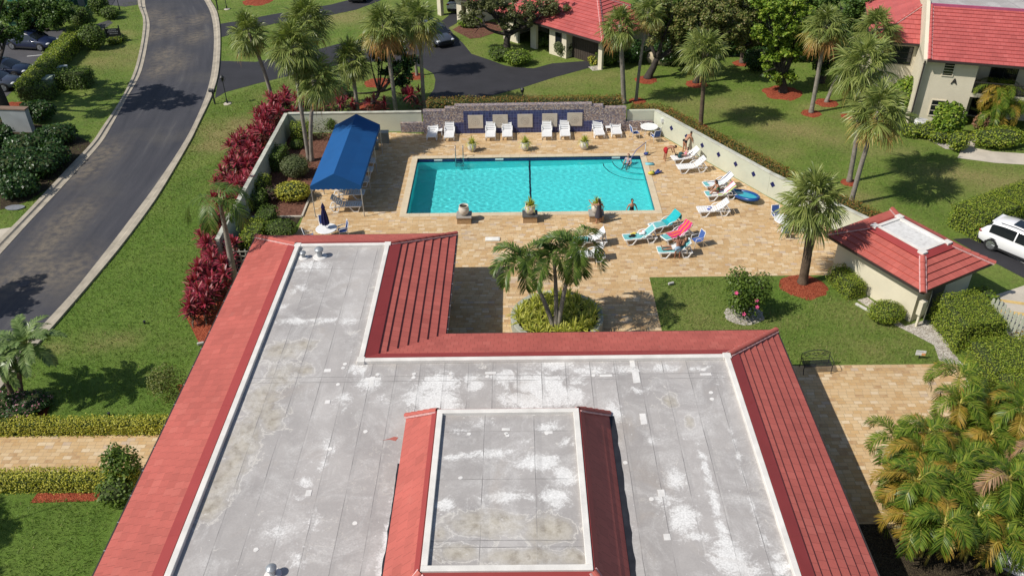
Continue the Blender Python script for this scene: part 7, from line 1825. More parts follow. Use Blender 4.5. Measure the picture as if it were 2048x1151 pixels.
# tennis court and its fence
COURT = pm('green_court', (.015, .10, .055), .85, .1, 1)
sheet('tennis_court', [[(-58.72,101.79),(-48.59,101.19),(-45.99,92.41),(-45.81,88.71),(-47,87.42),(-49.49,87.05),(-52.62,88.21)]], .016, COURT, 'green tennis court at the top left corner')
tc = empty('tennis_fence', (0, 0, 0), 0, 'tall green mesh fence with windscreen round the tennis court', 'fence')
fp = resample([(-50.3,84.52),(-47.9,84.72),(-45.74,85.25),(-44.94,87.15),(-45.24,90.58),(-46.47,95.43)], 18)
GREENM = pm('green_windscreen', (.008, .05, .032), .9, .15, 2); GREENP = pm('green_steel', (.02, .16, .10), .5, .1, 4)
for i, p in enumerate(fp): mb = MB(); mb.tube([(*p, 0), (*p, 2.9)], .035, 6); mb.build('post', GREENP, tc)
mb = MB()
for z in (2.88, 1.45, .06): mb.tube([(*p, z) for p in fp], .028, 6)
mb.build('rail', GREENP, tc)
mb = MB(); mb.wallprism([tuple(p) for p in fp], .012, .1, 1.7); mb.build('windscreen', GREENM, tc)
t = NT('chain_link'); w1 = t.n('TexWave'); w1.inputs['Scale'].default_value = 8; t.set(w1.inputs['Vector'], t.pos())
tr = t.n('BsdfTransparent'); mx = t.n('MixShader'); mx.inputs[0].default_value = .72
t.done((.02, .12, .08), .6); t.t.links.new(t.b.outputs[0], mx.inputs[1]); t.t.links.new(tr.outputs[0], mx.inputs[2]); t.t.links.new(mx.outputs[0], t.out.inputs[0])
mb = MB()
for a, b in zip(fp[:-1], fp[1:]): mb.add([(*a, 1.71), (*b, 1.71), (*b, 2.86), (*a, 2.86)], [(0, 1, 2, 3)])
mb.build('chain_link', t.mat, tc)
mb = MB(); mb.box((-.3, -.015, 0), (.3, .015, .75)); o = mb.build('notice_board', pm('grey_notice', (.25, .26, .28), .6), None, (*(-44.18,87.78), .9)); o.rotation_euler = (0, 0, R(35)); tag(o, 'small grey notice hung on the tennis fence', 'notice')
for p, lb in (((-46.93,84.99), 'white cabinet with a dark screen by the tennis court'),):
    r_ = empty('white_cabinet', (*p, 0), R(10), lb, 'cabinet')
    mb = MB(); mb.box((-.45, -.25, 0), (.45, .25, 1.1)); mb.build('cabinet_body', WPLAST, r_, bevel=.02); mb = MB(); mb.box((-.2, -.262, .4), (.3, -.251, 1.0)); mb.build('door', pm('dark_panel', (.05, .07, .10), .3), r_)

# ================================================================ PEOPLE
def V3(*a): return Vector(a)
def skin_mesh(nodes, edges, rad, root, sub=1):
    """one continuous surface grown round a skeleton"""
    me = bpy.data.meshes.new('skeleton'); me.from_pydata([tuple(n) for n in nodes], edges, [])
    o = bpy.data.objects.new('skeleton', me); C.objects.link(o)
    m = o.modifiers.new('skin', 'SKIN'); m.use_smooth_shade = True
    if not me.skin_vertices: me.attributes
    sv = me.skin_vertices[0].data if me.skin_vertices else None
    if sv is None:
        bpy.context.view_layer.objects.active = o; o.select_set(True); bpy.ops.object.skin_root_mark if False else None
    for i, r_ in enumerate(rad):
        r2 = r_ if hasattr(r_, '__len__') else (r_, r_)
        sv[i].radius = r2; sv[i].use_root = (i == root)
    s = o.modifiers.new('sub', 'SUBSURF'); s.levels = s.render_levels = sub
    bpy.context.view_layer.update()
    out = bpy.data.meshes.new_from_object(o.evaluated_get(bpy.context.evaluated_depsgraph_get()))
    bpy.data.objects.remove(o); bpy.data.meshes.remove(me)
    return out
def add_mesh(mb, me, m=0):
    mb.add([v.co for v in me.vertices], [tuple(p.vertices) for p in me.polygons], m)
SKIN_ = {}
def skinmat(tone):
    if tone not in SKIN_:
        c = {'fair': (.58, .34, .24), 'tan': (.42, .21, .125), 'brown': (.30, .14, .085)}[tone]
        SKIN_[tone] = [pm('skin_' + tone, c, .55, .08, 9, fine=.03), pm('lips_' + tone, (c[0] * .8, c[1] * .5, c[2] * .5), .5), pm('eye_dark_' + tone, (.03, .02, .018), .3)]
    return SKIN_[tone]
HAIRS = {'dark': pm('dark_brown_hair', (.022, .014, .010), .6, .3, 12), 'brown': pm('brown_hair', (.075, .04, .022), .6, .3, 12), 'red': pm('auburn_hair', (.20, .06, .025), .6, .3, 12)}
def person(label, loc, rz, tone, hair, pose, clothes, h=1.65, hairlen=0, group=None):
    """pose: unit-ish directions in the person's frame (x right, y forward, z up); clothes: list of (kind, material)"""
    k = h / 1.65
    g = lambda n, d: Vector(pose.get(n, d)).normalized()
    pel = Vector(pose.get('pelvis', (0, 0, .90))) * (1 if 'pelvis' in pose else k)
    t1 = g('torso', (0, 0, 1)); ac = g('across', (1, 0, 0)); ac = (ac - t1 * ac.dot(t1)).normalized(); ah = g('hipline', tuple(ac))
    ch = pel + t1 * .24 * k; nk = pel + t1 * .47 * k; hd_d = g('head', tuple(t1)); fw = g('face', (0, 1, 0)); fw = (fw - hd_d * fw.dot(hd_d)).normalized()
    hd = nk + hd_d * .17 * k
    N = [pel, pel + t1 * .12 * k, ch, pel + t1 * .38 * k, nk, nk + hd_d * .07 * k]; E_ = [(0, 1), (1, 2), (2, 3), (3, 4), (4, 5)]; RD = [(.135 * k, .105 * k), (.115 * k, .09 * k), (.13 * k, .10 * k), (.125 * k, .095 * k), (.055 * k, .055 * k), (.048 * k, .05 * k)]
    J = {}; hands = []
    for s, nm in ((-1, 'L'), (1, 'R')):
        sh = pel + t1 * .405 * k + ac * s * .175 * k
        ua = g('ua' + nm, (s * .15, 0, -1)); fa = g('fa' + nm, (s * .05, .1, -1))
        el = sh + ua * .275 * k; wr_ = el + fa * .235 * k; hn = wr_ + fa * .07 * k
        b = len(N); N += [sh, el.lerp(sh, .5), el, wr_, hn]; E_ += [(3, b), (b, b + 1), (b + 1, b + 2), (b + 2, b + 3), (b + 3, b + 4)]; RD += [.055 * k, .046 * k, .038 * k, .026 * k, (.034 * k, .020 * k)]
        hp = pel + ah * s * .095 * k - t1 * .03 * k
        th = g('th' + nm, (s * .04, .02, -1)); shn = g('sh' + nm, (0, -.02, -1)); ft = g('ft' + nm, (s * .2, 1, 0))
        kn = hp + th * .42 * k; an_ = kn + shn * .41 * k; toe = an_ + ft * .16 * k
        b2 = len(N); N += [hp + th * .08 * k, hp.lerp(kn, .55), kn, kn.lerp(an_, .35), an_, an_ + ft * .07 * k - Vector((0, 0, .03 * k)), toe - Vector((0, 0, .035 * k))]
        E_ += [(0, b2), (b2, b2 + 1), (b2 + 1, b2 + 2), (b2 + 2, b2 + 3), (b2 + 3, b2 + 4), (b2 + 4, b2 + 5), (b2 + 5, b2 + 6)]; RD += [.09 * k, .075 * k, .055 * k, .055 * k, .036 * k, .042 * k, .03 * k]
        J[nm] = dict(sh=sh, el=el, wr=wr_, hn=hn, fa=fa, hp=hp, kn=kn, an=an_)
        hands.append((hn, fa, s, wr_))
    body = skin_mesh(N, E_, RD, 0)
    mb = MB(); add_mesh(mb, body)
    # fingers and thumb
    for hn, fa, s, wr_ in hands:
        across = fa.cross(ac if abs(fa.dot(ac)) < .8 else Vector((0, 1, 0))).normalized(); palm = fa.cross(across).normalized()
        for f, (off, ln) in enumerate(((-.028, .065), (-.010, .078), (.009, .073), (.026, .056))):
            p = hn + across * off * k; q = p + (fa + palm * .25).normalized() * ln * .55 * k; e = q + (fa * .8 + palm * .6).normalized() * ln * .5 * k
            mb.tube([p - fa * .02 * k, q, e], [.0095 * k, .0085 * k, .006 * k], 6)
        p = wr_.lerp(hn, .5) - across * .03 * k; mb.tube([p, p + (fa * .7 - across * .6).normalized() * .04 * k, p + (fa * 1.2 - across * .6).normalized() * .075 * k], [.012 * k, .010 * k, .007 * k], 6)
    # head with face
    rt = fw.cross(hd_d).normalized(); M_ = Matrix((rt, fw, hd_d)).transposed().to_4x4(); M_.translation = hd; mb.M = M_
    mb.blob((0, .005 * k, 0), (.076 * k, .096 * k, .118 * k), 0, 14, 10); mb.blob((0, .03 * k, -.065 * k), (.052 * k, .062 * k, .055 * k), 0, 12, 7)
    mb.add([(-.011 * k, .093 * k, .012 * k), (.011 * k, .093 * k, .012 * k), (.016 * k, .095 * k, -.03 * k), (-.016 * k, .095 * k, -.03 * k), (0, .118 * k, -.025 * k)], [(0, 1, 4), (1, 2, 4), (2, 3, 4), (3, 0, 4)])
    for s in (-1, 1):
        mb.blob((s * .03 * k, .089 * k, .012 * k), (.012 * k, .008 * k, .007 * k), 2, 8, 5); mb.blob((s * .077 * k, -.005 * k, -.005 * k), (.012 * k, .022 * k, .03 * k), 0, 8, 5)
    mb.blob((0, .091 * k, -.055 * k), (.022 * k, .008 * k, .006 * k), 1, 8, 5)
    o = mb.build('person', skinmat(tone), None, (*loc,), smooth=True); o.rotation_euler = (0, 0, rz)
    tag(o, label, 'person', group)
    hb = MB(); hb.M = M_
    hb.blob((0, -.018 * k, .028 * k), (.086 * k, .098 * k, .108 * k), 0, 14, 9)
    if hairlen > 0: hb.blob((0, -.062 * k, -.06 * k * hairlen), (.078 * k, .05 * k, (.09 + .09 * hairlen) * k), 0, 12, 8)
    if hairlen < 0: hb.blob((0, -.09 * k, .08 * k), (.045 * k, .045 * k, .045 * k), 0, 10, 6)
    hb.build('hair', HAIRS[hair], o, smooth=True)
    for kind, mt in clothes:
        cb = MB()
        if kind == 'shorts':
            nn = [pel, pel + t1 * .10 * k]; ee = [(0, 1)]; rr_ = [(.155 * k, .125 * k), (.138 * k, .11 * k)]
            for nm in 'LR':
                b = len(nn); j = J[nm]; nn += [j['hp'].lerp(j['kn'], .2), j['hp'].lerp(j['kn'], .75)]; ee += [(0, b), (b, b + 1)]; rr_ += [.105 * k, .095 * k]
            add_mesh(cb, skin_mesh(nn, ee, rr_, 0))
        elif kind in ('suit', 'shirt', 'top'):
            lo = pel if kind != 'top' else pel + t1 * .26 * k
            nn = [lo, lo.lerp(nk, .4), pel + t1 * .36 * k]; ee = [(0, 1), (1, 2)]; rr_ = [(.150 * k, .120 * k), (.138 * k, .110 * k), (.138 * k, .108 * k)]
            if kind == 'top': rr_ = [(.143 * k, .114 * k)] * 3
            for nm in 'LR':
                j = J[nm]
                if kind == 'shirt': b = len(nn); nn += [j['sh'], j['sh'].lerp(j['el'], .6)]; ee += [(2, b), (b, b + 1)]; rr_ += [.068 * k, .06 * k]
                if kind == 'suit': b = len(nn); nn += [j['hp'].lerp(j['kn'], .12)]; ee += [(0, b)]; rr_ += [.1 * k]
            add_mesh(cb, skin_mesh(nn, ee, rr_, 0))
        elif kind == 'brief':
            nn = [pel + t1 * .05 * k, pel - t1 * .05 * k]; add_mesh(cb, skin_mesh(nn, [(0, 1)], [(.152 * k, .122 * k), (.15 * k, .12 * k)], 0))
            for nm in 'LR': cb.blob(tuple(J[nm]['hp']), (.1 * k, .1 * k, .1 * k), 0, 10, 6)
        elif kind == 'dress':
            kn = (J['L']['kn'] + J['R']['kn']) / 2
            pts = [pel + t1 * .40 * k, pel + t1 * .30 * k, pel + t1 * .16 * k, pel, pel.lerp(kn, .5), pel.lerp(kn, 1.05)]
            n = 18; vs = []
            for p, rx, ry in zip(pts, (.14, .15, .145, .175, .205, .245), (.105, .118, .108, .145, .185, .225)):
                for i in range(n):
                    a = 2 * math.pi * i / n; f = 1 + (.05 * math.sin(a * 6) if rx > .2 else 0); fwd = t1.cross(ac) * -1
                    vs.append(p + ac * math.cos(a) * rx * k * f + ac.cross(t1) * -math.sin(a) * ry * k * f)
            cb.add(vs, [(i * n + j, i * n + (j + 1) % n, (i + 1) * n + (j + 1) % n, (i + 1) * n + j) for i in range(5) for j in range(n)])
            for nm in 'LR': cb.tube([pel + t1 * .38 * k + (J[nm]['sh'] - pel - t1 * .405 * k) * .6, J[nm]['sh'].lerp(nk, .35) + t1 * .03 * k], [.06 * k, .045 * k], 8)
        cb.build({'suit': 'swimsuit', 'brief': 'swim_briefs', 'top': 'bikini_top'}.get(kind, kind), mt, o, smooth=True)
    return o
CLOTH = lambda n, c: pm(n, c, .85, .12, 8, fine=.08)
BLACKSW = CLOTH('black_swimsuit', (.012, .012, .016)); GREYD = CLOTH('charcoal_dress', (.055, .05, .06))
person('woman in a charcoal dress standing by the right plinth with one arm on the plant', (*(4.67,44.47), .012), R(18), 'tan', 'dark', dict(uaL=(-.75, .55, -.15), faL=(-.2, .7, .35), uaR=(.35, .1, -.9), faR=(.1, .3, -.9), thL=(-.05, .08, -1), shL=(0, -.08, -1), head=(-.05, .15, 1)), [('dress', GREYD)], 1.62, .8)
person('woman in a black swimsuit standing waist deep in the near right of the pool', (*(6.86,46.22), -1.06), R(190), 'tan', 'dark', dict(pelvis=(0, 0, .93), uaL=(-.45, 0, -.9), faL=(-.2, .25, -.8), uaR=(.45, 0, -.9), faR=(.25, .25, -.8)), [('suit', BLACKSW)], 1.66, -1)
person('red haired woman in a patterned shirt sitting on the pool steps by the handrail', (*(7.4,52.9), -.42), R(150), 'fair', 'red', dict(pelvis=(0, 0, .16), torso=(0, .12, 1), thL=(-.12, 1, .05), shL=(0, .55, -.8), thR=(.15, 1, .1), shR=(0, .5, -.8), uaL=(-.3, .25, -.9), faL=(.2, .8, -.4), uaR=(.3, .25, -.9), faR=(-.1, .9, -.2)), [('shirt', pm('patterned_shirt', (.42, .36, .42), .9, .5, 26)), ('brief', CLOTH('maroon_briefs', (.18, .03, .04)))], 1.62, .3)
REDSH = CLOTH('red_swim_shorts', (.42, .015, .02))
person('man in red shorts bending forward toward the farthest lounger', (*(9.85,52.8), .012), R(-72), 'tan', 'dark', dict(pelvis=(0, 0, .86), torso=(0, 1, .12), head=(0, 1, -.35), face=(0, -.2, -1), thL=(-.1, .12, -1), shL=(0, -.12, -1), thR=(.12, -.02, -1), shR=(0, -.1, -1), uaL=(-.2, .35, -1), faL=(0, .5, -1), uaR=(.2, .35, -1), faR=(0, .5, -1)), [('shorts', REDSH)], 1.76)
o = MB(); o.blob((0, 0, .28), (.16, .12, .2), 0, 10, 7); o.tube([(-.1, 0, .44), (0, 0, .58), (.1, 0, .44)], .012, 6); b_ = o.build('beach_bag', pm('black_bag', (.014, .014, .016), .8), None, (*(10.58,52.7), .012), smooth=True); tag(b_, 'black bag hanging under the bent man in red shorts', 'bag')
person('person in dark swim briefs leaning over behind the farthest lounger', (*(11.32,53.91), .012), R(-60), 'tan', 'dark', dict(pelvis=(0, 0, .88), torso=(.1, .75, .75), head=(0, .5, .7), thL=(-.1, .15, -1), shL=(0, -.1, -1), thR=(.1, .05, -1), uaL=(-.2, .4, -1), faL=(0, .35, -1), uaR=(.3, .4, -1), faR=(.1, .3, -1)), [('brief', BLACKSW)], 1.74)
PINKC = CLOTH('pink_swim_top', (.62, .16, .26))
lp = r1.matrix_basis @ Vector((0, .02, .38)); person('child in pink sitting on the farthest lounger by the right wall', tuple(lp), r1.rotation_euler.z, 'fair', 'dark', dict(pelvis=(0, 0, .12), torso=(0, -.15, 1), thL=(-.1, 1, .35), shL=(0, .8, -.6), thR=(.1, 1, .35), shR=(0, .8, -.6), uaL=(-.2, .4, -.8), faL=(0, 1, -.2), uaR=(.2, .4, -.8), faR=(0, 1, -.2)), [('suit', PINKC)], 1.2, .6)
lp = r4.matrix_basis @ Vector((.05, .15, .40))
person('woman in a green swimsuit sitting on the lounger edge with one foot on the pavers', tuple(lp), r4.rotation_euler.z, 'tan', 'dark', dict(pelvis=(0, 0, .12), torso=(.1, .35, 1), thL=(-.2, 1, .25), shL=(0, .75, -.7), thR=(.75, .8, .0), shR=(.15, .25, -1), uaL=(-.2, .6, -.8), faL=(.1, .9, -.3), uaR=(.25, .6, -.8), faR=(0, .9, -.4), head=(0, .4, 1)), [('suit', CLOTH('green_swimsuit', (.04, .20, .09)))], 1.66, .7)
lp = t4.matrix_basis @ Vector((-.02, -.12, .42))
rec = person('sunbather in black and white lying back on the nearest turquoise lounger', tuple(lp), t4.rotation_euler.z, 'tan', 'brown', dict(pelvis=(0, 0, .12), torso=(0, -.72, .69), head=(0, -.6, .8), face=(0, .8, .5), thL=(-.1, 1, -.02), shL=(0, 1, -.06), ftL=(-.2, .3, 1), thR=(.1, 1, -.02), shR=(0, 1, -.06), ftR=(.2, .3, 1), uaL=(-.5, .3, .2), faL=(.3, -.3, 1), uaR=(.5, .5, -.2), faR=(-.2, .8, .5)), [('shorts', CLOTH('white_shorts', (.72, .72, .72))), ('top', BLACKSW)], 1.66, .5)
person('child in pale blue shorts standing against the near side of the sunbather lounger', (*(8.73,40.44), .012), R(10), 'brown', 'brown', dict(torso=(.1, .55, .85), head=(.1, .5, .85), thL=(-.12, .1, -1), thR=(.12, -.05, -1), uaL=(-.3, .9, -.4), faL=(.1, 1, 0), uaR=(.3, .9, -.4), faR=(-.1, 1, 0)), [('shorts', CLOTH('pale_blue_shorts', (.26, .38, .52)))], 1.38, .2)

# ================================================================ CARS
TYRE = pm('tyre_rubber', (.018, .018, .019), .85, .1, 8); ALLOY = pm('alloy_wheel', (.45, .46, .48), .3, .1, 8, metal=.8)
LAMPR = pm('red_lamp', (.35, .01, .012), .25); LAMPW = pm('clear_lamp', (.62, .64, .66), .15); BLKP = pm('black_plastic', (.022, .022, .024), .6)
def carpaint(name, c):
    t = NT(name); t.b.inputs['Coat Weight'].default_value = .8; t.b.inputs['Coat Roughness'].default_value = .06
    return t.done(c, .35, .5)
def car(name, label, rear, front, paint, L=4.62, W=1.86, H=1.66, suv=True, cover=False):
    """body lofted from cross sections; local +Y is the front"""
    a = Vector(rear); b = Vector(front); d = (b - a).normalized(); mid = (a + b) / 2
    r_ = empty(name, (mid.x, mid.y, .012), math.atan2(d.y, d.x) - math.pi / 2, label, 'car')
    h = L / 2; w = W / 2
    st = [(-h, .84, .46, .86, .93), (-h + .10, .95, .33, .90, 1.0), (-h + .5, 1.0, .25, .93, 1.04), (-h + 1.3, 1.0, .21, .92, 1.04), (0, 1.0, .21, .91, 1.02), (h - 1.35, 1.0, .21, .89, 1.0), (h - .9, .99, .23, .84, .98), (h - .35, .95, .27, .76, .88), (h - .08, .86, .34, .66, .74), (h, .78, .42, .60, .66)]
    mb = MB(); n = 14; vs = []
    for y, f, z0, zb, zt in st:
        ww = w * f
        half = [(.0, z0), (ww * .80, z0), (ww * .965, z0 + .10), (ww * 1.0, z0 + (zb - z0) * .45), (ww * .985, zb - .12), (ww * .94, zb), (ww * .6, zt), (0, zt + .015)]
        ring = half + [(-x, z) for x, z in half[-2:0:-1]]
        vs += [(x, y, z) for x, z in ring]
    n = 14
    mb.add(vs, [(i * n + k, i * n + (k + 1) % n, (i + 1) * n + (k + 1) % n, (i + 1) * n + k) for i in range(len(st) - 1) for k in range(n)] + [tuple(range(n - 1, -1, -1)), tuple((len(st) - 1) * n + k for k in range(n))])
    # cabin: cross sections under an arched roof line
    if suv: prof = [(-h + .06, .98, .92), (-h + .30, 1.34, .92), (-h + .62, H - .10, .93), (-h + 1.25, H - .015, .95), (-h + 1.95, H, .96), (-h + 2.45, H - .04, .95), (-h + 2.80, H - .14, .94), (-h + 3.20, H - .40, .92), (-h + 3.62, 1.0, .88)]
    else: prof = [(-h + .62, .97, .90), (-h + 1.05, H - .20, .92), (-h + 1.45, H - .05, .94), (-h + 1.95, H, .95), (-h + 2.40, H - .02, .95), (-h + 2.75, H - .12, .94), (-h + 3.1, H - .33, .92), (-h + 3.5, .98, .88)]
    zb = .93; L_s = lambda z, f: w * f * (1 - .27 * min(1, max(0, (z - zb) / (H - zb))))
    def ring(y, zr, f, off=0.0):
        zs = [zb - .05, zb + (zr - zb) * .10, zb + (zr - zb) * .80, zr - (zr - zb) * .06, zr]
        xs_ = [w * f, L_s(zs[1], f), L_s(zs[2], f), L_s(zr, f) * .86, 0]
        return [(x + (off if x > 0 else 0), y, z + (off if k > 2 else 0)) for k, (x, z) in enumerate(zip(xs_, zs))] + [(-x - off, y, z + (off if k > 0 else 0)) for k, (x, z) in enumerate(list(zip(xs_, zs))[3::-1])]
    m_ = len(prof); vs = [q for y, zr, f in prof for q in ring(y, zr, f)]
    mb.add(vs, [(a * 9 + k, a * 9 + k + 1, a * 9 + 10 + k, a * 9 + 9 + k) for a in range(m_ - 1) for k in range(8)])
    yr0, yr1, zr = prof[2][0], prof[m_ - 3][0], H
    # spoiler and mirrors
    if suv: mb.box((-w * .60, -h + .42, H - .20), (w * .60, yr0 + .12, H - .135))
    for s in (-1, 1): mb.blob((s * (w + .09), h - 1.62, 1.0), (.12, .08, .08), 0, 8, 6)
    body = mb.build('body', paint, r_, smooth=50)
    bv = body.modifiers.new('bevel', 'BEVEL'); bv.width = .025; bv.segments = 2; bv.limit_method = 'ANGLE'; bv.angle_limit = R(40)
    def glass(nm, st_, ks, shrink=(0, 0)):
        g = MB(); R_ = [ring(*prof[a], .012) for a in st_]
        if shrink != (0, 0):   # end stations slide toward the middle so that pillars stay painted
            f = lambda A, B, t_: [tuple(Vector(p).lerp(Vector(q), t_)) for p, q in zip(A, B)]
            R_ = [f(R_[0], R_[1], shrink[0])] + R_[1:-1] + [f(R_[-1], R_[-2], shrink[1])]
        kk = len(ks) + 1
        g.add([r__[k] for r__ in R_ for k in (*ks, ks[-1] + 1)], [(a * kk + k, a * kk + k + 1, a * kk + kk + 1 + k, a * kk + kk + k) for a in range(len(R_) - 1) for k in range(len(ks))]); return g.build(nm, GLASS, r_, smooth=True)
    e = m_ - 1
    glass('windscreen', [e - 2, e - 1, e], (2, 3, 4, 5), (.25, .1)); glass('rear_window', [0, 1, 2] if suv else [0, 1], (2, 3, 4, 5), (.25, .3) if suv else (.1, .15))
    md = m_ // 2
    for ks in ((1,), (6,)):
        glass('side_window', list(range(1, md + 1)), ks, (.75, .06)); glass('side_window', list(range(md, e)), ks, (.06, .35))
    ym = (yr0 + yr1) / 2
    g = MB(); g.add([q for y_, z_ in ((ym - .25, H + .006), (ym + .1, H + .010), (ym + .45, H - .012)) for q in ((-w * .42, y_, z_), (w * .42, y_, z_))], [(0, 1, 3, 2), (2, 3, 5, 4)]); g.build('sunroof', GLASS, r_)
    for s in (-1, 1):
        g = MB(); g.blob((s * w * .70, h - .17, .66), (.22, .20, .09), 0, 10, 6); g.build('headlight', LAMPW, r_, smooth=True)
        g = MB(); g.blob((s * w * .76, -h + .10, .90), (.20, .13, .08), 0, 10, 6); g.build('tail_light', LAMPR, r_, smooth=True)
        if suv: g = MB(); g.tube([(s * w * .64, yr0 + .3, zr - .06), (s * w * .64, ym, zr - .01), (s * w * .64, yr1 - .1, zr - .07)], .018, 6); g.build('roof_rail', BLKP, r_)
    g = MB(); g.box((-w * .52, h - .035, .36), (w * .52, h + .012, .62)); g.box((-w * .85, h - .10, .26), (w * .85, h - .02, .33)); g.build('grille', BLKP, r_)
    g = MB(); g.box((-w * .84, -h - .02, .34), (w * .84, -h + .1, .52)); g.build('rear_bumper', BLKP, r_)
    g = MB(); g.box((-.26, -h - .026, .62), (.26, -h + .01, .74)); g.build('number_plate', WHITEFRAME, r_)
    g = MB()
    for s in (-1, 1): g.box((s * w * 1.005 - .03, -h + .95, .22), (s * w * 1.005 + .012, h - 1.3, .33))
    g.build('sill', BLKP, r_)
    for s in (-1, 1):
        for y in (-h + .88, h - .90):
            g = MB(); g.lathe([(.0, -.005), (.40, -.004), (.40, .01), (0, .012)], 22); g.v = [(s * (w * .985 + z * .6), y + x, .36 + yy) for x, yy, z in g.v]; g.build('wheel_arch', BLKP, r_)
            g = MB(); g.lathe([(.24, -.11), (.33, -.11), (.355, -.07), (.355, .07), (.33, .11), (.24, .11)], 24); g.v = [(s * (w - .075) + z, y + x, .355 + yy) for x, yy, z in g.v]; wh = g.build('wheel', TYRE, r_, smooth=35)
            g = MB(); g.lathe([(.0, .02), (.06, .03), (.22, .0), (.245, .03)], 20); 
            for k in range(5):
                a_ = k * 1.2566; g.bar((.05 * math.cos(a_), .05 * math.sin(a_), .035), (.23 * math.cos(a_), .23 * math.sin(a_), .04), .06, .03)
            g.v = [(s * (w + .015 + z), y + x, .355 + yy) for x, yy, z in g.v]; g.build('rim', ALLOY, wh)
    return r_
p = (26.84,40.63); hd_ = Vector((.615, -.789)); rr0 = Vector((26.26,41.82))
car('parked_car', 'large white car with black glass parked beside the tall hedge', tuple(rr0 + Vector((.25, .35))), tuple(rr0 + Vector((.25, .35)) + hd_ * 4.7), carpaint('white_car_paint', (.80, .80, .81)), 4.75, 1.92, 1.70)
car('parked_car', 'slate grey car with a black grille standing on the black driveway', (-8.7,80.38), (-6.38,75.8), carpaint('slate_car_paint', (.055, .065, .085)), 4.7, 1.88, 1.64)
car('parked_car', 'dark blue car facing the clipped hedge, farther of those in the car park', (-47.45,78.48), (-42.3,77.42), carpaint('dark_blue_car_paint', (.012, .02, .06)), 4.7, 1.86, 1.62)
car('parked_car', 'blue black car behind the bend of the clipped hedge', (-46.09,70.74), (-41.69,70.56), carpaint('blue_black_car_paint', (.012, .02, .045)), 4.6, 1.84, 1.55, False)
car('parked_car', 'dark grey blue car nearest in the car park by the hedge corner', (-45.47,67.76), (-41.5,67.82), carpaint('grey_blue_car_paint', (.05, .06, .09)), 4.5, 1.8, 1.48, False)
car('parked_car', 'dark car at the top edge on the narrow far driveway', (-16.23,95.65), (-16.97,89.08), carpaint('black_car_paint', (.012, .013, .02)), 4.5, 1.82, 1.5, False)
car('parked_car', 'white car seen from behind inside the arched carport', (-6.36,85.67), (-5.39,90.57), carpaint('silver_white_paint', (.62, .63, .65)), 4.3, 1.8, 1.5, False)
car('parked_car', 'pale silver car glimpsed beneath the feather palms in the lower right corner', (17.55,19.52), (19.46,21.8), carpaint('pale_silver_paint', (.60, .60, .66)), 4.4, 1.8, 1.5, False)

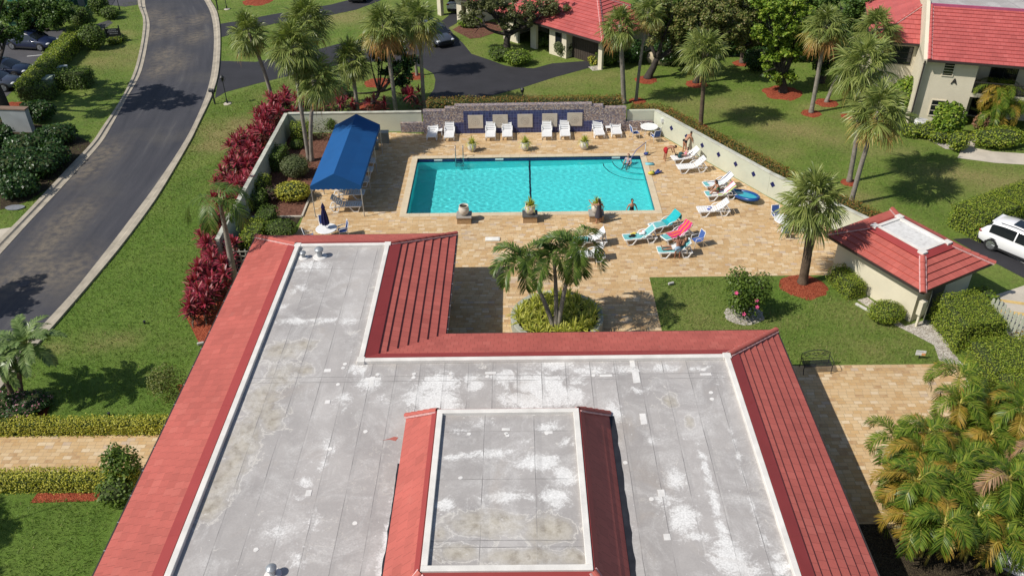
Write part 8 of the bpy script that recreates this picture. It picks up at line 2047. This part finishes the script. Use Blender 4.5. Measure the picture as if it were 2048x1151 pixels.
# ================================================================ GRASS BLADES
def inpoly(x, y, poly):
    ins = np.zeros(len(x), bool); n = len(poly)
    for i in range(n):
        x0, y0 = poly[i]; x1, y1 = poly[(i + 1) % n]
        if y0 == y1: continue
        ins ^= ((y0 > y) != (y1 > y)) & (x < (x1 - x0) * (y - y0) / (y1 - y0) + x0)
    return ins
LAWNS = [([(-24.79,31.18),(-23.43,38.03),(-23.1,46.3),(-23.91,59.75),(-24.23,64.09),(-21.62,67.48),(-18.96,69.51),(-16.99,70.96),(-15.14,64.25),(-18.83,63.88),(-19.78,60.52),(-19.51,54.5),(-19.26,48.65),(-17.97,43.08),(-17.53,36.52),(-15.97,33.12),(-15.87,28.06),(-21.26,28.14),(-22.59,29.56),(-23.99,29.58)], 110), ([(-21.27,23.29),(-16.04,23.23),(-15.88,19.48),(-20.09,19.52)], 140), ([(6.97,38.52),(16.35,38.31),(17.35,36.07),(18.65,33.66),(19.72,32.07),(20.52,31.05),(12.59,31.19),(12.51,33.7),(6.9,33.81)], 120),
    ([(-7.26,62.36),(-2.86,63.79),(3,68.05),(6.47,70.21),(11.37,72.18),(19.63,70.61),(27.22,67.96),(27.71,55.39),(29.32,52.19),(33.18,51.03),(31.64,47.88),(25.67,44.28),(24.02,42.04),(22.44,45.58),(19.85,45.03),(17.1,50.72),(10.68,61.12)], 34), ([(-30.85,56.83),(-31.17,59.54),(-31.77,64.57),(-32.79,70.08),(-34.09,75.06),(-35.89,81.09),(-40.45,92.47),(-42.93,90.46),(-40.66,82.82),(-39.7,70.72),(-35.25,68.24),(-33.06,57.41)], 34), ([(-30.59,45.27),(-30.83,53.06),(-30.79,56.32),(-33.06,56.56),(-31.02,49.66),(-32.68,47.06),(-31.59,44.87)], 50),
    ([(-27.97,79.56),(-24.17,83.24),(-17.06,87.72),(-7.89,87.57),(-7.23,85.23),(-12.97,79.71),(-18.15,77.14),(-21.37,75.15),(-26.3,73.82)], 26), ([(-31.54,91.99),(-18.15,91.26),(-25.08,87.13),(-29.35,84.43)], 22), ([(-6.01,79.67),(-1.25,82.41),(1.13,80.79),(2.79,73.82),(2.73,72.06),(-1.16,71.5),(-4.08,74.64)], 28), ([(-16.13,70.92),(-10.32,72.63),(-7.19,69.38),(-6.91,66.89),(-7.49,62.76),(-15.22,61.49)], 34)]
rng = np.random.default_rng(77); PP = []
for poly, dn in LAWNS:
    A = np.array(poly); lo, hi = A.min(0), A.max(0); n = int((hi[0] - lo[0]) * (hi[1] - lo[1]) * dn)
    x = rng.uniform(lo[0], hi[0], n); y = rng.uniform(lo[1], hi[1], n); k = inpoly(x, y, poly)
    for (mx_, my_), mr in zip(SP, SR): k &= np.hypot(x - mx_, y - my_) > mr * .95
    k &= ~((x > -17.2) & (x < 8.9) & (y > 45) & (y < 58.5))
    PP.append(np.stack([x[k], y[k]], -1))
PP = np.concatenate(PP); n = len(PP)
az = rng.uniform(0, 6.28, n); h = rng.uniform(.05, .13, n); ln = rng.uniform(.02, .09, n); w = rng.uniform(.008, .019, n)
b = np.stack([PP[:, 0], PP[:, 1], np.zeros(n)], -1); s = np.stack([-np.sin(az) * w, np.cos(az) * w, np.zeros(n)], -1); t_ = b + np.stack([np.cos(az) * ln, np.sin(az) * ln, h], -1)
BL = [leafmat('grass_blade', [(.092, .16, .02), (.15, .22, .032), (.23, .275, .065), (.15, .21, .036)], .6, .25), leafmat('dry_grass_blade', [(.19, .20, .06), (.30, .27, .11), (.24, .23, .08)], .8, .2), leafmat('lush_grass_blade', [(.082, .16, .018), (.13, .215, .028), (.19, .255, .047)], .6, .25)]
dv = dryf(PP[:, 0], PP[:, 1]); lv = lushf(PP[:, 0], PP[:, 1])
mi = np.where(rng.random(n) < dv * .9 + .02, 1, np.where(rng.random(n) < lv * .85, 2, 0))
tag(quads('grass', np.stack([b - s, b + s, t_ + s * .3, t_ - s * .3], 1), BL, mi), 'short mown grass blades with straw coloured dry patches', 'grass', None, 'stuff')
